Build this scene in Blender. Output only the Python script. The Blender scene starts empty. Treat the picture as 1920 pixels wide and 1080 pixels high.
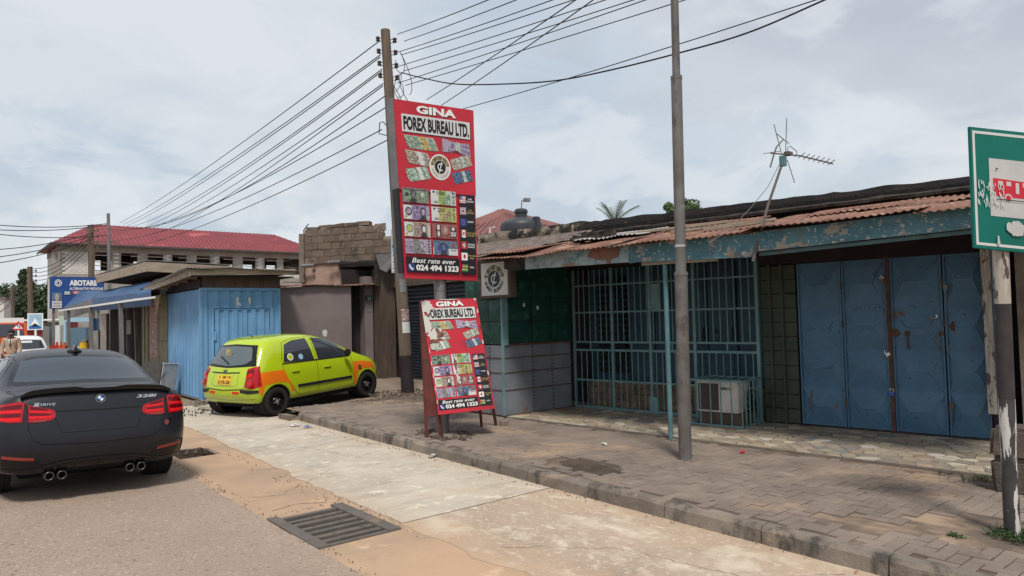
import bpy, bmesh, math, random
from mathutils import Vector, Matrix, Euler
from mathutils.bvhtree import BVHTree
from math import sin, cos, pi, radians, sqrt, atan2, tan

scn = bpy.context.scene
col = scn.collection
random.seed(7)

# ------------------------------------------------------------------ camera
F_PX, CAM_H = 1300.0, 1.75
YAW, PITCH, ROLL = radians(39.6), radians(2.38), math.atan(.025)
F0 = Vector((sin(YAW), cos(YAW), 0)); R0 = Vector((cos(YAW), -sin(YAW), 0)); U0 = Vector((0, 0, 1))
CF = F0*cos(PITCH) + U0*sin(PITCH); CU = U0*cos(PITCH) - F0*sin(PITCH)
CR2 = R0*cos(ROLL) - CU*sin(ROLL); CU2 = R0*sin(ROLL) + CU*cos(ROLL)
cam_d = bpy.data.cameras.new('camera'); cam = bpy.data.objects.new('camera', cam_d); col.objects.link(cam)
cam.matrix_world = Matrix(((CR2.x, CU2.x, -CF.x, 0), (CR2.y, CU2.y, -CF.y, 0), (CR2.z, CU2.z, -CF.z, CAM_H), (0, 0, 0, 1)))
cam_d.sensor_width = 36; cam_d.lens = F_PX/1920*36; cam_d.clip_start = .05; cam_d.clip_end = 3000
scn.camera = cam

def ray(px, py):
    return (CF*F_PX + CR2*(px-960) + CU2*(540-py)).normalized()
CO = Vector((0, 0, CAM_H))
def G(px, py, z=0):
    d = ray(px, py); return CO + d*((z-CAM_H)/d.z)
def at(px, py, dist):
    d = ray(px, py); return CO + d*(dist/d.dot(CF))
def PY(px, py, y):
    d = ray(px, py); return CO + d*(y/d.y)
def PXX(px, py, x):
    d = ray(px, py); return CO + d*(x/d.x)

# ------------------------------------------------------------------ world, sun, exposure
SUN_EL, SUN_AZ = radians(58), radians(215)      # azimuth clockwise from +Y
w = bpy.data.worlds.new('World'); scn.world = w; w.use_nodes = True
nt = w.node_tree; nt.nodes.clear()
def N(nt, t, **kw):
    n = nt.nodes.new(t)
    for k, v in kw.items(): setattr(n, k, v)
    return n
def L(nt, a, b): nt.links.new(a, b)
def mathn(nt, op, a, b=None, c=None, clamp=False):
    n = N(nt, 'ShaderNodeMath', operation=op); n.use_clamp = clamp
    for i, v in enumerate((a, b, c)):
        if v is None: continue
        if isinstance(v, (int, float)): n.inputs[i].default_value = v
        else: L(nt, v, n.inputs[i])
    return n.outputs[0]
def mixc(nt, f, a, b):
    n = N(nt, 'ShaderNodeMix', data_type='RGBA')
    for s, v in ((n.inputs[0], f), (n.inputs[6], a), (n.inputs[7], b)):
        if isinstance(v, (int, float)): s.default_value = v
        elif isinstance(v, (tuple, list)): s.default_value = tuple(v)+(1,) if len(v) == 3 else v
        else: L(nt, v, s)
    return n.outputs[2]
def ramp(nt, v, lo, hi):
    n = N(nt, 'ShaderNodeMapRange', interpolation_type='SMOOTHSTEP'); L(nt, v, n.inputs[0])
    n.inputs[1].default_value = lo; n.inputs[2].default_value = hi; return n.outputs[0]
out = N(nt, 'ShaderNodeOutputWorld'); bg = N(nt, 'ShaderNodeBackground'); bg.inputs[1].default_value = .1
L(nt, bg.outputs[0], out.inputs[0])
sky = N(nt, 'ShaderNodeTexSky', sky_type='NISHITA', sun_disc=False, sun_elevation=SUN_EL, sun_rotation=SUN_AZ)
sky.air_density = 1.4; sky.dust_density = 3
tc = N(nt, 'ShaderNodeTexCoord'); sx = N(nt, 'ShaderNodeSeparateXYZ'); L(nt, tc.outputs[0], sx.inputs[0])
zz = mathn(nt, 'ADD', mathn(nt, 'MAXIMUM', sx.outputs[2], 0.0), .22)
cx = mathn(nt, 'DIVIDE', sx.outputs[0], zz); cy = mathn(nt, 'DIVIDE', sx.outputs[1], zz)
cmb = N(nt, 'ShaderNodeCombineXYZ'); L(nt, cx, cmb.inputs[0]); L(nt, cy, cmb.inputs[1]); cmb.inputs[2].default_value = 5.7
def noise(nt, vec, scale, detail=5, rough=.5, dist=0):
    n = N(nt, 'ShaderNodeTexNoise'); L(nt, vec, n.inputs['Vector']); n.inputs['Scale'].default_value = scale
    n.inputs['Detail'].default_value = detail; n.inputs['Roughness'].default_value = rough; n.inputs['Distortion'].default_value = dist
    return n.outputs[0]
n1 = noise(nt, cmb.outputs[0], .9, 6, .5, .3); n2 = noise(nt, cmb.outputs[0], .42, 4, .5, .2)
n3 = noise(nt, tc.outputs[0], 5.5, 7, .58, .25)
base = mixc(nt, ramp(nt, n1, .38, .60), (4.1, 4.75, 5.45), (5.5, 5.8, 6.1))          # thin blue veil to pale cloud
base = mixc(nt, mathn(nt, 'MULTIPLY', ramp(nt, n2, .50, .66), .8), base, (3.75, 3.95, 4.5))   # heavy grey cloud bases
n4 = noise(nt, cmb.outputs[0], 2.3, 9, .6, .5)
base = mixc(nt, mathn(nt, 'MULTIPLY', ramp(nt, n4, .46, .62), .55), base, (6.2, 6.4, 6.6))          # brighter wisps
base = mixc(nt, mathn(nt, 'MULTIPLY', ramp(nt, n4, .42, .30), .35), base, (4.0, 4.25, 4.7))
low = mathn(nt, 'SUBTRACT', 1, ramp(nt, sx.outputs[2], .05, .30))
base = mixc(nt, mathn(nt, 'MULTIPLY', ramp(nt, n3, .50, .58), mathn(nt, 'MULTIPLY', low, .75)), base, (6.6, 6.8, 7.1))   # bright cumulus tops low down
hor = mathn(nt, 'SUBTRACT', 1, ramp(nt, sx.outputs[2], -.02, .16))
base = mixc(nt, mathn(nt, 'MULTIPLY', hor, .35), base, (5.6, 6.2, 6.9))
fin = mixc(nt, .12, base, sky.outputs[0])
L(nt, fin, bg.inputs[0])
sd = bpy.data.lights.new('sun', 'SUN'); sd.energy = 2.5; sd.angle = radians(10); sd.color = (1, .95, .87)
so = bpy.data.objects.new('sun', sd); col.objects.link(so)
sdir = Vector((sin(SUN_AZ)*cos(SUN_EL), cos(SUN_AZ)*cos(SUN_EL), sin(SUN_EL)))
so.rotation_euler = sdir.to_track_quat('Z', 'Y').to_euler(); so.location = (0, 0, 60)
scn.view_settings.view_transform = 'Standard'; scn.view_settings.look = 'None'; scn.view_settings.gamma = 1
scn.view_settings.use_curve_mapping = False; scn.view_settings.exposure = 0.42

# ------------------------------------------------------------------ materials
MATS = {}
def pmat(name, c, c2=None, scale=2.0, rough=.8, metal=0, patches=(), bump=None, spec=.35, coat=0, rnd=0, stretch=None, lohi=(.35, .65), emit=None, obj=False):
    m = bpy.data.materials.new(name); m.use_nodes = True; t = m.node_tree
    b = t.nodes['Principled BSDF']; b.inputs['Roughness'].default_value = rough; b.inputs['Metallic'].default_value = metal
    b.inputs['Specular IOR Level'].default_value = spec; b.inputs['Coat Weight'].default_value = coat
    b.inputs['Coat Roughness'].default_value = .06
    if obj: pos = N(t, 'ShaderNodeTexCoord').outputs['Object']
    else: pos = N(t, 'ShaderNodeNewGeometry').outputs['Position']
    def vec(st):
        if st is None: return pos
        mp = N(t, 'ShaderNodeMapping'); L(t, pos, mp.inputs[0]); mp.inputs['Scale'].default_value = st; return mp.outputs[0]
    if c2 is None and not patches and not rnd: b.inputs['Base Color'].default_value = (*c, 1)
    else:
        cur = mixc(t, ramp(t, noise(t, vec(stretch), scale, 6, .6), *lohi), c, c2 if c2 else c)
        for p in patches:
            pc, ps, lo, hi = p[:4]; st = p[4] if len(p) > 4 else None
            cur = mixc(t, ramp(t, noise(t, vec(st), ps, 8, .62, .3), lo, hi), cur, pc)
        if rnd:
            oi = N(t, 'ShaderNodeObjectInfo'); hs = N(t, 'ShaderNodeHueSaturation'); L(t, cur, hs.inputs['Color'])
            L(t, mathn(t, 'ADD', mathn(t, 'MULTIPLY', oi.outputs['Random'], rnd*2), 1-rnd), hs.inputs['Value']); cur = hs.outputs[0]
        L(t, cur, b.inputs['Base Color'])
    if bump:
        bn = N(t, 'ShaderNodeBump'); bn.inputs['Strength'].default_value = bump[1]; bn.inputs['Distance'].default_value = bump[2] if len(bump) > 2 else .01
        L(t, noise(t, vec(None), bump[0], 6, .65), bn.inputs['Height']); L(t, bn.outputs[0], b.inputs['Normal'])
    if emit: b.inputs['Emission Color'].default_value = (*emit[0], 1); b.inputs['Emission Strength'].default_value = emit[1]
    MATS[name] = m; return m
def flat(name, c, rough=.5, **k): return pmat(name, c, rough=rough, **k)
M = MATS
pmat('asphalt', (.235, .187, .158), (.30, .235, .185), .5, .9, patches=[((.36, .25, .175), .35, .50, .74), ((.50, .44, .39), 42, .56, .63), ((.06, .05, .045), 34, .56, .64), ((.13, .11, .10), .7, .60, .74), ((.1, .09, .085), .8, .66, .8)], bump=(110, .55, .012))
pmat('sand_dirt', (.45, .30, .195), (.34, .24, .165), .9, .95, patches=[((.25, .185, .14), 1.3, .56, .75), ((.2, .15, .12), 30, .64, .74), ((.55, .38, .25), 2.5, .6, .7)], bump=(60, .4, .01))
pmat('concrete_apron', (.49, .435, .355), (.40, .35, .285), 1.1, .9, patches=[((.30, .26, .215), 2.2, .50, .74, (.6, 1.6, 1)), ((.58, .52, .42), 12, .54, .7), ((.46, .345, .24), .8, .56, .74), ((.30, .26, .21), 1.6, .6, .78, (1, .4, 1)), ((.60, .54, .43), 4, .58, .66), ((.25, .2, .15), 38, .66, .74)], bump=(35, .45, .012))
pmat('concrete_worn', (.41, .315, .235), (.35, .265, .195), 1.0, .9, patches=[((.27, .22, .175), 1.6, .54, .74), ((.55, .47, .36), 2.2, .50, .66, (1, .6, 1)), ((.60, .52, .41), 9, .54, .70, (1, .5, 1)), ((.52, .44, .34), 23, .52, .68), ((.33, .25, .18), 1.1, .6, .75), ((.2, .15, .12), 42, .66, .74)], bump=(35, .45, .012))
pmat('kerb_concrete', (.235, .195, .16), (.165, .135, .11), 3, .92, patches=[((.07, .062, .055), 5, .50, .66, (1, 1, .5)), ((.36, .27, .19), 2.2, .58, .74)], bump=(45, .6, .015), rnd=.12)
pmat('paver_concrete', (.225, .177, .145), (.165, .13, .108), 2, .93, patches=[((.33, .23, .155), .9, .54, .72), ((.13, .105, .09), 1.4, .60, .78), ((.33, .29, .25), 60, .63, .72)], bump=(80, .4, .006), rnd=.10)
pmat('paver_bed', (.15, .11, .085), (.09, .07, .055), 3, .95, patches=[((.33, .235, .165), 1.1, .50, .66)], bump=(50, .6, .01))
pmat('damp_soil', (.055, .04, .032), (.09, .065, .05), 4, .8, bump=(30, .6, .02))
pmat('ground_dirt', (.26, .195, .145), (.2, .155, .12), .5, .95, patches=[((.15, .12, .095), 3, .6, .7), ((.33, .29, .25), 20, .66, .7)], bump=(25, .6, .02))
for i, c in enumerate([(.40, .34, .25), (.33, .28, .21), (.29, .245, .19), (.44, .39, .30), (.25, .215, .18), (.36, .27, .2), (.19, .2, .2), (.48, .44, .37), (.36, .17, .1), (.22, .27, .3)]):
    pmat('crazy_tile_%d' % i, c, tuple(x*.82 for x in c), 6, .6, patches=[((.26, .19, .13), 2.0, .54, .72)], bump=(30, .2, .004), rnd=.12)
pmat('mortar', (.2, .165, .13), (.14, .115, .095), 5, .95, bump=(40, .5, .01))
pmat('dark_iron', (.12, .105, .095), (.16, .135, .115), 6, .65, .3, patches=[((.24, .165, .11), 7, .56, .7)], bump=(60, .3, .004))
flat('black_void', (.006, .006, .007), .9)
pmat('galvanised', (.22, .22, .22), (.17, .165, .16), 5, .5, .5, patches=[((.12, .09, .07), 3, .6, .75, (1, 1, .3))], bump=(40, .15, .004))
pmat('lamp_paint', (.17, .165, .16), (.12, .108, .10), 3, .55, .3, patches=[((.09, .08, .075), 6, .55, .68, (1, 1, .5)), ((.18, .12, .1), 2.2, .55, .75, (2, 2, .4)), ((.27, .26, .25), 9, .64, .7)], bump=(30, .2, .004))
pmat('pole_wood', (.16, .12, .09), (.10, .075, .058), 6, .9, stretch=(3, 3, .25), patches=[((.21, .17, .14), 5, .56, .7, (3, 3, .2))], bump=(25, .6, .01))
pmat('grey_wood', (.36, .29, .22), (.24, .19, .145), 5, .9, stretch=(.5, .5, 5), patches=[((.13, .1, .08), 3, .58, .7)], bump=(40, .5, .006))
pmat('peeling_teal', (.08, .195, .23), (.055, .14, .175), 3, .7, patches=[((.16, .13, .10), 2.6, .55, .66), ((.30, .27, .235), 5, .575, .60, (.8, .8, 1.2)), ((.42, .39, .34), 22, .60, .62), ((.13, .25, .28), 3, .55, .7), ((.22, .14, .095), 7, .62, .66)], bump=(30, .5, .006))
pmat('peeling_pale', (.31, .38, .385), (.22, .29, .31), 4, .75, patches=[((.12, .22, .24), 5, .56, .62, (.5, 1, 1)), ((.24, .17, .12), 5, .58, .64), ((.06, .05, .045), 3, .64, .72)], bump=(30, .5, .006))
pmat('rot_black', (.02, .018, .016), (.055, .042, .034), 9, .9, bump=(30, .8, .01))
pmat('rust_sheet', (.235, .12, .085), (.15, .075, .055), 3, .85, patches=[((.36, .22, .155), 2.2, .52, .66, (1, 1, 1)), ((.06, .038, .032), 3, .54, .68), ((.10, .06, .05), 14, .58, .7), ((.3, .28, .26), 3, .66, .72)], bump=(30, .3, .006))
pmat('pale_sheet', (.42, .41, .39), (.3, .28, .26), 3, .6, .2, patches=[((.2, .13, .09), 3, .58, .7)])
pmat('parapet_stain', (.03, .026, .022), (.22, .18, .14), 3.2, .95, patches=[((.33, .27, .21), 5, .56, .66, (1, 1, .5)), ((.02, .018, .016), 4, .52, .6)], bump=(20, .9, .03), lohi=(.45, .6))
pmat('parapet_black', (.012, .010, .011), (.02, .017, .016), 3, .95, patches=[((.17, .13, .10), 5, .66, .72, (1, 1, 1.6)), ((.4, .34, .27), 14, .71, .74)], bump=(20, .9, .03))
pmat('teal_paint', (.10, .20, .215), (.075, .155, .17), 6, .55, patches=[((.11, .08, .065), 10, .6, .66)], bump=(40, .2, .003))
pmat('gate_teal', (.16, .285, .295), (.12, .22, .23), 6, .5, patches=[((.12, .085, .07), 14, .63, .68)])
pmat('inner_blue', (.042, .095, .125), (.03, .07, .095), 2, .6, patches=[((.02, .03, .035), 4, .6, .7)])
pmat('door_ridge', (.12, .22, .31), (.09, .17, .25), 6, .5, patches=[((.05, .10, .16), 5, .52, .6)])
pmat('door_blue', (.078, .175, .275), (.06, .14, .225), 2.2, .5, patches=[((.085, .17, .26), 1.7, .55, .7, (1, 1, 3)), ((.16, .065, .05), 2.4, .68, .705), ((.03, .05, .08), 15, .62, .70), ((.12, .17, .21), 26, .60, .68), ((.10, .07, .06), 6, .64, .69, (1, 1, .25))], bump=(12, .15, .006))
pmat('panel_green', (.010, .062, .045), (.008, .045, .034), 3, .5, patches=[((.035, .11, .08), 5, .58, .66)], bump=(14, .2, .005))
pmat('slat_green', (.055, .075, .05), (.04, .055, .038), 2, .7, patches=[((.09, .07, .05), 4, .6, .7)], bump=(20, .3, .005))
pmat('grey_sheet', (.20, .215, .24), (.15, .16, .18), 2, .6, patches=[((.2, .10, .065), 3.5, .62, .72), ((.10, .21, .16), 4, .68, .71)], bump=(14, .2, .006))
pmat('rust', (.13, .06, .04), (.07, .04, .03), 8, .9, bump=(40, .4, .004))
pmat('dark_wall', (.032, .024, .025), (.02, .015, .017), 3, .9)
pmat('stone_clad', (.27, .19, .125), (.18, .125, .085), 3, .9, rnd=.25, bump=(20, .6, .01))
pmat('ac_white', (.60, .57, .52), (.5, .46, .41), 3, .5, patches=[((.33, .24, .17), 6, .64, .74)])
flat('ac_grille', (.06, .05, .045), .7)
pmat('container_blue', (.15, .32, .53), (.12, .27, .46), 1.4, .5, patches=[((.17, .36, .56), 2.0, .55, .7, (1, 1, .3)), ((.23, .25, .28), 5.5, .69, .72, (1, 1, .4)), ((.5, .5, .48), 7, .745, .755)], bump=(8, .15, .01))
pmat('purple_wall', (.215, .175, .172), (.175, .14, .138), 1.2, .85, patches=[((.22, .175, .17), 2.5, .58, .75), ((.09, .07, .07), 4, .66, .72)], bump=(15, .25, .01))
pmat('block', (.175, .13, .098), (.13, .098, .075), 5, .95, patches=[((.06, .05, .042), 3, .58, .7)], bump=(40, .7, .012), rnd=.16)
pmat('block_joint', (.27, .215, .165), (.2, .16, .125), 6, .95, patches=[((.08, .065, .05), 2.5, .58, .7)], bump=(40, .6, .01))
pmat('pink_plaster', (.34, .235, .185), (.27, .18, .145), 2, .9, patches=[((.40, .30, .24), 5, .58, .63), ((.03, .026, .024), 1.5, .62, .68, (1.6, 1.6, .8)), ((.16, .1, .08), 9, .6, .66, (1, 1, .3))], bump=(15, .4, .01))
pmat('brown_pillar', (.12, .085, .068), (.08, .058, .048), 4, .9, stretch=(3, 3, .4), bump=(25, .4, .01))
pmat('shutter_navy', (.03, .035, .05), (.022, .026, .038), 3, .55)
pmat('tarp_brown', (.19, .145, .12), (.10, .076, .063), 3, .5, stretch=(4, 4, .6), bump=(6, .6, .04))
pmat('tarp_blue', (.022, .06, .14), (.035, .085, .19), 2, .55, bump=(5, .6, .03))
pmat('tarp_grey', (.16, .155, .16), (.12, .115, .12), 2, .7, bump=(5, .6, .03))
pmat('olive_panel', (.21, .20, .125), (.16, .155, .095), 3, .7, patches=[((.27, .25, .17), 4, .6, .7)])
pmat('poster', (.33, .24, .25), (.25, .1, .1), 9, .7, patches=[((.5, .47, .44), 14, .55, .6), ((.05, .04, .05), 12, .6, .65)])
pmat('white_box', (.52, .52, .50), (.40, .40, .39), 3, .5, patches=[((.25, .22, .19), 3, .58, .72), ((.12, .1, .09), 6, .7, .72)])
pmat('dark_box', (.045, .043, .045), (.07, .065, .06), 4, .7)
pmat('blockwork_pale', (.62, .60, .565), (.52, .50, .47), 1.5, .9, patches=[((.25, .22, .18), .6, .62, .8)])
pmat('beam_pale', (.33, .30, .265), (.26, .235, .21), .8, .9)
pmat('red_roof', (.225, .04, .046), (.18, .034, .04), .6, .5, patches=[((.4, .09, .09), .4, .58, .7)])
pmat('old_red_roof', (.2, .085, .075), (.15, .065, .06), 1, .8)
pmat('tank_black', (.045, .05, .058), (.035, .038, .045), 2, .45)
pmat('palm_leaf', (.055, .09, .03), (.09, .12, .05), 1, .6)
pmat('leaf_dark', (.022, .042, .018), (.05, .075, .03), .35, .75)
pmat('leaf_mid', (.05, .085, .03), (.085, .12, .045), .8, .7)
pmat('bark', (.11, .085, .065), (.07, .055, .045), 6, .95)
pmat('red_kiosk', (.28, .035, .035), (.2, .03, .03), 1, .6)
flat('white_paint', (.72, .71, .69), .5); flat('off_white', (.58, .56, .52), .6)
pmat('sign_red', (.50, .022, .04), (.42, .02, .034), 1.5, .42, patches=[((.30, .02, .035), 2.5, .56, .76), ((.52, .10, .10), 3.5, .60, .78), ((.2, .03, .03), 9, .68, .74)], bump=(4, .25, .02))
flat('ink_black', (.012, .012, .016), .5); flat('ink_white', (.72, .72, .70), .5); flat('paper', (.55, .56, .55), .6)
pmat('rust_frame', (.14, .035, .028), (.09, .026, .022), 8, .7, patches=[((.07, .04, .03), 9, .58, .66)])
pmat('sign_green', (.0, .135, .105), (.0, .115, .09), 2, .4, patches=[((.08, .17, .13), 9, .66, .72)])
pmat('sign_grey', (.50, .49, .48), (.44, .43, .42), 3, .6)
flat('sign_redink', (.50, .02, .035), .5)
pmat('post_peeled', (.42, .38, .33), (.3, .26, .22), 8, .8, stretch=(4, 4, .5), patches=[((.09, .06, .05), 9, .56, .6, (2, 2, .5))])
pmat('post_black', (.028, .024, .026), (.05, .04, .04), 5, .6, patches=[((.55, .53, .49), 13, .67, .69, (1.5, 1.5, .35))])
pmat('post_base', (.06, .055, .055), (.04, .036, .038), 5, .6, patches=[((.55, .53, .50), 11, .53, .56, (2.0, 2.0, .25))])
pmat('old_stone', (.14, .105, .085), (.09, .07, .058), 5, .95, bump=(18, 1, .03))
pmat('plastic_litter', (.6, .6, .6), (.5, .5, .52), 9, .4)
# vehicle paints and trims
pmat('matte_black_paint', (.009, .010, .015), rough=.36, spec=.38, coat=.15)
flat('gloss_black', (.008, .008, .009), .15); flat('trim_black', (.014, .014, .015), .6); flat('seam_black', (.003, .003, .004), .8)
flat('tyre', (.018, .017, .017), .85); flat('car_glass', (.03, .035, .045), .08, spec=.8); flat('chrome', (.7, .7, .7), .2, metal=1)
flat('tail_red', (.36, .003, .008), .12, spec=.4, coat=.2); flat('tail_bright', (.62, .008, .012), .3, spec=.3, emit=((1, .01, .01), .05)); flat('tail_dark', (.10, .002, .005), .12, spec=.4)
flat('reflector', (.26, .04, .03), .3); flat('metal_dark', (.10, .10, .10), .3, metal=.9); flat('silver', (.55, .55, .56), .3, metal=.8)
flat('lime_paint', (.40, .52, .010), .20, coat=.7, spec=.5); flat('orange_paint', (.75, .17, .01), .3, coat=.5)
flat('plate_yellow', (.72, .42, .03), .45); flat('emblem_blue', (.03, .12, .4), .3); flat('white_car', (.68, .69, .70), .3, coat=.5)
flat('skin_brown', (.08, .04, .025), .6); flat('hair_black', (.01, .009, .009), .8); flat('suit_beige', (.38, .27, .20), .85); flat('shirt_white', (.7, .7, .7), .8); flat('tie_black', (.02, .02, .025), .7)
flat('orange_truck', (.5, .08, .02), .5); flat('oil_red', (.35, .025, .02), .35); flat('jerry_yellow', (.75, .48, .02), .4); flat('wire_black', (.015, .015, .016), .7)
flat('alu', (.38, .38, .38), .4, metal=.7); flat('blue_paint', (.04, .16, .36), .5); flat('sky_blue', (.28, .45, .58), .5); flat('porcelain', (.06, .04, .035), .3)

for nm, c in (('note_green', (.20, .33, .20)), ('note_pale', (.50, .53, .44)), ('note_purple', (.24, .17, .36)), ('note_lilac', (.42, .34, .48)), ('note_brown', (.36, .23, .16)), ('note_lime', (.33, .50, .10)), ('note_yellow', (.55, .50, .12)), ('note_red', (.36, .10, .09)), ('note_teal', (.10, .20, .30)), ('note_grey', (.22, .22, .21)), ('note_dark', (.05, .05, .06)), ('gold', (.60, .42, .07)), ('flag_red', (.5, .02, .04)), ('flag_blue', (.02, .05, .3)), ('flag_green', (.02, .22, .06)), ('flag_yellow', (.6, .5, .08)), ('note_blue', (.06, .07, .28)), ('note_mint', (.45, .60, .50)), ('skin_print', (.5, .38, .33))):
    g_ = sum(c)/3; c = tuple(x*.8+g_*.2 for x in c); pmat(nm, c, tuple(x*.72 for x in c), 60, .5, patches=[(tuple(x*.35 for x in c), 38, .52, .6), (tuple(min(.6, x*1.5+.05) for x in c), 55, .58, .64)])
def dust(mat, c, x0, x1, amt, scale=1.2, wob=.5):
    "wind-blown sand lying along a stretch of the street (x from x0, none, to x1, full)"
    t = M[mat].node_tree; b = t.nodes['Principled BSDF']; cur = b.inputs['Base Color'].links[0].from_socket
    g = N(t, 'ShaderNodeNewGeometry').outputs['Position']; s = N(t, 'ShaderNodeSeparateXYZ'); L(t, g, s.inputs[0])
    n = noise(t, g, scale, 8, .68); v = mathn(t, 'ADD', s.outputs[0], mathn(t, 'MULTIPLY', mathn(t, 'SUBTRACT', n, .5), wob*4))
    L(t, mixc(t, mathn(t, 'MULTIPLY', ramp(t, v, x0, x1), amt), cur, c), b.inputs['Base Color'])
dust('asphalt', (.37, .27, .20), -2.4, 2.6, .5, .8, .9)
dust('concrete_apron', (.42, .31, .215), 4.4, 5.1, .6, 2.5, .3); dust('concrete_apron', (.42, .31, .215), 3.5, 3.0, .5, 3, .25)
dust('concrete_worn', (.42, .30, .205), 4.2, 5.0, .6, 2.5, .3); dust('concrete_worn', (.43, .30, .20), 3.6, 3.0, .85, 3, .25)
# ------------------------------------------------------------------ mesh helpers
def link(name, me, parent=None, mat=None, smooth=False):
    o = bpy.data.objects.new(name, me); col.objects.link(o)
    if parent: o.parent = parent
    if mat is not None and not me.materials: me.materials.append(M[mat] if isinstance(mat, str) else mat)
    if smooth:
        for p in me.polygons: p.use_smooth = True
    return o
def tag(o, label=None, cat=None, group=None, kind=None):
    if label: o['label'] = label
    if cat: o['category'] = cat
    if group: o['group'] = group
    if kind: o['kind'] = kind
    return o
def empty(name, loc, rz=0, label=None, cat=None, group=None, rx=0):
    o = bpy.data.objects.new(name, None); col.objects.link(o); o.location = loc; o.rotation_euler = (rx, 0, rz)
    o.empty_display_size = .2
    return tag(o, label, cat, group)
class MB:
    def __init__(s): s.v = []; s.f = []; s.mi = []; s.mats = []
    def m(s, mat):
        if mat is None: return 0
        if mat not in s.mats: s.mats.append(mat)
        return s.mats.index(mat)
    def add(s, vs, fs, mat=None):
        k = len(s.v); s.v += [tuple(x) for x in vs]; i = s.m(mat)
        for f in fs: s.f.append([a+k for a in f]); s.mi.append(i)
        return s
    def box(s, a, b, mat=None, mtx=None, jit=0):
        x0, y0, z0 = a; x1, y1, z1 = b
        vs = [Vector(p) for p in ((x0, y0, z0), (x1, y0, z0), (x1, y1, z0), (x0, y1, z0), (x0, y0, z1), (x1, y0, z1), (x1, y1, z1), (x0, y1, z1))]
        if jit: vs = [v + Vector([random.uniform(-jit, jit) for _ in range(3)]) for v in vs]
        if mtx: vs = [mtx @ v for v in vs]
        return s.add(vs, [(0, 3, 2, 1), (4, 5, 6, 7), (0, 1, 5, 4), (1, 2, 6, 5), (2, 3, 7, 6), (3, 0, 4, 7)], mat)
    def beam(s, p, q, wd, ht, mat=None, up=Vector((0, 0, 1))):
        p = Vector(p); q = Vector(q); d = (q-p).normalized(); sd = d.cross(up).normalized()*wd/2; u = sd.cross(d).normalized()*ht/2
        vs = [p-sd-u, p+sd-u, p+sd+u, p-sd+u, q-sd-u, q+sd-u, q+sd+u, q-sd+u]
        return s.add(vs, [(0, 1, 2, 3), (7, 6, 5, 4), (0, 4, 5, 1), (1, 5, 6, 2), (2, 6, 7, 3), (3, 7, 4, 0)], mat)
    def cyl(s, p, q, r, r2=None, n=12, mat=None, caps=True):
        p = Vector(p); q = Vector(q); r2 = r if r2 is None else r2; d = (q-p).normalized()
        a = d.orthogonal().normalized(); b = d.cross(a); vs = []
        for c, rr in ((p, r), (q, r2)):
            for i in range(n): t = 2*pi*i/n; vs.append(c + (a*cos(t)+b*sin(t))*rr)
        fs = [(i, (i+1) % n, n+(i+1) % n, n+i) for i in range(n)]
        if caps: fs += [tuple(range(n))[::-1], tuple(range(n, 2*n))]
        return s.add(vs, fs, mat)
    def tube(s, pts, r, n=8, mat=None, rf=None):
        pts = [Vector(p) for p in pts]; vs = []; fs = []; a = None
        for i, p in enumerate(pts):
            d = (pts[min(i+1, len(pts)-1)]-pts[max(i-1, 0)]).normalized()
            a = d.orthogonal().normalized() if a is None else (a - d*a.dot(d)).normalized()
            b = d.cross(a); rr = rf(i/(len(pts)-1)) if rf else r
            for k in range(n): t = 2*pi*k/n; vs.append(p+(a*cos(t)+b*sin(t))*rr)
        for i in range(len(pts)-1):
            for k in range(n): fs.append((i*n+k, i*n+(k+1) % n, (i+1)*n+(k+1) % n, (i+1)*n+k))
        fs += [tuple(range(n))[::-1], tuple(range((len(pts)-1)*n, len(pts)*n))]
        return s.add(vs, fs, mat)
    def prism(s, poly, d, mat=None):
        "poly: 3-D loop, d: extrusion vector"
        n = len(poly); d = Vector(d); vs = [Vector(p) for p in poly] + [Vector(p)+d for p in poly]
        return s.add(vs, [tuple(range(n))[::-1], tuple(range(n, 2*n))] + [(i, (i+1) % n, n+(i+1) % n, n+i) for i in range(n)], mat)
    def lathe(s, prof, c, axis='z', n=24, mat=None, close=False):
        vs = []; k = len(prof)
        for i in range(n):
            t = 2*pi*i/n
            for r, h in prof:
                v = (r*cos(t), r*sin(t), h) if axis == 'z' else (h, r*cos(t), r*sin(t))
                vs.append(Vector(c)+Vector(v))
        fs = []
        for i in range(n):
            j = (i+1) % n
            for a in range(k-1): fs.append((i*k+a, j*k+a, j*k+a+1, i*k+a+1))
            if close: fs.append((i*k+k-1, j*k+k-1, j*k, i*k))
        return s.add(vs, fs, mat)
    def mesh(s, name, mat=None):
        me = bpy.data.meshes.new(name); me.from_pydata(s.v, [], s.f)
        for a in s.mats: me.materials.append(M[a])
        if s.mats: me.polygons.foreach_set('material_index', s.mi)
        elif mat: me.materials.append(M[mat] if isinstance(mat, str) else mat)
        me.update(); return me
    def build(s, name, mat=None, parent=None, smooth=False, bev=0, fixn=True):
        me = s.mesh(name, mat)
        if fixn or bev:
            bm = bmesh.new(); bm.from_mesh(me)
            if bev: bmesh.ops.bevel(bm, geom=[e for e in bm.edges if len(e.link_faces) == 2 and e.calc_face_angle(0) > .6], offset=bev, segments=2, affect='EDGES', clamp_overlap=True)
            bmesh.ops.recalc_face_normals(bm, faces=bm.faces); bm.to_mesh(me); bm.free()
        o = link(name, me, parent, smooth=smooth)
        if smooth:
            try: me.set_sharp_from_angle(angle=radians(38))
            except Exception: pass
        return o
def subdiv_displace(me, amp, scale, cuts=0, seed=0):
    from mathutils import noise as nz
    for v in me.vertices:
        p = v.co*scale + Vector((seed, 0, 0)); v.co += Vector((nz.noise(p), nz.noise(p+Vector((9, 0, 0))), nz.noise(p+Vector((0, 9, 0)))))*amp

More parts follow.
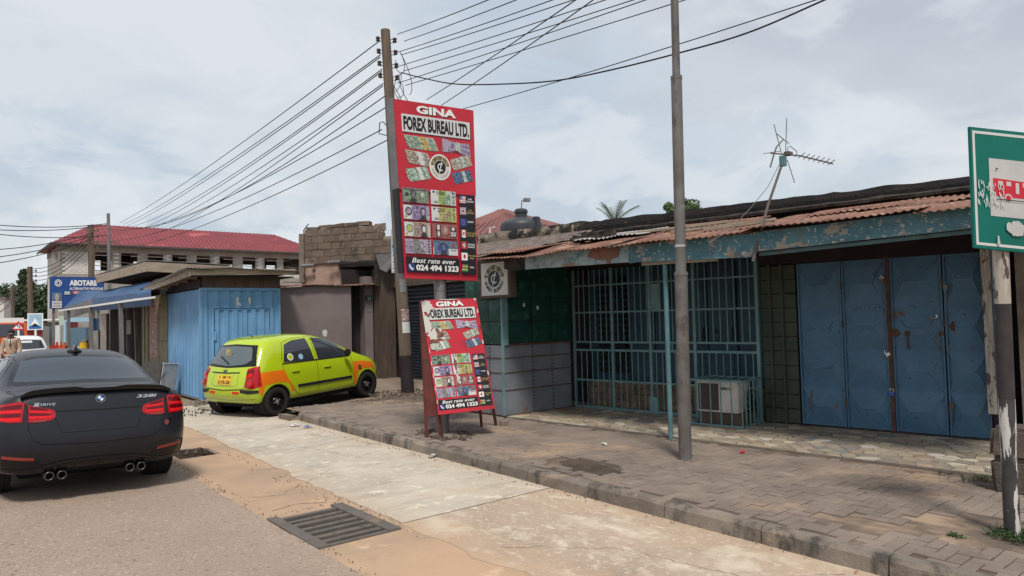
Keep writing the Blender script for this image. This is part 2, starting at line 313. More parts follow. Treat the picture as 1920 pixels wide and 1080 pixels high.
# flat print: polygons and letters laid on a surface given by a mapping (u, v, layer) -> point
_txt = {}
def text2d(s, bold=0.0, shear=0.0):
    k = (s, bold, shear)
    if k not in _txt:
        c = bpy.data.curves.new('t', 'FONT'); c.body = s; c.offset = bold; c.shear = shear; c.resolution_u = 3; c.fill_mode = 'BOTH'
        o = bpy.data.objects.new('t', c); col.objects.link(o)
        me = bpy.data.meshes.new_from_object(o.evaluated_get(bpy.context.evaluated_depsgraph_get()))
        vs = [v.co.copy() for v in me.vertices]; fs = [tuple(p.vertices) for p in me.polygons]
        bpy.data.objects.remove(o); bpy.data.curves.remove(c)
        x0 = min(v.x for v in vs); x1 = max(v.x for v in vs); y0 = min(v.y for v in vs); y1 = max(v.y for v in vs)
        _txt[k] = ([((v.x-x0)/(x1-x0), (v.y-y0)/(y1-y0)) for v in vs], fs, (x1-x0)/(y1-y0))
    return _txt[k]
class Print:
    def __init__(s, mp, base=0.0): s.mp = mp; s.mb = MB(); s.k = base
    def poly(s, pts, mat, up=.001):
        s.k += up; s.mb.add([s.mp(u, v, s.k) for u, v in pts], [tuple(range(len(pts)))], mat); return s
    def rect(s, u0, v0, u1, v1, mat, up=.001): return s.poly([(u0, v0), (u1, v0), (u1, v1), (u0, v1)], mat, up)
    def disc(s, u, v, ru, rv, mat, n=24, a0=0, a1=2*pi, up=.001):
        pts = [(u+ru*cos(a0+(a1-a0)*i/n), v+rv*sin(a0+(a1-a0)*i/n)) for i in range(n if a1-a0 > 6.2 else n+1)]
        return s.poly(pts, mat, up)
    def text(s, t, u0, v0, u1, v1, mat, bold=.02, shear=0, up=.001):
        "v0 top, v1 bottom (v grows downwards)"
        vs, fs, a = text2d(t, bold, shear); s.k += up
        s.mb.add([s.mp(u0+(u1-u0)*x, v1+(v0-v1)*y, s.k) for x, y in vs], fs, mat); return s
    def arc(s, t, u, v, ru, rv, h, mat, a0, a1, bold=.02, flip=False, asp=1.0, up=.001):
        s.k += up
        for i, ch in enumerate(t):
            if ch == ' ': continue
            a = a0+(a1-a0)*(i+.5)/len(t); vs, fs, r = text2d(ch, bold, 0)
            hw = h*.36
            pts = []
            for x, y in vs:
                lx = (x-.5)*2*hw*(.5 if ch == 'I' else 1); ly = (y-.5)*h
                if flip: dx = lx*sin(a) - ly*cos(a); dy = -lx*cos(a)-ly*sin(a)
                else: dx = -lx*sin(a) + ly*cos(a); dy = lx*cos(a)+ly*sin(a)
                pts.append(s.mp(u+ru*cos(a)+dx*asp, v+rv*sin(a)+dy, s.k))
            s.mb.add(pts, fs, mat)
        return s
    def build(s, name, parent): return s.mb.build(name, None, parent, fixn=False)
def quadmap(tl, tr, br, bl, nrm):
    tl, tr, br, bl = map(Vector, (tl, tr, br, bl)); nrm = Vector(nrm).normalized()
    def mp(u, v, k): return (tl*(1-u)+tr*u)*(1-v) + (bl*(1-u)+br*u)*v + nrm*k
    return mp
from mathutils import noise as nz
# ------------------------------------------------------------------ ground, road, kerb, pavements
def kx(y): return 4.76 + .02*(y-3.4)                 # foot of the kerb
def tx(y): return 7.13 + (7.46-y)*.088               # street edge of the tiled forecourt
def fx(y): return 8.54 + (8.66-y)*.155               # shop front line
PZ = .137
def sheet(name, rects, z, mat, skirt=0):
    m = MB()
    for x0, y0, x1, y1 in rects:
        m.add([(x0, y0, z), (x1, y0, z), (x1, y1, z), (x0, y1, z)], [(0, 1, 2, 3)])
    return tag(m.build(name, mat, fixn=False), kind='structure')
HX0, HX1, HY0, HY1 = 2.44, 2.90, 9.83, 10.5          # open drain hole
GX0, GX1, GY0, GY1 = 2.27, 2.97, 5.17, 6.2           # grate
sheet('ground', [(-900, -900, 900, 5.0), (-900, 10.6, 900, 1400), (-900, 5.0, 2.0, 10.6), (3.2, 5.0, 900, 10.6)], -.03, 'ground_dirt')
sheet('gutter_strip', [(1.9, -6, 3.3, GY0), (1.9, GY0, GX0, GY1), (GX1, GY0, 3.3, GY1), (1.9, GY1, 3.3, HY0), (1.9, HY0, HX0, HY1), (HX1, HY0, 3.3, HY1), (1.9, HY1, 3.6, 60)], 0, 'sand_dirt')
def strip(name, y0, y1, xa, xb, z, mat, step=.12, amp=.03, drop=.03, seed=0, side='b'):
    m = MB(); n = int((y1-y0)/step)
    vs = []
    for i in range(n+1):
        y = y0+(y1-y0)*i/n
        j = nz.noise(Vector((y*2.3, seed, 0)))*amp*1.6 + nz.noise(Vector((y*9, seed, 3)))*amp*.6
        a = xa(y)+(j if 'a' in side else 0); b = xb(y)+(j if 'b' in side else 0)
        vs += [(a, y, z-drop), (a, y, z), (b, y, z), (b, y, z-drop)]
    fs = []
    for i in range(n):
        for k in range(3): fs.append((i*4+k, i*4+k+1, i*4+k+5, i*4+k+4))
    m.add(vs, fs); return tag(m.build(name, mat, fixn=False), kind='structure')
m = MB(); vs = []; nn_ = 900
for i in range(nn_+1):           # cambered carriageway with a worn right edge
    y = -8+138*i/nn_; j = nz.noise(Vector((y*2.3, 1, 0)))*.03 + nz.noise(Vector((y*9, 1, 3)))*.02
    vs += [(-12, y, -.05), (-5.5, y, .06), (-1.5, y, .135), (2.25+j, y, .007), (2.25+j, y, -.03)]
m.add(vs, [(i*5+k, i*5+k+1, (i+1)*5+k+1, (i+1)*5+k) for i in range(nn_) for k in range(4)])
tag(m.build('asphalt_road', 'asphalt', fixn=False), kind='structure')
strip('concrete_apron', 5.2675, 16.0, lambda y: 3.08+max(0, y-6.5)*.035, lambda y: kx(y)+.02 if y < 12 else 5.2+(y-12)*.1, .009, 'concrete_apron', seed=4, side='a', amp=.05)
strip('worn_concrete', -6, 5.266, lambda y: 3.05, lambda y: kx(y)+.02, .005, 'concrete_worn', seed=7, side='a', amp=.06)
# pits under the grate and the open hole
for nm, (x0, y0, x1, y1) in (('drain_pit', (GX0, GY0, GX1, GY1)), ('drain_pit', (HX0, HY0, HX1, HY1))):
    m = MB(); d = -.45
    m.add([(x0, y0, 0), (x1, y0, 0), (x1, y1, 0), (x0, y1, 0), (x0, y0, d), (x1, y0, d), (x1, y1, d), (x0, y1, d)], [(0, 1, 5, 4), (1, 2, 6, 5), (2, 3, 7, 6), (3, 0, 4, 7), (4, 5, 6, 7)])
    tag(m.build(nm, 'damp_soil', fixn=False), kind='structure')
g = empty('drain_grate', (GX0, GY0, 0), 0, 'black iron slatted drain grate set in the sandy gutter strip', 'drain grate')
W_, H_ = GX1-GX0, GY1-GY0
MB().box((-.015, -.03, -.05), (.085, H_+.03, .016)).build('frame', 'dark_iron', g, bev=.003)
MB().box((W_-.10, -.03, -.05), (W_+.02, H_+.05, .018)).build('frame', 'dark_iron', g, bev=.003)
MB().box((.085, -.03, -.05), (W_-.10, .02, .012)).build('frame', 'dark_iron', g, bev=.003)
for i in range(7):
    y = .085 + i*.142
    b = MB().box((.082, y, -.04), (W_-.098, y+.062+.01*sin(i*2), .010 - .004*(i % 2)))
    for k in range(2): b.cyl((.2+.25*k+.05*(i % 3), y+.03, .005), (.2+.25*k+.05*(i % 3), y+.03, .0125), .011, n=8)
    b.build('grate_bar', 'dark_iron', g)
m = MB()
for i in range(8):
    a = (HX0-.02+i*.06, HY1+.0+.015*sin(i*3)); m.box((a[0], a[1], -.06), (a[0]+.05, a[1]+.04, .006), jit=.006)
for i in range(5): m.box((HX1+.0+.02*sin(i), HY0+.12*i, -.06), (HX1+.04, HY0+.12*i+.1, .006), jit=.006)
tag(m.build('broken_rim', 'kerb_concrete'), kind='structure')
# kerb stones
kerb = empty('kerb', (0, 0, 0)); tag(kerb, kind='structure')
y = 12.05; ii = 0; stp = .915
while y > -1.6:
    yc = y - stp; a0, a1 = yc+.006, y-.006
    m = MB(); prof = [(0, 0), (.012, .105+.006*random.random()), (.032, .137), (.125, .139), (.125, 0)]
    n = 8; vs = []
    for i in range(n+1):
        yy = a0+(a1-a0)*i/n
        for px_, pz_ in prof:
            jx = nz.noise(Vector((yy*4, pz_*9, 2)))*.014; jz = nz.noise(Vector((yy*5, px_*9, 5)))*.009
            vs.append((kx(yy)+px_+(jx if px_ < .1 else 0), yy, pz_+(jz if pz_ > .05 else -.02)))
    k = 5; fs = []
    for i in range(n):
        for q_ in range(k-1): fs.append((i*k+q_, i*k+q_+1, (i+1)*k+q_+1, (i+1)*k+q_))
    fs += [tuple(range(k))[::-1], tuple(range(n*k, n*k+k))]
    m.add(vs, fs); m.build('kerb_stone', 'kerb_concrete', kerb, bev=0); y = yc
m = MB().box((4.78, 12.06, -.02), (4.95, 12.5, .09), jit=.02); m.build('kerb_stone', 'kerb_concrete', kerb)
# pavement bed
bed = MB(); n = 60; vs = []
for i in range(n+1):
    yy = -3 + 16*i/n
    right = fx(yy)+.6 if yy < 9 else 9.95
    xs = [kx(yy)+.12 + (right-kx(yy)-.12)*k/10 for k in range(11)]
    for x in xs:
        z = PZ-.012 + nz.noise(Vector((x*1.1, yy*1.1, 0)))*.012
        z -= .07*max(0, 1-(((x-5.36)/.30)**2+((yy-5.36)/.52)**2)) if abs(x-5.36) < .4 else 0
        vs.append((x, yy, z))
fs = [(i*11+k, i*11+k+1, (i+1)*11+k+1, (i+1)*11+k) for i in range(n) for k in range(10)]
bed.add(vs, fs)
pave = tag(bed.build('pavement', 'paver_bed', fixn=False), kind='structure')
sheet('yard_ground', [(4.6, 13.0, 11.5, 30)], .03, 'ground_dirt')
m = MB(); m.add([(4.95, 12.35, .02), (9.95, 12.35, PZ-.005), (9.95, 17.4, PZ-.005), (5.2, 17.4, .03)], [(0, 1, 2, 3)])
tag(m.build('dirt_path', 'ground_dirt', fixn=False), kind='structure')
# herringbone pavers
A = .096
def in_pave(x, y):
    if y < -.5 or y > 12.9 or x < kx(y)+.16: return False
    lim = tx(y)-.06 if y < 8.8 else 8.6
    if y < 4.4: lim -= .10 + .06*sin(y*3) + (.25 if y < 2.2 else 0)
    if x > lim: return False
    if ((x-5.36)/.26)**2+((y-5.38)/.50)**2 < 1: return False
    if ((x-5.42)/.30)**2+((y-8.1)/.55)**2 < 1: return False
    if ((x-5.75)/.42)**2+((y-1.75)/.50)**2 < 1: return False
    if ((x-5.35)/.2)**2+((y-2.45)/.3)**2 < 1: return False
    if y > 10.6 and x > 6.3 and (x-6.3)+(y-10.6) > 1.7: return False
    return True
pm = MB(); hw, hl, c_ = A/2-.004, A-.004, .006
vs = [(-hl, -hw, -.05), (hl, -hw, -.05), (hl, hw, -.05), (-hl, hw, -.05), (-hl, -hw, -c_), (hl, -hw, -c_), (hl, hw, -c_), (-hl, hw, -c_),
      (-hl+c_, -hw+c_, 0), (hl-c_, -hw+c_, 0), (hl-c_, hw-c_, 0), (-hl+c_, hw-c_, 0)]
pm.add(vs, [(0, 1, 5, 4), (1, 2, 6, 5), (2, 3, 7, 6), (3, 0, 4, 7), (4, 5, 9, 8), (5, 6, 10, 9), (6, 7, 11, 10), (7, 4, 8, 11), (8, 9, 10, 11)])
paver_me = pm.mesh('paver', 'paver_concrete')
cells = []
for i in range(-2, 56):
    for j in range(-10, 140):
        c = (i-j) % 4; x = 4.85+i*A; y = j*A
        if c == 0: cx_, cy_, rot = x+A, y+A/2, 0
        elif c == 3: cx_, cy_, rot = x+A/2, y+A, pi/2
        else: continue
        if in_pave(cx_, cy_): cells.append((sqrt(cx_**2+cy_**2), cx_, cy_, rot))
cells.sort(); far = MB()
def pave_z(x, y): return PZ + .004 + nz.noise(Vector((x*1.1, y*1.1, 0)))*.012 + random.uniform(-.005, .005)
def seen(x, y):
    d = Vector((x, y, PZ))-CO; zc = d.dot(CF)
    return zc > .1 and abs(d.dot(CR2)/zc*F_PX) < 985 and abs(d.dot(CU2)/zc*F_PX) < 560
vis = [c for c in cells if seen(c[1], c[2])]; near = set(id(c) for c in vis[:298])
for c in cells:
    d, x, y, r = c; z = pave_z(x, y); tl = (random.gauss(0, .012), random.gauss(0, .012), r+random.gauss(0, .012))
    if id(c) in near:
        o = link('paver', paver_me, pave); o.location = (x, y, z); o.rotation_euler = tl
    else:
        mt = Matrix.Translation((x, y, z)) @ Euler(tl).to_matrix().to_4x4()
        far.add([mt @ Vector(v) for v in vs], [(0, 1, 5, 4), (1, 2, 6, 5), (2, 3, 7, 6), (3, 0, 4, 7), (4, 5, 9, 8), (5, 6, 10, 9), (6, 7, 11, 10), (7, 4, 8, 11), (8, 9, 10, 11)])
o = far.build('paver', 'paver_concrete', pave, fixn=False); tag(o, kind='stuff')
# crazy-paved forecourt: Voronoi pieces cut from half planes
fore_bed = MB()
ys = [8.72-.25*i for i in range(27)]
vs = []
for yy in ys:
    for x, z in ((tx(yy), .09), (tx(yy), .158), (fx(yy)+.55, .158)): vs.append((x, yy, z))
fore_bed.add(vs, [(i*3+k, i*3+k+1, i*3+k+4, i*3+k+3) for i in range(len(ys)-1) for k in range(2)])
fore = tag(fore_bed.build('tiled_forecourt', 'mortar', fixn=False), kind='structure')
rs = random.Random(3); seeds = []
tries = 0
while len(seeds) < 520 and tries < 120000:
    tries += 1
    y = rs.uniform(2.25, 8.66); x = rs.uniform(tx(y)+.02, fx(y)+.35)
    if all((x-a)**2+((y-b)*.8)**2 > .0125 for a, b in seeds): seeds.append((x, y))
def clip(poly, a, b, c):       # keep a*x+b*y<=c
    out_ = []
    for i in range(len(poly)):
        p, q = poly[i], poly[(i+1) % len(poly)]; dp = a*p[0]+b*p[1]-c; dq = a*q[0]+b*q[1]-c
        if dp <= 0: out_.append(p)
        if dp*dq < 0: t = dp/(dp-dq); out_.append((p[0]+(q[0]-p[0])*t, p[1]+(q[1]-p[1])*t))
    return out_
seeds.sort(key=lambda p_: p_[0]**2+p_[1]**2 + (900 if p_[0] > fx(p_[1])+.02 else 0)); fartile = MB()
for i, (x, y) in enumerate(seeds):
    p = [(x-.4, y-.4), (x+.4, y-.4), (x+.4, y+.4), (x-.4, y+.4)]
    for j, (a, b) in enumerate(seeds):
        if i == j or (a-x)**2+(b-y)**2 > .6: continue
        dx, dy = a-x, b-y; dl = sqrt(dx*dx+dy*dy); mx = (dx*(a+x)+dy*(b+y))/2
        p = clip(p, dx, dy, mx-dl*(.006+.003*((i*j) % 3)));
        if len(p) < 3: break
    for (a, b, c) in ((-1, -.088, -(tx(0)+.012)), (1, .155, fx(0)+.5), (0, 1, 8.7), (0, -1, -2.12)):
        if len(p) >= 3: p = clip(p, a, b, c)
    if len(p) < 3: continue
    h = .161+rs.uniform(0, .004); m = MB()
    m.prism([(u, v, .15) for u, v in p], (0, 0, h-.15)); mi = rs.choices(range(10), [7, 9, 9, 4, 7, 4, 3, 2, .35, .5])[0]
    if i < 296: m.build('tile', 'crazy_tile_%d' % mi, fore)
    else: fartile.add(m.v, m.f, 'crazy_tile_%d' % mi)
tag(fartile.build('tile', None, fore), kind='stuff')
m = MB(); pts = [(5.36+.27*cos(a)*(1+.2*sin(3*a)), 5.38+.50*sin(a)*(1+.15*cos(2*a+1)), PZ-.030) for a in [i*2*pi/28 for i in range(28)]]
m.add(pts+[(5.36, 5.38, PZ-.06)], [(i, (i+1) % 28, 28) for i in range(28)]); tag(m.build('pothole', 'damp_soil', fixn=False), kind='structure')
# rubble and damp soil round the sign post, weeds, litter
def rubble(name, cx, cy, rx, ry, n, z, smin, smax, mat, label=None):
    m = MB()
    for _ in range(n):
        a = random.uniform(0, 2*pi); r = sqrt(random.random()); x = cx+rx*r*cos(a); y = cy+ry*r*sin(a); s_ = random.uniform(smin, smax)
        mt = Matrix.Translation((x, y, z+s_*.25)) @ Euler((random.random()*6, random.random()*6, random.random()*6)).to_matrix().to_4x4()
        bmr = [Vector((random.uniform(.6, 1)*p[0], random.uniform(.6, 1)*p[1], random.uniform(.5, .9)*p[2]))*s_ for p in ((1, 0, 0), (-1, 0, 0), (0, 1, 0), (0, -1, 0), (0, 0, .7), (0, 0, -.7))]
        m.add([mt @ v for v in bmr], [(0, 2, 4), (2, 1, 4), (1, 3, 4), (3, 0, 4), (2, 0, 5), (1, 2, 5), (3, 1, 5), (0, 3, 5)])
    return tag(m.build(name, mat, fixn=False), kind='stuff')
rubble('rubble', 5.42, 8.15, .35, .6, 150, PZ-.01, .012, .05, 'old_stone')
rubble('rubble', 5.42, 8.1, .22, .45, 40, PZ, .012, .045, 'kerb_concrete')
rubble('rubble', 8.0, 13.3, .9, .8, 260, PZ-.01, .012, .05, 'old_stone')
rubble('gravel', 7.3, 12.6, 1.0, .5, 120, PZ-.01, .008, .03, 'old_stone')
rubble('gravel', 4.2, 14.8, .8, .9, 160, .02, .01, .045, 'old_stone')
rubble('gravel', 4.6, 15.8, .5, .9, 120, .02, .01, .06, 'kerb_concrete')
rubble('gravel', 7.45, 2.2, .25, .5, 110, PZ-.005, .005, .022, 'old_stone')
rubble('gravel', 7.2, 3.6, .12, 1.6, 120, PZ-.005, .004, .014, 'old_stone')
rubble('gravel', 4.72, 6.5, .07, 5.6, 160, .016, .004, .014, 'old_stone')
rubble('gravel', 3.0, 7.4, .12, 2.6, 120, .004, .004, .014, 'kerb_concrete')
rubble('gravel', 2.6, 5.5, .9, 3.5, 90, .004, .002, .006, 'old_stone')
rubble('gravel', 6.1, 4.2, 1.1, 3.4, 90, PZ+.004, .002, .007, 'kerb_concrete')
def crack(pts, w_, z, mat='damp_soil'):
    rs = random.Random(len(CR)); CR.append(1); Q = []
    for i in range(len(pts)-1):
        a, b = Vector((*pts[i], 0)), Vector((*pts[i+1], 0)); n = max(3, int((b-a).length/.05)); nn2 = (b-a).normalized().cross(Vector((0, 0, 1)))
        for k in range(n): Q.append(a.lerp(b, k/n)+nn2*(rs.uniform(-.018, .018)+.05*nz.noise(Vector((i, k*.25, len(CR))))))
    Q.append(Vector((*pts[-1], 0))); vs = []
    for i, q_ in enumerate(Q):
        t = (Q[min(i+1, len(Q)-1)]-Q[max(i-1, 0)]).normalized(); s_ = t.cross(Vector((0, 0, 1)))*w_*rs.uniform(.25, 1)/2; vs += [(q_-s_).to_3d()+Vector((0, 0, z)), (q_+s_).to_3d()+Vector((0, 0, z))]
    m = MB(); m.add(vs, [(i*2, i*2+1, i*2+3, i*2+2) for i in range(len(Q)-1)]); tag(m.build('crack', mat, fixn=False), kind='structure')
CR = []
crack([(3.2, 9.6), (3.9, 9.35), (4.9, 9.5)], .010, .013); crack([(3.1, 7.3), (3.6, 7.8), (4.2, 7.6)], .006, .013); crack([(3.55, 11.5), (3.9, 9.4), (4.2, 7.9)], .006, .013)
crack([(3.3, 4.2), (3.9, 3.6), (4.1, 2.6), (4.6, 2.2)], .005, .009)
crack([(3.12, 11.6), (4.95, 11.7)], .012, .013); crack([(2.3, 7.2), (2.7, 7.0), (3.0, 7.3)], .008, .004); crack([(2.4, 6.5), (2.7, 6.55), (2.9, 6.4)], .010, .004)
rubble('gravel', 2.28, 7.0, .08, 3.4, 260, .006, .003, .011, 'old_stone')
rubble('gravel', 2.7, 6.3, .35, .05, 25, .004, .004, .012, 'old_stone')
rubble('gravel', 3.08, 5.9, .06, .8, 70, .004, .004, .014, 'kerb_concrete')
rubble('gravel', 1.2, 5.5, 1.0, 2.5, 160, .05, .002, .006, 'kerb_concrete')
rubble('rubble', 6.33, 4.74, .16, .16, 60, PZ+.002, .004, .014, 'old_stone')
rubble('rubble', 7.17, 5.59, .10, .12, 40, PZ+.01, .004, .012, 'old_stone')
def litter(name, p, s_, mat, label, cat='litter', n=3):
    m = MB(); p = Vector(p)
    for k in range(n):
        a = random.uniform(0, 6); d = Vector((cos(a), sin(a), 0))*s_*.6*random.random()
        q = [p+d+Vector((cos(a+t)*s_*random.uniform(.4, 1), sin(a+t)*s_*random.uniform(.4, 1), random.uniform(.001, s_*.5))) for t in (0, 1.5, 3, 4.6)]
        m.add(q+[p+d+Vector((0, 0, s_*.5))], [(0, 1, 4), (1, 2, 4), (2, 3, 4), (3, 0, 4)])
    return tag(m.build(name, mat, fixn=False), label, cat)
litter('paper_scrap', G(1134, 834, PZ+.006), .05, 'plastic_litter', 'crumpled white scrap lying on the pavers behind the pothole')
litter('paper_scrap', G(1392, 849, PZ+.012), .05, 'sign_redink', 'small red wrapper lying on the tile edge right of the grey lamp post')
litter('plastic_bag', G(553, 798, .02), .09, 'plastic_litter', 'grey plastic litter at the far end of the kerb')
litter('plastic_bag', G(576, 801, .02), .07, 'emblem_blue', 'blue plastic scrap at the far end of the kerb')
litter('plastic_bag', G(808, 857, .02), .07, 'plastic_litter', 'white plastic scrap in the gutter below the leaning sign board')
litter('bottle_cap', G(1606, 1073, .015), .018, 'orange_truck', 'tiny orange scrap on the worn concrete near the kerb', n=2)
litter('bottle_cap', G(819, 1002, .005), .014, 'plastic_litter', 'tiny white scrap beside the drain grate', n=2)
tag(MB().box((0, 0, 0), (.12, .1, .07)).build('brick', 'paver_concrete', bev=.006), 'small pale brick at the right foot of the leaning sign board', 'brick').location = (6.42, 8.05, PZ)
def weeds(name, cx, cy, rx, ry, n, h, label):
    m = MB()
    for _ in range(n):
        a = random.uniform(0, 6.28); r = sqrt(random.random()); p = Vector((cx+rx*r*cos(a), cy+ry*r*sin(a), PZ-.01))
        d = Vector((random.gauss(0, .6), random.gauss(0, .6), 1)).normalized(); hh = h*random.uniform(.4, 1); s_ = d.orthogonal().normalized()*.004
        q = p+d*hh*.6; t = q+Vector((d.x, d.y, .1)).normalized()*hh*.5
        m.add([p-s_, p+s_, q+s_*1.3, q-s_*1.3, t], [(0, 1, 2, 3), (3, 2, 4)])
    return tag(m.build(name, 'leaf_mid', fixn=False), label, 'weeds', kind='stuff')
weeds('weeds', 5.78, 1.55, .15, .18, 260, .10, 'green weeds round the foot of the bus stop pole')
weeds('weeds', 5.52, 1.85, .04, .05, 45, .05, 'small tuft of weeds on the pavement')
weeds('weeds', 7.42, 2.3, .12, .1, 40, .09, 'dry weeds at the stone block')
# ------------------------------------------------------------------ shop row (local frame: x along the front to the right, y into the building)
SO = Vector((8.54, 8.66, 0)); E_ = Vector((.153, -.988, 0)).normalized(); Q_ = Vector((.988, .153, 0)).normalized()
RZ = atan2(E_.y, E_.x)
def SL(x, y, z): return SO + E_*x + Q_*y + Vector((0, 0, z))
T0 = .162
shop = empty('shop_row', SO, RZ, 'long single storey shop row with peeling teal fascia, rusty sheet awning and black mouldy parapet', 'building')
# main walls
MB().box((-2.3, .9, 0), (7.6, 4.5, 3.0)).build('wall', 'dark_wall', shop)
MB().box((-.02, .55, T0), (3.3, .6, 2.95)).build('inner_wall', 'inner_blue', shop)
MB().box((3.28, .02, 2.4), (7.6, .9, 3.0)).build('lintel', 'dark_wall', shop)
MB().box((-.6, .05, 2.56), (3.28, .9, 3.0)).build('lintel', 'dark_wall', shop)
MB().box((3.30, .08, 0), (3.80, .55, 2.4)).build('wall', 'dark_wall', shop)
# parapet: rough slab edge with ragged top
def ragged(name, x0, x1, y0, y1, zb, zt, mat, parent, n=70, amp=.03, bulge=.03):
    m = MB(); vs = []
    for i in range(n+1):
        x = x0+(x1-x0)*i/n
        a = nz.noise(Vector((x*2.5, 0, 3)))*amp + nz.noise(Vector((x*9, 0, 5)))*amp*.5
        b = nz.noise(Vector((x*3, 4, 3)))*bulge
        zt_ = zt(x) if callable(zt) else zt; zb_ = zb(x) if callable(zb) else zb
        vs += [(x, y0+b, zb_+a*.5), (x, y0+b*1.5-.01, (zb_*.4+zt_*.6)), (x, y0+b*.5+.02, zt_+a), (x, y1, zt_+a*.6), (x, y1, zb_)]
    fs = [(i*5+k, i*5+(k+1) % 5, (i+1)*5+(k+1) % 5, (i+1)*5+k) for i in range(n) for k in range(5)]
    fs += [tuple(range(5))[::-1], tuple(range(n*5, n*5+5))]
    m.add(vs, fs); return m.build(name, mat, parent, smooth=False)
ragged('parapet', -2.35, .3, 0.0, .22, 3.15, lambda x: 3.375-.01*x, 'parapet_stain', shop, n=24)
ragged('parapet', .303, 7.6, 0.0, .22, 3.10, lambda x: 3.36-.012*x, 'parapet_black', shop)
MB().box((-2.35, .05, 2.9), (7.6, .9, 3.11)).build('wall', 'parapet_black', shop)
ragged('ledge', 0.3, 7.6, -.20, .0, 3.09, 3.15, 'rot_black', shop, n=50, amp=.02)
# corrugated awning sheets
def corrug(name, x0, x1, ytop, ztop, ybot, zbot, mat, parent, pitch=.076, amp=.011, n2=5, ragg=.03, seed=0, sag=.0, trim=None):
    m = MB(); n = int((x1-x0)/pitch*4); vs = []; ns_ = .035 if mat == 'rust_sheet' else .03
    for i in range(n+1):
        x = x0+(x1-x0)*i/n; w_ = cos(2*pi*x/pitch)*amp
        rg = nz.noise(Vector((x*1.7, seed, 1)))*ragg
        for j in range(n2+1):
            t = j/n2; y = ytop+(ybot-ytop)*t; z = ztop+(zbot-ztop)*t + w_ + nz.noise(Vector((x*1.3, y*1.3, seed)))*ns_ - sag*4*t*(1-t)
            if j == n2: y -= rg; z -= abs(rg)*.3
            vs.append((x, y, z))
    m.add(vs, [(i*(n2+1)+k, i*(n2+1)+k+1, (i+1)*(n2+1)+k+1, (i+1)*(n2+1)+k) for i in range(n) for k in range(n2)])
    o = m.build(name, mat, parent, fixn=False, smooth=True); so_ = o.modifiers.new('s', 'SOLIDIFY'); so_.thickness = .003; return o
xs = [-.55, .45, 1.25, 2.15, 3.05, 3.95, 4.85, 5.75, 7.1]
for i in range(8):
    a, b = xs[i]-.04, xs[i+1]+.04; rnd_ = random.Random(i)
    zt = 3.045-.004*i; zb = 2.635+.008*i+rnd_.uniform(-.01, .015)
    corrug('roof_sheet', a, b, -.12, zt, -2.02-rnd_.uniform(0, .05), zb+.006*(i % 2), 'rust_sheet', shop, seed=i*3.1, amp=.010, ragg=.07)
corrug('roof_sheet', .95, 2.1, -.3, 3.05, -1.25, 2.88, 'pale_sheet', shop, seed=21, ragg=.1)
corrug('roof_sheet', 2.3, 3.6, -.12, 3.075, -.85, 2.93, 'rust_sheet', shop, seed=31, ragg=.12)
corrug('roof_sheet', 4.3, 6.2, -.12, 3.07, -.9, 2.92, 'rust_sheet', shop, seed=33, ragg=.12)
corrug('roof_sheet', -.75, .6, -.9, 2.90, -1.98, 2.73, 'rust_sheet', shop, seed=35, ragg=.06)
for (a, b) in (((1.2, -.95, 2.93), (3.2, -.72, 2.98)), ((2.6, -1.2, 2.86), (4.0, -1.1, 2.89)), ((3.2, -1.45, 2.81), (3.9, -1.35, 2.84))):
    MB().beam(a, b, .05, .035).build('loose_batten', 'grey_wood', shop)
m = MB()
for k in range(14):
    x = random.uniform(.7, 1.5); y = random.uniform(-1.2, -.9); m.box((x, y, 2.9), (x+random.uniform(.08, .3), y+random.uniform(.05, .15), 2.95+random.random()*.06), jit=.03)
m.build('debris', 'rot_black', shop)
# fascia boards
def board(name, x0, x1, z0a, z1a, z0b, z1b, mat, y=-1.88, n=14, amp=.008, th=.035, seed=0, par=None):
    m = MB(); vs = []
    for i in range(n+1):
        t = i/n; x = x0+(x1-x0)*t
        lo = z0a+(z0b-z0a)*t + nz.noise(Vector((x*5, seed, 0)))*amp; hi = z1a+(z1b-z1a)*t
        yb = y + nz.noise(Vector((x*1.5, seed, 2)))*.012
        vs += [(x, yb, lo), (x, yb, hi), (x, yb+th, hi), (x, yb+th, lo)]
    m.add(vs, [(i*4+k, i*4+(k+1) % 4, (i+1)*4+(k+1) % 4, (i+1)*4+k) for i in range(n) for k in range(4)]+[(0, 1, 2, 3), (n*4+3, n*4+2, n*4+1, n*4)])
    return m.build(name, mat, par or shop)
board('fascia_board', .10, .52, 2.47, 2.67, 2.45, 2.67, 'rot_black', amp=.03, seed=1)
board('fascia_board', .525, 2.33, 2.455, 2.67, 2.435, 2.66, 'peeling_pale', seed=2)
board('fascia_board', 2.335, 4.02, 2.425, 2.65, 2.375, 2.65, 'peeling_teal', seed=3, amp=.02)
board('fascia_board', 4.025, 7.2, 2.435, 2.655, 2.515, 2.73, 'peeling_teal', seed=4, y=-1.885)
board('fascia_board', 4.05, 7.2, 2.39, 2.43, 2.475, 2.51, 'teal_paint', seed=6, y=-1.80, amp=.002, th=.06)
m = MB(); m.prism([(1.75, -1.905, 2.66), (2.2, -1.905, 2.65), (2.18, -1.905, 2.52), (2.06, -1.905, 2.50), (2.05, -1.905, 2.43), (2.0, -1.905, 2.44), (1.98, -1.905, 2.50), (1.85, -1.905, 2.50), (1.68, -1.905, 2.56)], (0, .006, 0))
m.build('rusty_patch', 'rust_sheet', shop)
MB().beam((2.5, -1.82, 2.40), (3.55, -1.82, 2.385), .05, .04).build('batten', 'grey_wood', shop)
for i in range(9):
    x = .3+i*.8; MB().beam((x, -1.84, 2.55), (x, .0, 2.84), .05, .08).build('rafter', 'grey_wood', shop)
for yy, z in ((-1.3, 2.64), (-.6, 2.78)): MB().beam((-.4, yy, z), (7.1, yy, z+.02), .05, .05).build('purlin', 'grey_wood', shop)
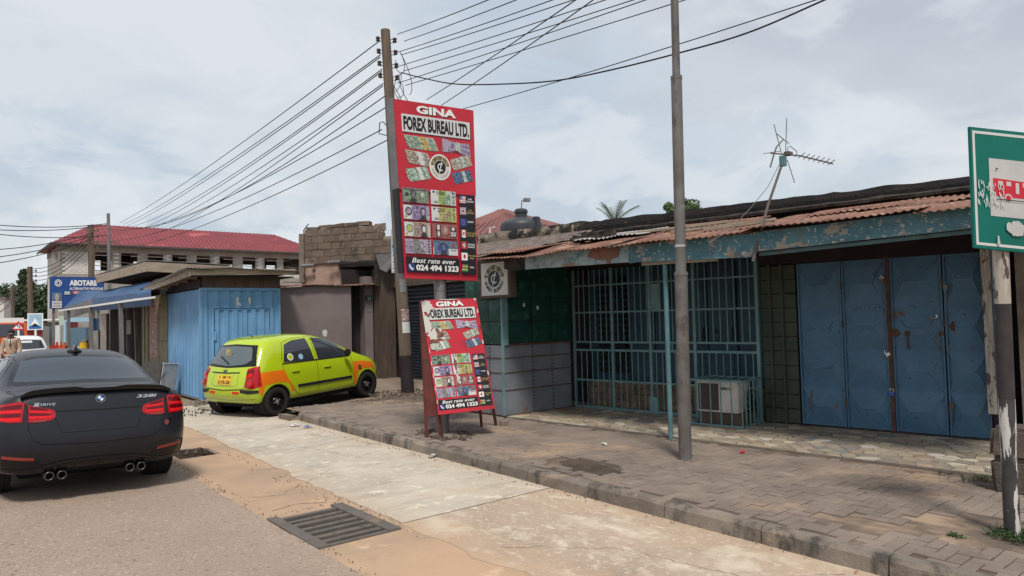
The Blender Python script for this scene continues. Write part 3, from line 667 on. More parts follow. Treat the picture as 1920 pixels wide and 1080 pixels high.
# slim teal post that carries the fascia
MB().cyl((2.82, -1.80, T0-.03), (2.82, -1.80, 2.41), .031, n=16).build('awning_post', 'teal_paint', shop, smooth=True)
# barred gate
gate = MB().box((0, -.02, T0), (.03, .02, 2.53)).build('security_gate', 'gate_teal', shop)
for z, t_ in ((T0+.02, .035), (.64, .03), (1.15, .035), (1.285, .03), (1.79, .025), (2.25, .025)):
    MB().box((.032, -.0125, z-t_/2), (3.27, .0125, z+t_/2)).build('rail', 'gate_teal', gate)
for x in (.80, 1.52, 2.29, 3.27): MB().box((x-.022, -.022, T0), (x+.022, .022, 2.53)).build('upright', 'gate_teal', gate)
nb = 29
for i in range(1, nb):
    x = .02+i*3.25/nb
    if min(abs(x-a) for a in (.80, 1.52, 2.29)) < .035: continue
    MB().cyl((x, -.016, 1.30), (x, -.016, 2.52), .0085, n=6).build('bar', 'gate_teal', gate)
    MB().cyl((x+.03, -.016, T0+.03), (x+.03, -.016, 1.14), .0085, n=6).build('bar', 'gate_teal', gate)
for x in (.35, 1.16, 1.9, 2.8): MB().box((x-.01, -.01, 1.17), (x+.01, .01, 1.27)).build('spacer', 'gate_teal', gate)
MB().box((1.47, -.02, T0+.03), (1.63, .03, .42)).build('lock_plate', 'gate_teal', gate)
MB().box((1.55, -.02, 1.78), (1.72, .03, 2.22)).build('panel', 'gate_teal', gate)
# behind the gate: louvre on the left, metal doors, stone clad plinth
for i in range(16): MB().box((.22, .42, .75+i*.105), (.78, .50, .75+i*.105+.06)).build('louvre_slat', 'ink_black', shop)
for i, x in enumerate((.85, 1.33, 1.80, 2.28, 2.78)):
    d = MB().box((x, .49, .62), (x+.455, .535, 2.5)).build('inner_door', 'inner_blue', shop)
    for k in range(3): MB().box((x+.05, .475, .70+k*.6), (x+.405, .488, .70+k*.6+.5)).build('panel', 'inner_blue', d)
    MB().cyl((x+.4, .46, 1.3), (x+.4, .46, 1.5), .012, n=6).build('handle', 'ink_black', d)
MB().box((.0, .40, T0), (3.28, .548, .60)).build('plinth', 'mortar', shop)
rs = random.Random(12)
for r in range(4):
    x = .02+rs.uniform(0, .05)
    while x < 3.15:
        w_ = rs.uniform(.10, .24); z = T0+.01+r*.108
        MB().box((x, .375, z), (x+w_, .405, z+.098), jit=.012).build('stone', 'stone_clad', shop); x += w_+.012
# green boarded wall between gate and blue doors
for k in range(11):
    z = T0+.02+k*.2; MB().box((3.32, .04, z), (3.80, .078+.004*(k % 2), z+.19)).build('slat', 'slat_green', shop)
for x in (3.45, 3.62): MB().box((x-.015, .0, T0), (x+.015, .03, 2.4)).build('upright', 'slat_green', shop)
for z in (.4, 1.95): MB().box((3.3, .005, z), (3.8, .028, z+.02)).build('rail', 'slat_green', shop)
# blue folding metal doors, each leaf of four pressed panels
leaf_x = [(3.83, 4.39), (4.41, 4.93), (4.99, 5.55), (5.575, 5.99)]
for (a, b) in leaf_x:
    d = MB().box((a, .075, T0+.02), (b, .10, 2.38)).build('door_leaf', 'door_blue', shop)
    zs = [T0+.03, .70, 1.21, 1.76, 2.36]
    for k in range(4):
        z0, z1 = zs[k]+.012, zs[k+1]-.008; x0, x1 = a+.018, b-.018; h = z1-z0; w_ = x1-x0
        P = [(x0, .072, z0), (x1, .072, z0), (x1, .072, z1), (x0, .072, z1), (x0+.27*w_, .036, z0+.50*h), (x1-.27*w_, .036, z0+.50*h)]
        m = MB(); m.add(P, [(0, 1, 5, 4), (1, 2, 5), (2, 3, 4, 5), (3, 0, 4)])
        # pressed ridge lines along the folds
        m.f and m.m('door_blue')
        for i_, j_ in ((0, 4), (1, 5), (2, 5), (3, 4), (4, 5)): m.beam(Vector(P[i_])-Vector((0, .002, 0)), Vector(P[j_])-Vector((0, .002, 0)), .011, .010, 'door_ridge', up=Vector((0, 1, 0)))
        m.build('pressed_panel', None, d, fixn=False)
    for x in (a+.006, b-.006): MB().box((x-.010, .05, T0+.02), (x+.010, .072, 2.38)).build('frame_bar', 'door_blue', d)
    for z in (.46, 1.5, 2.0): MB().cyl((b+.01, .045, z), (b+.01, .045, z+.09), .012, n=8).build('hinge', 'rust', d)
MB().box((4.938, .03, T0), (4.982, .075, 2.42)).build('door_jamb', 'rust', shop)
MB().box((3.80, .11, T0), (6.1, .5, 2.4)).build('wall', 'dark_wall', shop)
MB().box((3.80, .035, 2.385), (6.08, .08, 2.43)).build('door_head', 'dark_wall', shop)
MB().box((3.80, .02, T0-.02), (6.08, .11, T0+.018)).build('sill', 'rot_black', shop)
flat('chalk', (.20, .27, .33), .9)
# chalk writing on second leaf
p = Print(lambda u, v, k: (4.46+.40*u, .043-k*.5, 1.80-.46*v), .0)
p.text('WORKs', .02, .02, .98, .17, 'chalk', bold=-.008); p.text('0244921', .15, .55, .85, .66, 'chalk', bold=-.008); p.text('x54', .35, .75, .65, .87, 'chalk', bold=-.008)
tag(p.build('chalk_writing', shop), kind='stuff')
# rust blotches
def blob2(name, cx, cz, r, mat, y=.045, n=16, sq=1, seed=0, par=None):
    m = MB(); pts = []
    for i in range(n):
        a = 2*pi*i/n; rr = r*(1+.45*nz.noise(Vector((cos(a)*1.5, sin(a)*1.5, seed)))); pts.append((cx+rr*cos(a)*sq, y, cz+rr*sin(a)))
    m.prism(pts, (0, .003, 0)); return m.build(name, mat, par or shop)
blob2('rust_patch', 5.68, 1.50, .055, 'rust', sq=1.2, seed=2); blob2('rust_patch', 5.02, 1.42, .05, 'rust', seed=5); blob2('rust_patch', 5.53, 1.42, .03, 'rust', seed=7)
# padlocks and bolts (hang on the doors: things of their own)
def padlock(x, z, s_, rot, body, label, y=.02):
    r_ = empty('padlock', SL(x, y, z), RZ, label, 'padlock', 'padlocks on the metal doors'); r_.rotation_euler = (0, rot, RZ)
    MB().box((-.5*s_, -.012, -.8*s_), (.5*s_, .012, 0)).build('lock_body', body, r_, bev=.003)
    MB().tube([(-.32*s_, 0, -.02), (-.32*s_, 0, .35*s_), (-.2*s_, 0, .62*s_), (0, 0, .7*s_), (.2*s_, 0, .62*s_), (.32*s_, 0, .35*s_), (.32*s_, 0, -.02)], .006, 6).build('shackle', 'chrome', r_, smooth=True)
padlock(4.92, 1.17, .052, -.6, 'white_paint', 'open silver padlock hanging between the blue doors at mid height')
padlock(4.955, .68, .06, .1, 'emblem_blue', 'blue padlock low on the middle jamb of the blue doors')
padlock(4.90, 2.12, .05, 0, 'dark_iron', 'dark padlock high on the middle jamb of the blue doors')
padlock(5.46, 1.62, .055, 1.3, 'metal_dark', 'tilted steel padlock on the third blue door leaf')
for x, z, r_ in ((5.16, 1.42, .05), (5.595, 1.98, .05), (5.60, .55, .05), (5.49, 1.40, .02)):
    o = MB().box((x-r_*.5, .03, z-r_*.6), (x+r_*.5, .06, z+r_*.6)).box((x-.008, .035, z-.2), (x+.008, .05, z)).build('bolt', 'metal_dark' if x != 5.16 else 'rust', shop)
# right end: grey wooden post, teal strip, plaster pillar, green boards beyond
MB().box((5.99, -.16, .5), (6.075, -.06, 2.95)).build('end_post', 'post_peeled', shop)
MB().box((6.08, -.10, .2), (6.11, .02, 2.9)).build('strip', 'door_blue', shop)
MB().box((6.30, -.06, .1), (6.46, .3, 3.0)).build('pillar', 'mortar', shop)
for k in range(13): MB().box((6.47, .05, .2+k*.2), (7.6, .08+.004*(k % 2), .39+k*.2)).build('slat', 'panel_green', shop)
# ---- green booth with riveted grey sheet base
booth = empty('green_booth', (7.02, 8.75, T0), 0, 'dark green metal kiosk booth on a base of riveted grey sheets beside the barred gate', 'kiosk')
BW, BD = 1.5, 1.0
MB().box((.01, .01, 0), (BW, BD, 2.55)).build('body', 'dark_wall', booth)
MB().box((.012, .007, 2.2), (BW, .0095, 2.5)).build('header', 'panel_green', booth)
def gridp(face, u0, u1, z0, z1):
    if face == 'f': return ((u0, -.012, z0), (u1, .008, z1))
    return ((-.012, u0, z0), (.008, u1, z1))
zr = [0, .40, .68, .92, 1.13]
for face, us in (('f', [.0, .62, 1.06, 1.5]), ('s', [.0, .34, .68, 1.0])):
    for i in range(3):
        for k in range(4):
            a, b = gridp(face, us[i]+.003, us[i+1]-.003, zr[k]+.004, zr[k+1]-.004); MB().box(a, b).build('sheet', 'grey_sheet', booth, bev=.002)
        for k in range(3):
            z0 = 1.15+k*.37; a, b = gridp(face, us[i]+.006, us[i+1]-.006, z0, z0+.36)
            pnl = MB().box(a, b).build('green_panel', 'panel_green', booth)
            u0, u1 = us[i]+.03, us[i+1]-.03; w_ = u1-u0
            m = MB()
            if face == 'f': P = [(u0, -.013, z0+.02), (u1, -.013, z0+.02), (u1, -.013, z0+.34), (u0, -.013, z0+.34), (u0+.25*w_, -.03, z0+.18), (u1-.25*w_, -.03, z0+.18)]
            else: P = [(-.013, u0, z0+.02), (-.013, u1, z0+.02), (-.013, u1, z0+.34), (-.013, u0, z0+.34), (-.03, u0+.25*w_, z0+.18), (-.03, u1-.25*w_, z0+.18)]
            m.add(P, [(0, 1, 5, 4), (1, 2, 5), (2, 3, 4, 5), (3, 0, 4)]); m.build('pressed_panel', 'panel_green', pnl)
m = MB()
for face, us in (('f', [.01, .60, .645, 1.04, 1.08, 1.49]), ('s', [.01, .33, .35, .67, .70, .99])):
    for u in us:
        for k in range(18):
            z = .03+k*.062
            c = (u, -.014, z) if face == 'f' else (-.014, u, z)
            m.box((c[0]-.008, c[1]-.005, c[2]-.008), (c[0]+.008, c[1]+.004, c[2]+.008))
    for z in zr[:4]:
        if face == 'f': m.box((0, -.020, z-.004), (1.5, -.012, z+.010))
        else: m.box((-.020, 0, z-.004), (-.012, 1.0, z+.010))
tag(m.build('rivets', 'rust', booth), kind='stuff')
MB().box((-.035, -.035, 0), (.0, .0, 2.5)).build('corner_post', 'gate_teal', booth)
MB().box((-.014, -.034, 1.13), (.09, -.014, 2.4)).build('corner_trim', 'gate_teal', booth)
MB().box((.0, -.03, 1.12), (1.52, -.013, 1.15)).build('ledge', 'rust', booth)
for (x, z, mat) in ((.42, 1.75, 'ink_white'), (.55, 1.62, 'ink_black'), (.72, 1.7, 'ink_white')):
    MB().box((x, -.045, z), (x+.03, -.03, z+.06)).build('lock', mat, booth)
MB().tube([(.55, -.04, 1.68), (.57, -.05, 1.6), (.55, -.05, 1.48), (.56, -.04, 1.42)], .008, 6).build('handle', 'ink_black', booth)
p = Print(lambda u, v, k: (.95+.2*u, -.034-k, 1.92-.5*v)); p.text('OPEN', 0, .05, .8, .18, 'panel_green', bold=-.01)
# ---- lightbox sign on the booth corner
lb = empty('hanging_light_box_sign', (6.93, 8.42, 2.06), 0, 'small square cream light box sign with a round currency emblem above the green booth corner', 'sign')
LBR = Matrix.Rotation(radians(0), 4, 'Z')
MB().box((0, 0, 0), (.13, .80, .62)).build('case', 'rust_frame' if False else 'brown_pillar', lb, bev=.008)
def lbm(u, v, k): return (-.004-k, .80*(1-u), .62*(1-v))
p = Print(lbm); p.rect(.07, .07, .93, .93, 'off_white')
def emblem(p, u, v, ru, rv, asp, th=.0012):
    p.disc(u, v, ru, rv, 'ink_white', 32, up=th); p.disc(u, v, ru*.93, rv*.93, 'off_white', 32, up=th)
    p.disc(u, v, ru*.88, rv*.88, 'brown_band', 32, pi+.12, 2*pi-.12, up=th)
    p.disc(u, v, ru*.56, rv*.56, 'off_white', 32, up=th); p.disc(u, v, ru*.52, rv*.52, 'ink_black', 28, up=th)
    p.text('C', u-ru*.26, v-rv*.3, u+ru*.22, v+rv*.3, 'ink_white', bold=.0, up=th)
    p.poly([(u+ru*.12, v-rv*.42), (u+ru*.2, v-rv*.42), (u-ru*.06, v+rv*.42), (u-ru*.14, v+rv*.42)], 'ink_white', up=th)
    p.arc('SVEG', u, v, ru*.72, rv*.72, rv*.30, 'ink_white', pi+.15, 2*pi-.15, .01, asp=asp, up=th)
    p.arc('FOREX BUREAU', u, v, ru*.76, rv*.76, rv*.24, 'ink_black', pi-.25, .25, .015, flip=True, asp=asp, up=th)
flat('brown_band', (.16, .12, .05), .5)
emblem(p, .5, .5, .37, .41, .62/.80); p.build('emblem', lb)
MB().beam((.06, .1, .62), (.3, .3, .8), .03, .03).build('bracket', 'rust', lb)
# ---- air conditioner in its cage
cage = empty('air_conditioner_cage', SL(2.52, -.66, T0), RZ, 'low teal barred cage standing on the tiles around an old air conditioner', 'cage')
CWd, CD, CH = .76, .64, .63
m = MB()
for z in (.015, CH): 
    for a, b in (((0, 0), (CWd, 0)), ((CWd, 0), (CWd, CD)), ((CWd, CD), (0, CD)), ((0, CD), (0, 0))): MB().beam((a[0], a[1], z), (b[0], b[1], z), .022, .022).build('rail', 'gate_teal', cage)
for i in range(6):
    x = i*CWd/5
    MB().cyl((x, -.0, .02), (x, 0, CH), .009, n=6).build('bar', 'gate_teal', cage)
    MB().cyl((x, 0, CH+.008), (x, CD, CH+.008), .008, n=6).build('bar', 'gate_teal', cage)
for i in range(1, 5): y = i*CD/5; MB().cyl((CWd, y, .02), (CWd, y, CH), .009, n=6).build('bar', 'gate_teal', cage)
ac = empty('air_conditioner', SL(2.55, -.52, T0), RZ, 'dirty cream outdoor air conditioner unit with dark grille inside the teal cage', 'air conditioner')
MB().box((0, .02, 0), (.66, .42, .17)).build('plinth', 'brown_pillar', ac, bev=.01)
MB().box((0, 0, .172), (.62, .34, .60)).build('casing', 'ac_white', ac, bev=.012)
MB().box((.02, -.006, .20), (.33, .002, .575)).build('grille', 'ac_grille', ac)
for k in range(12): MB().box((.025, -.010, .21+k*.03), (.325, -.006, .216+k*.03)).build('grille_bar', 'brown_pillar', ac)
p = Print(lambda u, v, k: (.36+.17*u, -.002-k, .53-.04*v)); p.text('BEKO', 0, 0, 1, 1, 'ink_black', .03); p.build('lettering', ac)
m = MB(); rs = random.Random(5)
for k in range(7):
    pts = [Vector((.66+rs.uniform(0, .06), .1+rs.uniform(0, .3), .15+rs.uniform(0, .35))) for _ in range(5)]; m.tube(pts, .007, 5)
m.build('hose', 'ink_black', ac)
# ---- brown tarpaulin over the booth roof
m = MB(); nx, nz_ = 46, 10; vs = []
for i in range(nx+1):
    for k in range(nz_+1):
        u = i/nx; t = k/nz_; x = -2.25+u*2.75
        y = -.04 - t*(.9*(1-u)+.2) + nz.noise(Vector((x*7+t*2, t*1.2, 2)))*.06*(t*(1-t)*4+.15)
        y -= .07*abs(sin(x*11+2*nz.noise(Vector((x*2, t, 0)))))*(.3+t); z = 3.20 - t*(.50-.36*u) + nz.noise(Vector((x*9, t*2, 7)))*.012
        vs.append((x, y, z))
m.add(vs, [(i*(nz_+1)+k, i*(nz_+1)+k+1, (i+1)*(nz_+1)+k+1, (i+1)*(nz_+1)+k) for i in range(nx) for k in range(nz_)])
o = m.build('tarpaulin', 'tarp_brown', fixn=False, smooth=True); o.location = SO; o.rotation_euler = (0, 0, RZ)
tag(o, 'wrinkled brown tarpaulin hanging from the parapet over the rusty roof edge', 'tarpaulin')
# ---- things above the roof
tank = empty('water_tank', (12.9, 15.1, 3.02), 0, 'black ribbed plastic water tank standing behind the parapet', 'water tank')
m = MB(); prof = [(0, 0), (.52, 0), (.52, .1), (.54, .12), (.54, .35), (.52, .38), (.52, .55), (.54, .58), (.54, .95), (.525, .98), (.525, 1.02), (.54, 1.05), (.54, 1.40), (.53, 1.46), (.47, 1.52), (.30, 1.62), (.19, 1.66), (0, 1.66)]
m.lathe(prof, (0, 0, 0), n=32); m.build('drum', 'tank_black', tank, smooth=True)
m = MB(); m.lathe([(0, 1.66), (.15, 1.66), (.15, 1.78), (.17, 1.79), (.17, 1.87), (.13, 1.92), (0, 1.92)], (0, 0, 0), n=20); m.build('lid', 'tank_black', tank, smooth=True)
for a in (2.2, 5.3): MB().box((-.09, .42, 1.3), (.09, .56, 1.62), mtx=Matrix.Rotation(a+1.1, 4, 'Z')).build('lug', 'tank_black', tank, bev=.02)
m = MB(); m.lathe([(.545, 1.02), (.552, 1.02), (.552, 1.05), (.545, 1.05)], (0, 0, 0), n=32); m.build('band', 'silver', tank)
MB().tube([(-.7, .4, .6), (-.7, .4, 1.35), (-.6, .3, 1.36)], .02, 6).build('pipe', 'white_paint', tank)
MB().box((-.9, -.9, -2.9), (.9, .9, 0)).build('stand', 'mortar', tank)
hs = empty('red_roofed_house', (17, 21, 0), radians(-30), 'house with faded red pyramid roof half hidden behind the water tank', 'house')
MB().box((-2.6, -2.6, 0), (2.6, 2.6, 4.6)).build('wall', 'mortar', hs)
rf = MB(); rf.add([(-3.1, -3.1, 4.55), (3.1, -3.1, 4.55), (3.1, 3.1, 4.55), (-3.1, 3.1, 4.55), (0, 0, 6.0)], [(0, 1, 4), (1, 2, 4), (2, 3, 4), (3, 0, 4), (3, 2, 1, 0)])
rfo = rf.build('roof', 'old_red_roof', hs)
for k in range(24):
    t = (k+.5)/24
    for (a, b) in (((-3.1, -3.1), (3.1, -3.1)), ((-3.1, 3.1), (-3.1, -3.1))):
        px_ = a[0]+(b[0]-a[0])*t; py_ = a[1]+(b[1]-a[1])*t; q = 1-abs(2*t-1)
        MB().beam((px_, py_, 4.57), (px_*(1-q) if a[1] == b[1] and False else px_+(0-px_)*(q if a[1] != b[1] else q), py_+(0-py_)*q, 4.57+1.45*q), .04, .03).build('seam', 'old_red_roof', rfo)
MB().tube([(.6, -.6, 5.6), (.65, -.65, 6.2), (.75, -.75, 6.22)], .02, 6).box((.7, -.85, 6.15), (.95, -.65, 6.27)).build('floodlight', 'galvanised', hs)
tank.scale = (1.14, 1.14, .95)
# TV antenna on its raked mast
an = empty('tv_antenna', SL(4.03, -1.93, 2.38), 0, 'bent television antenna on a leaning mast fixed to the teal fascia', 'antenna')
A0 = SL(4.03, -1.93, 2.38)
def AP(px, py): return at(px, py, (A0-CO).dot(CF)+.05) - A0
MB().tube([(0, 0, -.06), AP(1440, 385), AP(1470, 297)], .016, 8, rf=lambda t: .019-.006*t).build('mast', 'dark_iron', an, smooth=True)
MB().tube([AP(1444, 287), AP(1500, 292), AP(1562, 307)], .009, 6).build('boom', 'dark_iron', an)
MB().tube([AP(1444, 314), AP(1450, 293), AP(1456, 275), AP(1468, 262)], .010, 6).build('reflector_arm', 'galvanised', an)
for a, b in (((1475, 222), (1473, 287)), ((1451, 233), (1465, 287)), ((1431, 288), (1463, 283)), ((1476, 300), (1490, 343)), ((1455, 250), (1479, 269))):
    MB().tube([AP(*a), AP(*b)], .0055, 5).build('rod', 'galvanised', an)
dipo = [AP(1476, 283), AP(1478, 276), AP(1482, 274), AP(1494, 284), AP(1494, 291), AP(1490, 294)]
MB().tube(dipo, .005, 5).build('dipole', 'galvanised', an)
for k in range(7):
    x = 1503+k*9.3; y = 293+k*2.2; d_ = R0*.0 + F0*.09
    MB().tube([AP(x, y)-d_+Vector((0, 0, .02)), AP(x, y)+d_*1.0+Vector((0, 0, -.0))], .005, 5).build('director', 'galvanised', an)
MB().box((-.05, -.03, -.02), (.05, .03, .02), mtx=Matrix.Translation(AP(1478, 288))).build('junction_box', 'dark_iron', an)
MB().box((-.03, -.03, -.06), (.03, .03, .06), mtx=Matrix.Translation(AP(1468, 302))).build('amplifier', 'teal_paint', an)
MB().tube([AP(1463, 305), AP(1440, 350), AP(1410, 387), AP(1372, 428), AP(1330, 455)], .004, 5).build('guy_cable', 'galvanised', an)
# stone block and bus stop sign at the right
for i, (a, b, z0, z1, lab) in enumerate(((G(1858, 922, PZ), 0, 0, .30, 'lower square stone under the right end post of the shop'), (G(1858, 922, PZ), 0, .305, .56, 'upper rounded stone under the right end post of the shop'))):
    o = MB().box((0, -.42, PZ-.02+z0), (.34, 0, PZ+z1), jit=.02).build('stone_block', 'old_stone', bev=.035); o.location = (a.x+.02*i, a.y-.0, 0); tag(o, lab, 'stone block')
o = MB().box((0, 0, 0), (.5, .4, .62), jit=.05).build('rubble_pillar', 'old_stone', bev=.05); o.location = (8.55, 1.5, PZ); tag(o, 'rough dark broken masonry pillar at the far right edge beyond the bus stop pole', 'masonry')
bus = empty('bus_stop_sign', (5.84, 1.6, PZ), 0, 'green bus stop sign with a scratched red bus on a peeling black and white pole', 'sign')
pt = at(1876, 470, 4.884); top = Vector((pt.x-5.84, pt.y-1.6, 0)); 
def along(z): return (top.x*z/2.0, top.y*z/2.0, z)
for a, b, mat, nm in ((-.05, .95, 'post_base', 'pole'), (.95, 1.62, 'post_black', 'pole'), (1.62, 2.55, 'post_peeled', 'pole')):
    MB().cyl(along(a), along(b), .050, n=20).build(nm, mat, bus, smooth=True)
B0 = Vector((5.84, 1.6, PZ))
tl = at(1817, 237, 4.80)-B0; bl = at(1826, 465, 4.80)-B0
rt = Vector((.766, -.643, 0))            # board runs roughly across the view
wB, hB = .62, (tl-bl).length
rt = (at(1920, 248, 4.82)-B0-tl).normalized(); dn = (bl-tl).normalized()
nrm = rt.cross(dn).normalized()
if nrm.dot(B0+tl-CO) > 0: nrm = -nrm
MB().prism([tl, tl+rt*wB, tl+rt*wB+dn*hB, bl], -nrm*.02).build('plate', 'sign_green', bus, bev=.004)
def bm_(u, v, k): return tl+rt*wB*u+dn*hB*v+nrm*(.001+k)
p = Print(bm_); pw = .6
def frame(p, u0, v0, u1, v1, tu, tv, mat):
    p.k += .001
    for a in ((u0, v0, u1, v0+tv), (u0, v1-tv, u1, v1), (u0, v0+tv, u0+tu, v1-tv), (u1-tu, v0+tv, u1, v1-tv)): p.rect(*a, mat, up=0)
frame(p, .03, .03, .97, .97, .028, .022, 'paper')
p.rect(.21, .245, .79, .72, 'sign_grey')
p.poly([(.25, .405), (.78, .42), (.78, .555), (.29, .555), (.25, .50)], 'sign_redink')
for i in range(5):
    if i != 2: p.rect(.31+i*.095, .425, .365+i*.095, .46, 'sign_grey', up=.0002)
p.rect(.51, .43, .55, .52, 'sign_grey'); 
for u in (.42, .69): p.disc(u, .555, .042, .03, 'sign_grey'); p.disc(u, .56, .03, .022, 'sign_redink')
p.rect(.27, .575, .78, .582, 'ink_black')
for u, v in ((.29, .33), (.73, .335)): p.disc(u, v, .012, .008, 'ink_black')
p.build('bus_pictogram', bus)
m = MB(); rs = random.Random(4)
p = Print(bm_, .008)
for k in range(70):                      # scratched-off paint
    u = rs.uniform(.055, .36); v = rs.uniform(.42, .62); l_ = rs.uniform(.02, .05)
    p.poly([(u, v), (u+.008, v), (u+.012, v+l_), (u+.003, v+l_)], 'paper', up=.00002)
for k in range(26):
    a = rs.uniform(0, 6.28); r_ = rs.random(); u = .5+.1*r_*cos(a); v = .80+.05*r_*sin(a); p.disc(u, v, .035, .03, 'sign_grey', 7, up=.00002)
p.poly([(.27, .88), (.285, .88), (.30, .95), (.265, .95)], 'sign_grey'); tag(p.build('scratched_patch', bus), kind='stuff')
# lamp post
lamp = empty('lamp_post', (6.33, 4.74, PZ), 0, 'tall stepped grey steel lamp post standing on the pavers in front of the gate', 'lamp post')
lean = Vector((-.024, -.032, 1))
def lp(z): return lean*z
for a, b, r_ in ((-.03, 2.05, .071), (2.05, 4.2, .060), (4.2, 7.5, .043)):
    MB().cyl(lp(a), lp(b), r_, n=20).build('shaft', 'lamp_paint', lamp, smooth=True)
for z, r_ in ((2.05, .076), (4.2, .063)): MB().cyl(lp(z-.03), lp(z+.01), r_, n=20).build('collar', 'lamp_paint', lamp)
MB().cyl(lp(2.33), lp(2.36), .064, n=20).build('band', 'silver', lamp)
MB().tube([lp(7.5), lp(7.8)+Vector((-.2, 0, 0)), lp(7.9)+Vector((-1.0, 0, 0))], .035, 8).build('arm', 'lamp_paint', lamp)
MB().box((-1.7, -.12, 7.85), (-1.15, .12, 7.98)).build('lamp_head', 'lamp_paint', lamp, bev=.03)
# ------------------------------------------------------------------ sign boards with their printed artwork
def bundle(mp, u, v, w_, h, ang, c_top, c_side, c_strap, parent, seed=0, fan=False):
    p = Print(mp, .004); rs = random.Random(seed)
    def T(a, b):
        x = a*w_; y = b*h; ca, sa = cos(ang), sin(ang); return (u+x*ca-y*sa*.6, v+x*sa*.6+y*ca)
    if fan:
        for k in range(5):
            t = (k-2)*.11
            p.poly([T(-.5, -.34+k*.15), T(-.08, -.22+k*.09), T(-.08, .0+k*.09), T(-.47, -.12+k*.15)], 'note_lilac' if k % 2 else c_top, .0002)
            p.poly([T(.08, -.22+k*.09), T(.44+k*.02, -.34+k*.17), T(.47, -.1+k*.15), T(.08, .0+k*.09)], c_side if k % 2 else c_top, .0002)
        p.poly([T(-.2, -.25), T(.14, -.2), T(.14, .25), T(-.2, .22)], c_top, .0002); p.disc(*T(-.13, 0), w_*.06, h*.14, c_side, 12)
        p.poly([T(-.02, -.26), T(.12, -.24), T(.12, .26), T(-.02, .24)], c_strap, .0002); p.poly([T(-.3, .3), T(.32, .34), T(.32, .38), T(-.3, .34)], 'ink_black', .0002)
        return p.build('money_bundle_print', parent)
    for k in range(2):
        o = k*.36
        def S(a, b): return T(a+(.06 if k == 0 else 0), b+ .26-o)
        p.poly([S(-.5, -.18), S(.40, -.30), S(.5, .06), S(.5, .18), S(-.38, .32), S(-.5, .02)], c_side, .0002)
        p.poly([S(-.5, -.18), S(.38, -.30), S(.5, .05), S(-.38, .19)], c_top, .0002)
        p.poly([S(-.44, -.14), S(-.12, -.185), S(-.04, .10), S(-.32, .145)], c_side, .0002); p.disc(*S(-.27, -.02), w_*.055, h*.08, c_top, 10, up=.0002)
        p.poly([S(.22, -.22), S(.34, -.235), S(.43, .02), S(.28, .045)], c_side, .0002)
        for q in range(3): p.poly([S(-.38, .22+q*.035), S(.5, .08+q*.035), S(.5, .09+q*.035), S(-.38, .23+q*.035)], c_top, .00015)
        p.poly([S(-.06, -.24), S(.12, -.265), S(.22, .10), S(.22, .22), S(.04, .25), S(.04, .125)], c_strap, .0002)
    return p.build('money_bundle_print', parent)
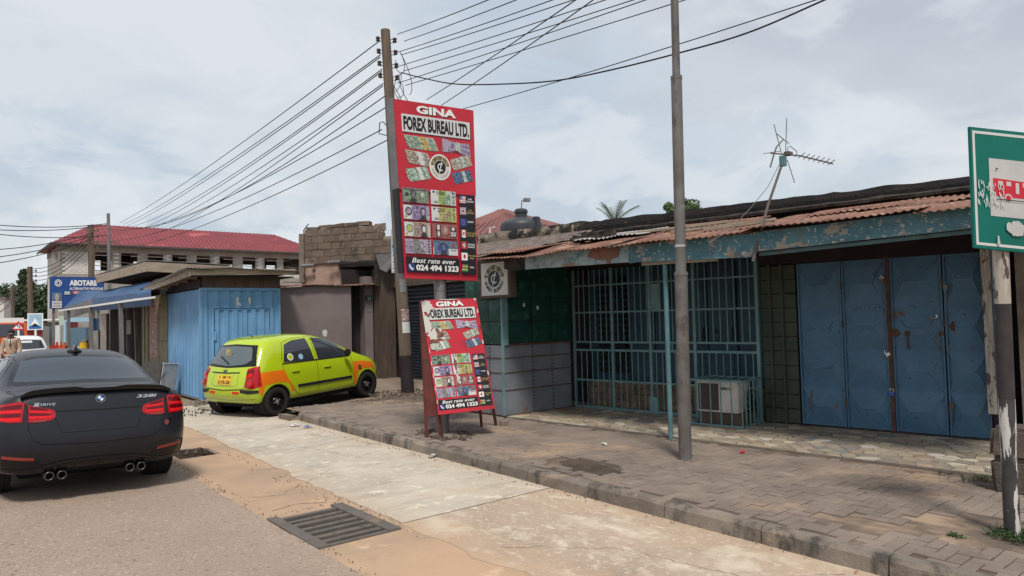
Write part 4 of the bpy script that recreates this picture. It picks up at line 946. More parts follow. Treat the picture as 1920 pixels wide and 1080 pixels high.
def note(mp, u0, v0, u1, v1, kind, parent):
    p = Print(mp, .004); w_, h = u1-u0, v1-v0
    def R(a, b, c, d, m, up=.0002): p.rect(u0+a*w_, v0+b*h, u0+c*w_, v0+d*h, m, up)
    def Dc(a, b, ra, rb, m): p.disc(u0+a*w_, v0+b*h, ra*w_, rb*h, m, 14, up=.0002)
    def Tx(s, a, b, c, d, m): p.text(s, u0+a*w_, v0+b*h, u0+c*w_, v0+d*h, m, .015, up=.0002)
    def face(a, sk, dk):
        Dc(a, .42, .10, .30, dk); Dc(a+.01, .45, .065, .22, sk); p.poly([(u0+(a-.14)*w_, v1), (u0+(a-.06)*w_, v0+.68*h), (u0+(a+.08)*w_, v0+.68*h), (u0+(a+.14)*w_, v1)], dk, .0002)
    R(0, 0, 1, 1, {'usd': 'note_grey', 'e100': 'note_mint', 'e200': 'note_yellow', 'p20': 'note_lilac', 'p10': 'note_pale', 'c50': 'note_red', 'sf': 'note_lilac', 'blue': 'note_teal'}[kind], .0005)
    if kind == 'usd':
        R(.04, .08, .96, .14, 'note_dark'); R(.06, .2, .94, .86, 'note_green'); Dc(.18, .45, .07, .14, 'note_dark'); face(.40, 'note_grey', 'note_dark'); Dc(.76, .42, .08, .16, 'note_pale'); R(.5, .08, .52, .95, 'note_dark'); R(.6, .6, .68, .8, 'note_red')
    elif kind in ('e100', 'e200'):
        s = kind[1:]; g_ = 'note_green' if s == '100' else 'note_brown'
        R(0, 0, .30, 1, 'paper'); R(.30, 0, .62, 1, 'note_lime' if s == '100' else 'note_yellow'); R(.62, 0, .82, 1, 'note_mint' if s == '100' else 'note_lime'); R(.08, .06, .16, .2, 'note_dark'); Tx(s, .24, .06, .56, .34, 'ink_black'); Tx(s, .10, .74, .28, .92, 'ink_black')
        for k in range(4): R(.44+k*.05, .42, .475+k*.05, .96, g_)
        Dc(.70, .42, .07, .2, g_); R(.635, .42, .665, .95, g_); R(.735, .42, .765, .95, g_); R(.86, .06, .93, .2, 'note_blue'); 
        for k in range(3): R(.87, .34+k*.2, .92, .46+k*.2, 'note_dark' if k != 1 else 'note_red')
    elif kind in ('p20', 'p10'):
        dk = 'note_purple' if kind == 'p20' else 'note_brown'
        R(.02, .04, .3, .96, 'paper'); R(.36, .04, .88, .96, dk); Dc(.2, .45, .13, .30, 'note_dark' if kind == 'p20' else 'note_green'); Dc(.2, .45, .09, .2, 'note_lilac' if kind == 'p20' else 'note_yellow'); Dc(.09, .82, .05, .1, 'gold'); face(.74, 'paper' if kind == 'p10' else 'note_lilac', 'note_dark'); Dc(.92, .8, .05, .12, 'note_mint'); R(.40, .3, .6, .4, 'note_lilac'); R(.4, .62, .6, .7, 'note_lilac')
    elif kind == 'c50':
        R(.16, .04, .34, .96, 'note_dark'); R(.20, .08, .30, .42, 'paper'); Dc(.25, .7, .05, .2, 'paper'); Dc(.52, .4, .10, .28, 'note_brown'); Dc(.52, .42, .05, .16, 'skin_print'); R(.42, .62, .62, .66, 'note_pale'); R(.72, .2, .96, .92, 'note_dark'); Dc(.84, .32, .06, .12, 'paper'); Tx('50', .74, .52, .94, .84, 'ink_white')
    elif kind == 'sf':
        R(.3, .0, .55, 1, 'note_grey'); face(.62, 'note_lilac', 'note_grey'); 
        for k in range(5): R(.88, .08+k*.18, .95, .18+k*.18, 'note_dark'); R(.05, .15+k*.16, .25, .2+k*.16, 'note_purple')
    else:
        R(.0, .5, .03, 1, 'paper'); Dc(.40, .5, .24, .36, 'note_blue'); face(.42, 'note_teal', 'note_dark'); R(.62, .55, 1, 1, 'paper'); R(.68, .1, .98, .5, 'note_teal'); Dc(.82, .3, .08, .18, 'note_red'); R(.7, .62, .95, .70, 'note_grey')
    return p.build('banknote_print', parent)
def flag(mp, u0, v0, u1, v1, kind, parent):
    p = Print(mp, .006); w_, h = u1-u0, v1-v0
    def R(a, b, c, d, m, up=.0002): p.rect(u0+a*w_, v0+b*h, u0+c*w_, v0+d*h, m, up)
    def Pl(pts, m): p.poly([(u0+a*w_, v0+b*h) for a, b in pts], m, .0002)
    if kind == 'us':
        R(0, 0, 1, 1, 'ink_white')
        p.k += .0002
        for k in range(5): R(0, k*.22, 1, k*.22+.11, 'flag_red', 0)
        R(0, 0, .42, .5, 'flag_blue')
        for a in (.08, .2, .32):
            for b in (.1, .25, .4): R(a, b-.02, a+.03, b+.03, 'ink_white', .0001)
    elif kind == 'uk':
        R(0, 0, 1, 1, 'flag_blue'); Pl([(0, 0), (.12, 0), (1, .88), (1, 1), (.88, 1), (0, .12)], 'ink_white'); Pl([(1, 0), (.88, 0), (0, .88), (0, 1), (.12, 1), (1, .12)], 'ink_white')
        Pl([(0, 0), (.05, 0), (1, .95), (1, 1), (.95, 1), (0, .05)], 'flag_red'); Pl([(1, 0), (.95, 0), (0, .95), (0, 1), (.05, 1), (1, .05)], 'flag_red')
        R(.38, 0, .62, 1, 'ink_white'); R(0, .34, 1, .66, 'ink_white', 0); R(.43, 0, .57, 1, 'flag_red'); R(0, .42, 1, .58, 'flag_red', 0)
    elif kind == 'eu':
        R(0, 0, 1, 1, 'flag_blue'); p.k += .0002
        for k in range(12): a = k*pi/6; p.disc(u0+w_*(.5+.26*cos(a)), v0+h*(.5+.33*sin(a)), w_*.03, h*.04, 'flag_yellow', 5, up=0)
    elif kind == 'ca':
        R(0, 0, 1, 1, 'ink_white'); R(0, 0, .25, 1, 'flag_red'); R(.75, 0, 1, 1, 'flag_red', 0)
        Pl([(.5, .15), (.55, .3), (.66, .28), (.62, .5), (.7, .55), (.53, .7), (.51, .85), (.49, .85), (.47, .7), (.3, .55), (.38, .5), (.34, .28), (.45, .3)], 'flag_red')
    elif kind == 'ch': R(0, 0, 1, 1, 'flag_red'); R(.42, .2, .58, .8, 'ink_white'); R(.25, .41, .75, .59, 'ink_white', 0)
    elif kind == 'jp': R(0, 0, 1, 1, 'ink_white'); p.disc(u0+w_*.5, v0+h*.5, w_*.2, h*.28, 'flag_red', 18)
    else:
        R(0, 0, 1, 1, 'flag_green'); p.k += .0002
        for k in (1, 3): R(0, k*.2, 1, k*.2+.2, 'flag_yellow', 0)
        R(0, 0, .4, .6, 'flag_red'); p.disc(u0+w_*.2, v0+h*.3, w_*.07, h*.12, 'ink_white', 5)
    return p.build('flag_print', parent)
def artwork(mp, asp, parent, worn=False):
    p = Print(mp, .003)
    p.text('GINA', .27, .022, .77, .068, 'ink_black', .055); p.k += .0004; p.text('GINA', .26, .018, .76, .064, 'ink_white', .045); p.build('title_lettering', parent)
    p = Print(mp, .003); p.rect(.085, .082, .95, .182, 'ink_black'); p.rect(.075, .077, .94, .177, 'paper')
    p.text('FOREX BUREAU LTD.', .095, .088, .925, .167, 'ink_black', .05); p.build('name_plate_print', parent)
    bundle(mp, .29, .225, .40, .085, .05, 'note_pale', 'note_green', 'gold', parent, 1)
    bundle(mp, .75, .228, .38, .10, .08, 'note_lilac', 'note_purple', 'note_mint', parent, 2, fan=True)
    bundle(mp, .245, .312, .31, .085, .12, 'note_pale', 'note_brown', 'paper', parent, 3)
    bundle(mp, .80, .312, .28, .08, -.2, 'note_brown', 'note_pale', 'note_mint', parent, 4)
    bundle(mp, .235, .402, .29, .085, -.1, 'note_green', 'note_mint', 'paper', parent, 5)
    bundle(mp, .81, .395, .27, .078, -.15, 'note_blue', 'note_teal', 'note_mint', parent, 6)
    p = Print(mp, .005) if not worn else Print(lambda u, v, k: mp(0, 0, 0)); emblem(p, .525, .358, .138, .074, .074/.138*1.0, .0005); worn or p.build('emblem_print', parent)
    ks = [['usd', 'e100'], ['p20', 'e200'], ['p10', 'c50'], ['sf', 'blue']]
    for r in range(4):
        for c in range(2): note(mp, .03+c*.355, .492+r*.0955, .03+c*.355+.33, .492+r*.0955+.082, ks[r][c], parent)
    p = Print(mp, .003); p.rect(.03, .878, .735, .965, 'ink_black'); p.disc(.09, .937, .045, .022, 'flag_blue'); p.poly([(.06, .925), (.07, .92), (.08, .93), (.10, .943), (.118, .947), (.113, .953), (.09, .951), (.07, .94)], 'ink_white')
    p.text('Best rate ever', .10, .884, .68, .912, 'ink_white', .012, shear=.3); p.text('024 494 1323', .15, .921, .715, .955, 'ink_white', .04); p.build('phone_box_print', parent)
    p = Print(mp, .003); p.rect(.755, .503, .975, .965, 'ink_black')
    fl = ['us', 'uk', 'eu', 'ca', 'ch', 'jp', 'tg']; tx_ = [('US', 'DOLLAR'), ('UK', 'POUNDS'), ('EURO', ''), ('CANADIAN', 'DOLLAR'), ('SWISS', 'FRANCS'), ('JAPANESE', 'YEN'), ('CFA', '')]
    for k in range(7):
        v = .511+k*.066
        mt = 'ink_white' if k % 2 == 0 else 'gold'
        a, b = tx_[k]; wa = .015*len(a)+.02; p.text(a, .91-wa/2, v+.012, .91+wa/2, v+.022, mt, .02, up=.0001)
        if b: wb = .013*len(b)+.02; p.text(b, .91-wb/2, v+.026, .91+wb/2, v+.036, mt, .02, up=.0001)
    p.build('currency_list_print', parent)
    for k in range(7): flag(mp, .765, .511+k*.066, .85, .511+k*.066+.044, fl[k], parent)
TL, TR, BR, BL = map(Vector, ((4.645, 8.0, 4.69), (5.965, 8.0, 4.76), (5.985, 8.0, 2.28), (4.765, 8.0, 2.30)))
SBO = Vector((5.41, 8.12, PZ))
sb = empty('exchange_sign_board', SBO, 0, 'tall red currency exchange sign board on a grey steel post beside the utility pole', 'sign')
l_ = lambda v: v - SBO
mpb = quadmap(l_(TL), l_(TR), l_(BR), l_(BL), (0, -1, 0))
MB().prism([mpb(0, 0, .012), mpb(1, 0, .012), mpb(1.0, .505, .012), mpb(0, .505, .012)], (0, .03, 0)).build('upper_panel', 'sign_red', sb)
MB().prism([mpb(.01, .498, -.006), mpb(1, .498, -.006), mpb(1, 1, -.006), mpb(.01, 1, -.006)], (0, .03, 0)).build('lower_panel', 'sign_red', sb)
MB().prism([mpb(0, 0, -.03), mpb(1, 0, -.03), mpb(1, 1, -.03), mpb(0.005, 1, -.03)], (0, .16, 0)).build('back_box', 'galvanised', sb)
MB().beam(mpb(-.012, -.005, -.06), mpb(-.012, .5, -.06), .03, .13, up=Vector((0, 1, 0))).build('side_channel', 'galvanised', sb)
MB().beam(mpb(-.012, .5, -.06), mpb(-.006, .97, -.06), .03, .13, up=Vector((0, 1, 0))).build('side_channel', 'ink_black', sb)
def upmap(u, v, k): return mpb(u, v, k+(.012 if v < .49 else 0))
def lift(u, v, k): return mpb(u, v, k+.012)
artwork(lift, 1, sb)
MB().cyl((0, 0, -.1), (0, 0.0, 2.35), .085, n=24).build('post', 'galvanised', sb, smooth=True)
MB().cyl((0, 0, 2.0), (0, 0, 2.05), .088, .06, n=24).cyl((0, 0, 2.05), (0, 0, 4.4), .05, n=20).build('inner_post', 'rust', sb, smooth=True)
MB().lathe([(0, .03), (.16, .03), (.2, 0), (.22, -.05)], (0, 0, 0), n=14).build('footing', 'kerb_concrete', sb)
# leaning A-frame board
af = empty('leaning_sign_board', (5.7, 8.0, PZ), 0, 'torn red currency exchange A-frame board leaning at the foot of the steel sign post', 'sign')
AO = Vector((5.7, 8.0, PZ))
ftl, ftr = at(789, 563, 9.62), at(893, 559, 9.62); fbr, fbl = at(928, 766, 9.42), at(822, 778, 9.35)
ftl, ftr, fbr, fbl = [v-AO for v in (ftl, ftr, fbr, fbl)]
nrm_ = (fbl-ftl).cross(ftr-ftl).normalized()
if nrm_.dot(CO-AO) < 0: nrm_ = -nrm_
mpa = quadmap(ftl, ftr, fbr, fbl, nrm_)
m = MB(); m.add([mpa(i/12, j/12, 0) for i in range(13) for j in range(13)], [(i*13+j, (i+1)*13+j, (i+1)*13+j+1, i*13+j+1) for i in range(12) for j in range(12)]); o = m.build('front_panel', 'sign_red', af, fixn=False); q = o.modifiers.new('s', 'SOLIDIFY'); q.thickness = .012; q.offset = -1
if o.data.polygons[0].normal.dot(nrm_) < 0: o.data.flip_normals()
artwork(mpa, 1, af, True)
lf = [G(828, 820, PZ)-AO, G(930, 798, PZ)-AO]; rr_ = [G(800, 819, PZ)-AO, G(903, 801, PZ)-AO]
off = -nrm_*.03
for a, b in ((mpa(.03, 0, -.03), lf[0]), (mpa(.98, 0, -.03), lf[1]), (mpa(-.01, 0, -.05), rr_[0]), (mpa(.9, 0.02, -.05), rr_[1])):
    MB().beam(a, b, .035, .035).build('leg', 'rust_frame', af)
bk0, bk1 = mpa(-.01, .0, -.05), mpa(.9, .0, -.05)
def lerp(a, b, t): return Vector(a)*(1-t)+Vector(b)*t
MB().prism([bk0, bk1, lerp(bk1, rr_[1], .86), lerp(bk0, rr_[0], .86)], (0, .008, 0)).build('back_panel', 'rust_frame', af)
MB().prism([mpa(.0, .01, -.015), lerp(mpa(0, 0, -.03), lf[0], .84), lerp(bk0, rr_[0], .86), bk0], (-.004, 0, 0)).build('side_flap', 'rust_frame', af)
flat('torn_paper', (.52, .50, .46), .8); pmat('torn_brown', (.10, .04, .03), (.2, .1, .07), 14, .9)
def torn(cu, cv, ru, rv, mat, seed, n=22, lift_=.009):
    rs = random.Random(seed); p = Print(mpa, lift_); pts = []
    for i in range(n):
        a = 2*pi*i/n; r = .65+.5*nz.noise(Vector((cos(a)*2.2, sin(a)*2.2, seed)))+rs.uniform(-.12, .12)
        pts.append((min(1, max(0, cu+ru*r*cos(a))), min(1, max(0, cv+rv*r*sin(a)))))
    p.poly(pts, mat); p.build('torn_patch', af)
torn(.07, .06, .20, .085, 'torn_paper', 3, lift_=.011); torn(.05, .2, .11, .15, 'torn_paper', 5, lift_=.011); torn(.18, .31, .22, .075, 'torn_paper', 8, lift_=.011)
torn(.25, .30, .10, .065, 'torn_brown', 11, lift_=.013); torn(.12, .37, .13, .03, 'torn_brown', 12, lift_=.014); torn(.27, .27, .04, .03, 'torn_paper', 61, lift_=.015); torn(.12, .415, .13, .045, 'note_pale', 13, lift_=.013)
torn(.09, .14, .05, .02, 'torn_brown', 17, lift_=.012); torn(.44, .56, .04, .13, 'torn_brown', 19, lift_=.012); torn(.44, .70, .03, .06, 'torn_paper', 20, lift_=.013); torn(.45, .52, .02, .05, 'torn_paper', 23, lift_=.013); torn(.46, .80, .06, .05, 'note_grey', 25, lift_=.012)
torn(.5, .003, .25, .008, 'torn_paper', 27); torn(.97, .01, .03, .02, 'torn_paper', 28)
for k in range(6): torn(.985, .12+.14*k, .02, .03, 'torn_brown' if k % 2 else 'torn_paper', 30+k)
for k in range(5): torn(.02+.0*k, .45+.11*k, .012, .035, 'torn_paper', 40+k)
# ------------------------------------------------------------------ utility pole and wires
up_ = empty('utility_pole', (8.05, 13.45, PZ), 0, 'tall leaning wooden utility pole with small insulators and pasted notices behind the red sign board', 'utility pole')
UO = Vector((8.05, 13.45, PZ)); TT = Vector((7.76, 13.66, 8.32))-UO
MB().tube([TT*t for t in (-.02, .25, .5, .75, 1)], .13, 14, rf=lambda t: .140-.036*t).build('shaft', 'pole_wood', up_, smooth=True)
MB().cyl(TT*.0, TT*.10, .144, .140, n=14, caps=False).build('painted_base', 'ink_black' if False else 'dark_wall', up_, smooth=True)
rgt = R0
def upt(z): return TT*((z-PZ)/TT.z)
ins_r = [8.08, 7.80, 7.50, 7.22]; ins_l = [8.12, 7.84, 7.56, 7.28]
for k in range(4):
    for s_, z in ((1, ins_r[k]), (-1, ins_l[k])):
        c = upt(z); m = MB(); e = c + R0*s_*(.20 if s_ > 0 else .18)
        m.beam(c, c+R0*s_*.22+Vector((0, 0, .03)), .012, .012, 'ink_black'); m.beam(c-Vector((0, 0, .05)), e-Vector((0, 0, .06)), .012, .012, 'ink_black'); m.beam(e+Vector((0, 0, .07)), e-Vector((0, 0, .09)), .012, .012, 'ink_black')
        m.lathe([(0, -.045), (.045, -.045), (.05, -.02), (.03, 0), (.05, .02), (.045, .045), (0, .045)], e, n=10, mat='porcelain')
        m.build('insulator', None, up_)
m = MB(); c = upt(6.1)-R0*.18
m.tube([c+R0*.1, c+Vector((0, 0, .12)), c-R0*.08+Vector((0, 0, .1)), c-R0*.1-Vector((0, 0, .15)), c+R0*.1-Vector((0, 0, .2))], .012, 6); m.build('cable_hook', 'wire_black', up_)
def notice(z0, z1, mat, w_=.5):
    m = MB(); n = 6; vs = []; a0 = -2.35; a1 = a0+w_*3
    for i in range(n+1):
        a = a0+(a1-a0)*i/n
        for z in (z0, z1): c = upt(z); r = .145-.036*(z/8.3)+.003; vs.append(c+Vector((cos(a)*r, sin(a)*r, 0)))
    m.add(vs, [(i*2, i*2+2, i*2+3, i*2+1) for i in range(n)]); return m.build('notice', mat, up_, fixn=False)
notice(1.45, 1.70, 'paper'); notice(1.72, 1.98, 'poster'); notice(2.35, 2.65, 'note_grey', .35)
ORD = ['topmost', 'second', 'third', 'fourth', 'fifth', 'sixth', 'seventh', 'eighth', 'ninth', 'tenth', 'lowest']
def wire(name, pts, r=.011, label='thin black overhead wire', sag=0, parent=None, n=14):
    P_ = [Vector(p) for p in pts]
    if len(P_) == 2: a, b = P_; P_ = [a.lerp(b, i/n)-Vector((0, 0, sag*4*(i/n)*(1-i/n))) for i in range(n+1)]
    else:
        Q = []
        for i in range(len(P_)-1):
            p0 = P_[max(i-1, 0)]; p1 = P_[i]; p2 = P_[i+1]; p3 = P_[min(i+2, len(P_)-1)]
            for k in range(6):
                t = k/6; Q.append(.5*((2*p1)+(p2-p0)*t+(2*p0-5*p1+4*p2-p3)*t*t+(3*p1-p0-3*p2+p3)*t**3))
        P_ = Q+[P_[-1]]
    o = MB().tube(P_, r, 5).build(name, 'wire_black', fixn=False)
    return tag(o, label, 'cable', 'overhead wires on the wooden utility pole')
POLE = lambda z, s_: UO+upt(z)+R0*s_
def ext(px0, py0, d0, px1, py1, d1, k=1.25):
    a, b = at(px0, py0, d0), at(px1, py1, d1); return [a, a+(b-a)*k]
LR = 'thin black overhead wire running from the wooden utility pole up over the right of the street'
right_w = [((745, 64), (903, 0)), ((758, 77), (955, 0)), ((745, 98), (1022, 0)), ((752, 103), (1060, 0)), ((745, 125), (1120, 0)), ((757, 133), (1172, 0)), ((745, 156), (1196, 0)), ((760, 160), (1262, 2))]
for k, (a, b) in enumerate(right_w):
    p0 = at(a[0], a[1], 15.55); 
    # run parallel to the shop front, level: intersect the second sight line with the first point's height
    q = at(b[0], b[1], 10.5); q2 = p0+(q-p0)*1.7
    wire('overhead_wire', [p0, q2], .0085, ORD[k]+' from the top of the wires rising right from the near utility pole', .04)
wire('overhead_wire', ext(800, 187, 15.5, 1075, 0, 9), .0085, 'thin black wire rising steeply from behind the top edge of the red sign board', .03)
wire('overhead_wire', ext(828, 197, 15.5, 1108, 0, 9), .0085, 'black wire rising steeply from the middle top of the red sign board', .03)
wire('overhead_wire', ext(868, 204, 15.5, 1512, 0, 9), .0085, 'long wire crossing behind the lamp post from the red sign board corner', .06)
wire('overhead_cable', [at(752, 136, 15.5), at(800, 148, 15), at(860, 158, 14), at(960, 157, 13), at(1050, 150, 12), at(1150, 130, 11.2), at(1270, 100, 10.4), at(1400, 62, 9.6), at(1545, 0, 8.8), at(1720, -80, 8)], .013, 'thick sagging black cable from the utility pole crossing behind the lamp post')
LC = ['short curled cable end highest at the insulators', 'looping cable end against the right side of the pole', 'longest bowed cable end hanging right of the insulators', 'straight cable end dropping to the sign board top', 'tangled loop of cable at the lowest insulator', 'small cable end behind the tangled loop']
for k, pts in enumerate(([(752, 100), (758, 118), (757, 134), (748, 142)], [(742, 112), (744, 130), (752, 140), (750, 160), (742, 172)], [(750, 97), (762, 122), (771, 150), (772, 170), (768, 178)], [(748, 138), (752, 165), (765, 190)], [(742, 150), (739, 168), (745, 182), (756, 178), (755, 160), (747, 152)], [(738, 160), (752, 186), (744, 184)])):
    wire('loose_cable', [at(x, y, 15.5) for x, y in pts], .008, LC[k])
FARP = [(10.3, 62.5, 9.5), (9.3, 63.5, 9.2)]
LL = 'thin black overhead wire running from the wooden utility pole away to the far left'
left_w = [((710, 78), (225, 418), .25), ((713, 103), (232, 421), .3), ((713, 107), (238, 424), .3), ((716, 130), (250, 424), .5), ((716, 134), (262, 430), .4), ((718, 157), (285, 428), .35), ((718, 161), (300, 436), .35), ((722, 180), (210, 423), 1.2), ((724, 201), (206, 430), .9), ((716, 243), (204, 452), .6), ((728, 262), (176, 470), .7)]
for k, (a, b, sg) in enumerate(left_w):
    wire('overhead_wire', [at(a[0], a[1], 15.6), at(b[0], b[1], 50)], .0125, ORD[k]+' from the top of the wires descending left from the near utility pole', sg, n=20)
for k, (a, b) in enumerate((((203, 419), (-60, 416)), ((203, 421), (-60, 427)), ((203, 441), (-60, 432)), ((175, 437), (-60, 470)), ((172, 442), (-60, 487)), ((172, 448), (-60, 500)))):
    wire('overhead_wire', [at(*a, 52), at(*b, 42)], .028, ORD[k]+' wire from the top running left from the poles by the crimson roof', .3)
# ------------------------------------------------------------------ middle distance: shutters, block parapet, purple shop
sh = empty('shuttered_shop', (9.95, 9.8, 0), 0, 'dark navy shuttered shop front in shade behind the red sign board', 'building')
MB().box((0.05, 0, 0), (5, 7.4, 3.2)).build('wall', 'dark_wall', sh)
for k in range(3):
    y0 = .1+k*2.4
    s_ = MB().box((0.02, y0, .1), (.045, y0+2.3, 2.15)).build('shutter', 'shutter_navy', sh)
    for j in range(24): MB().box((-.012, y0+.04, .14+j*.084), (.018, y0+2.26, .14+j*.084+.055)).build('slat', 'shutter_navy', s_)
    v_ = MB().box((0.02, y0, 2.2), (.045, y0+2.3, 2.62)).build('vent', 'ink_black', sh)
    for j in range(4): MB().box((-.01, y0, 2.22+j*.1), (.018, y0+2.3, 2.22+j*.1+.05)).build('slat', 'shutter_navy', v_)
MB().box((-.1, -.1, 2.66), (5, 7.6, 3.15)).build('lintel', 'brown_pillar', sh)
MB().box((-.42, 7.42, 0), (.0, 7.9, 3.3)).build('pillar', 'brown_pillar', sh)
MB().box((-.08, -.1, 0), (.04, 7.4, .11)).build('sill', 'mortar', sh)
MB().box((-.6, 7.42, 2.7), (-.47, 7.47, 3.6)).build('corner_beam', 'rot_black', sh)
# block parapet building
az = radians(-34); W0 = Vector((8.15, 19.6, 0)); W1 = Vector((9.85, 17.1, 0)); wd = (W1-W0).normalized(); wl = (W1-W0).length
bb = empty('block_parapet_building', W0, atan2(wd.y, wd.x), 'unplastered block wall on top of a stained pink building with soot marks', 'building')
# local x along wall to the right, y away from the street
MB().box((0.16, .05, 3.42), (wl+.3, .18, 4.12)).build('wall_core', 'block_joint', bb)
MB().box((0.16, .05, 4.12), (wl-.35, .18, 4.36)).build('wall_core', 'block_joint', bb)
MB().box((-.02, -.01, 2.9), (.15, .24, 4.34)).build('corner_column', 'mortar', bb, bev=.01)
rs = random.Random(9)
bx = MB().box((0, 0, 0), (.425, .19, .19))
for r in range(5):
    x = .17 - (.22 if r % 2 else 0); z = 3.44+r*.205
    while x < wl+.25:
        x0 = max(x, .17); x1 = min(x+.425, wl+.3)
        lim = wl+.3 if r < 3 else wl-.35-(r-3)*.05
        if x1 > lim: x1 = lim
        if x1-x0 > .06: MB().box((x0, .02+rs.uniform(-.006, .006), z), (x1, .21, z+.19+rs.uniform(-.004, .004)), jit=.006).build('block', 'block', bb)
        x += .44
for k in range(5):
    x = .2+k*.42
    if x+.4 < wl-.4: MB().box((x, .03, 4.465), (x+.40, .2, 4.53+.05*min(k, 3)/3), jit=.02).build('block', 'block', bb)
MB().box((wl-.55, .02, 4.3), (wl-.33, .2, 4.5), jit=.04).build('block', 'block_joint', bb)
nx = 1.42
o = MB().box((0.02, .08, 0), (nx, .3, 3.42)).build('wall', 'pink_plaster', bb)
m = MB(); m.add([(nx, .08, 0), (nx+1.2, 1.4, 0), (nx+1.2, 1.4, 3.3), (nx, .08, 3.42)], [(0, 1, 2, 3)]); m.build('wall', 'pink_plaster', bb, fixn=False)
MB().prism([(1.35, -.12, 3.30), (wl+1.2, -.12, 3.30), (wl+1.2, 2.2, 3.30), (2.5, 2.2, 3.3)], (0, 0, .12)).build('canopy_slab', 'rot_black', bb)
ragged('canopy_edge', 1.4, wl+.2, -.16, .0, 3.28, 3.44, 'parapet_black', bb, n=30)
MB().beam((1.38, -.1, 3.34), (2.55, 1.5, 3.2), .12, .26).build('canopy_edge', 'rot_black', bb)
for x, z in ((.3, 3.38), (1.15, 3.44)): MB().cyl((x-.12, -.16, z), (x+.25, -.1, z+.01), .05, n=10).build('pipe', 'galvanised', bb)
m = MB(); m.tube([(.1, .1, 4.3), (.12, .05, 4.45), (.3, .02, 4.62)], .018, 6); m.build('pipe', 'galvanised', bb)
o = MB().add([(0, 0, 0), (.62, 0, .03), (.58, .05, -.28), (.30, -.04, -.50), (.10, .03, -.40)], [(0, 1, 2, 3, 4)]).build('hanging_tarp', 'tarp_grey', fixn=False)
o.location = at(704, 477, 19.2); o.rotation_euler = (0, 0, -.7); tag(o, 'scrap of grey tarpaulin hanging under the block wall', 'tarpaulin')
# narrow vertical banner beside the pole
bn = empty('narrow_banner', at(741, 430, 15.9), -.65, 'narrow pale blue and white vertical banner behind the wooden utility pole', 'sign')
MB().box((-.10, 0, -1.0), (.12, .03, 0)).build('panel', 'sky_blue', bn)
p = Print(lambda u, v, k: (-.10+.22*u, -.002-k, -1.0*v)); p.rect(.05, .02, .95, .2, 'paper'); p.build('print', bn); p.mb = MB(); p.rect(.05, .55, .95, .97, 'paper'); 
for k in range(5): p.rect(.15, .58+k*.075, .6+.06*k, .61+k*.075, 'flag_yellow' if k % 2 else 'emblem_blue', up=.0002)
p.text('OPEN', .1, .36, .9, .42, 'ink_black', .03); p.build('print', bn)
# purple kiosk
pk = empty('purple_kiosk', (6.7, 17.5, 0), 0, 'plain mauve painted kiosk wall under a thin rusty sheet behind the lime hatchback', 'kiosk')
MB().add([(0, 0, 0), (2.03, 0, 0), (2.03, 2.2, 0), (0, 2.2, 0), (0, 0, 2.64), (2.03, 0, 2.76), (2.03, 2.2, 2.76), (0, 2.2, 2.64)], [(0, 3, 2, 1), (4, 5, 6, 7), (0, 1, 5, 4), (1, 2, 6, 5), (2, 3, 7, 6), (3, 0, 4, 7)]).build('wall', 'purple_wall', pk)
MB().box((2.035, .5, 0), (2.95, .6, 3.2)).build('recess_wall', 'dark_wall', pk)
MB().box((2.55, .2, 0), (2.80, .5, 3.0)).build('side_wall', 'purple_wall', pk)
MB().box((2.86, .1, 0), (2.98, .4, 3.2)).build('side_post', 'rot_black', pk)
p = Print(lambda u, v, k: (2.56+.22*u, .197-k, 2.45-.5*v)); p.rect(0, 0, .95, .32, 'panel_green'); p.text('24', .3, .05, .8, .27, 'note_mint', .02); p.rect(.05, .45, .95, .95, 'note_grey'); p.build('house_number', pk)
blob2('stain', 1.25, 1.45, .09, 'paper', y=-.004, seed=3, sq=.8, par=pk)
m = MB(); nx_ = 40; vs = []
for i in range(nx_+1):
    x = -.1+3.2*i/nx_; z = 2.66+.05*min(x, 2.4)+.03*sin(x*2.2)+.01*sin(x*40)
    vs += [(x, -.12+.03*nz.noise(Vector((x*3, 0, 0))), z), (x, 2.2, z+.12)]
m.add(vs, [(i*2, i*2+2, i*2+3, i*2+1) for i in range(nx_)]); o = m.build('roof_sheet', 'rust_sheet', pk, fixn=False); q = o.modifiers.new('s', 'SOLIDIFY'); q.thickness = .02
# ------------------------------------------------------------------ blue container
ct = empty('blue_container', (4.63, 16.9, 0), 0, 'blue ribbed metal container kiosk with double doors under a wooden edged roof', 'container')
def ribs(m, x0, x1, z0, z1, y, n, depth=.035, ax='x', fl=1):
    vs = []; w_ = (x1-x0)/n
    prof = [(0, 0), (.45, 0), (.58, 1), (.87, 1)]
    pts = []
    for i in range(n):
        for a, b in prof: pts.append((x0+(i+a)*w_, y+fl*b*depth))
    pts.append((x1, y))
    for a, b in pts:
        for z in (z0, z1): vs.append((a, b, z) if ax == 'x' else (b, a, z))
    m.add(vs, [(i*2, i*2+2, i*2+3, i*2+1) for i in range(len(pts)-1)])
CWX, CWY, CHZ = 1.88, 2.85, 2.60
MB().box((.06, .06, .02), (CWX-.06, CWY-.06, CHZ-.02)).build('body', 'container_blue', ct)
m = MB(); ribs(m, .05, CWX-.05, 2.12, CHZ-.06, .0, 7, .03); m.build('front_header', 'container_blue', ct, fixn=False)
m = MB(); ribs(m, .05, .31, .05, 2.12, .0, 1, .03); m.build('front_sheet', 'container_blue', ct, fixn=False)
m = MB(); ribs(m, 1.62, CWX-.05, .05, 2.12, .0, 1, .03); m.build('front_sheet', 'container_blue', ct, fixn=False)
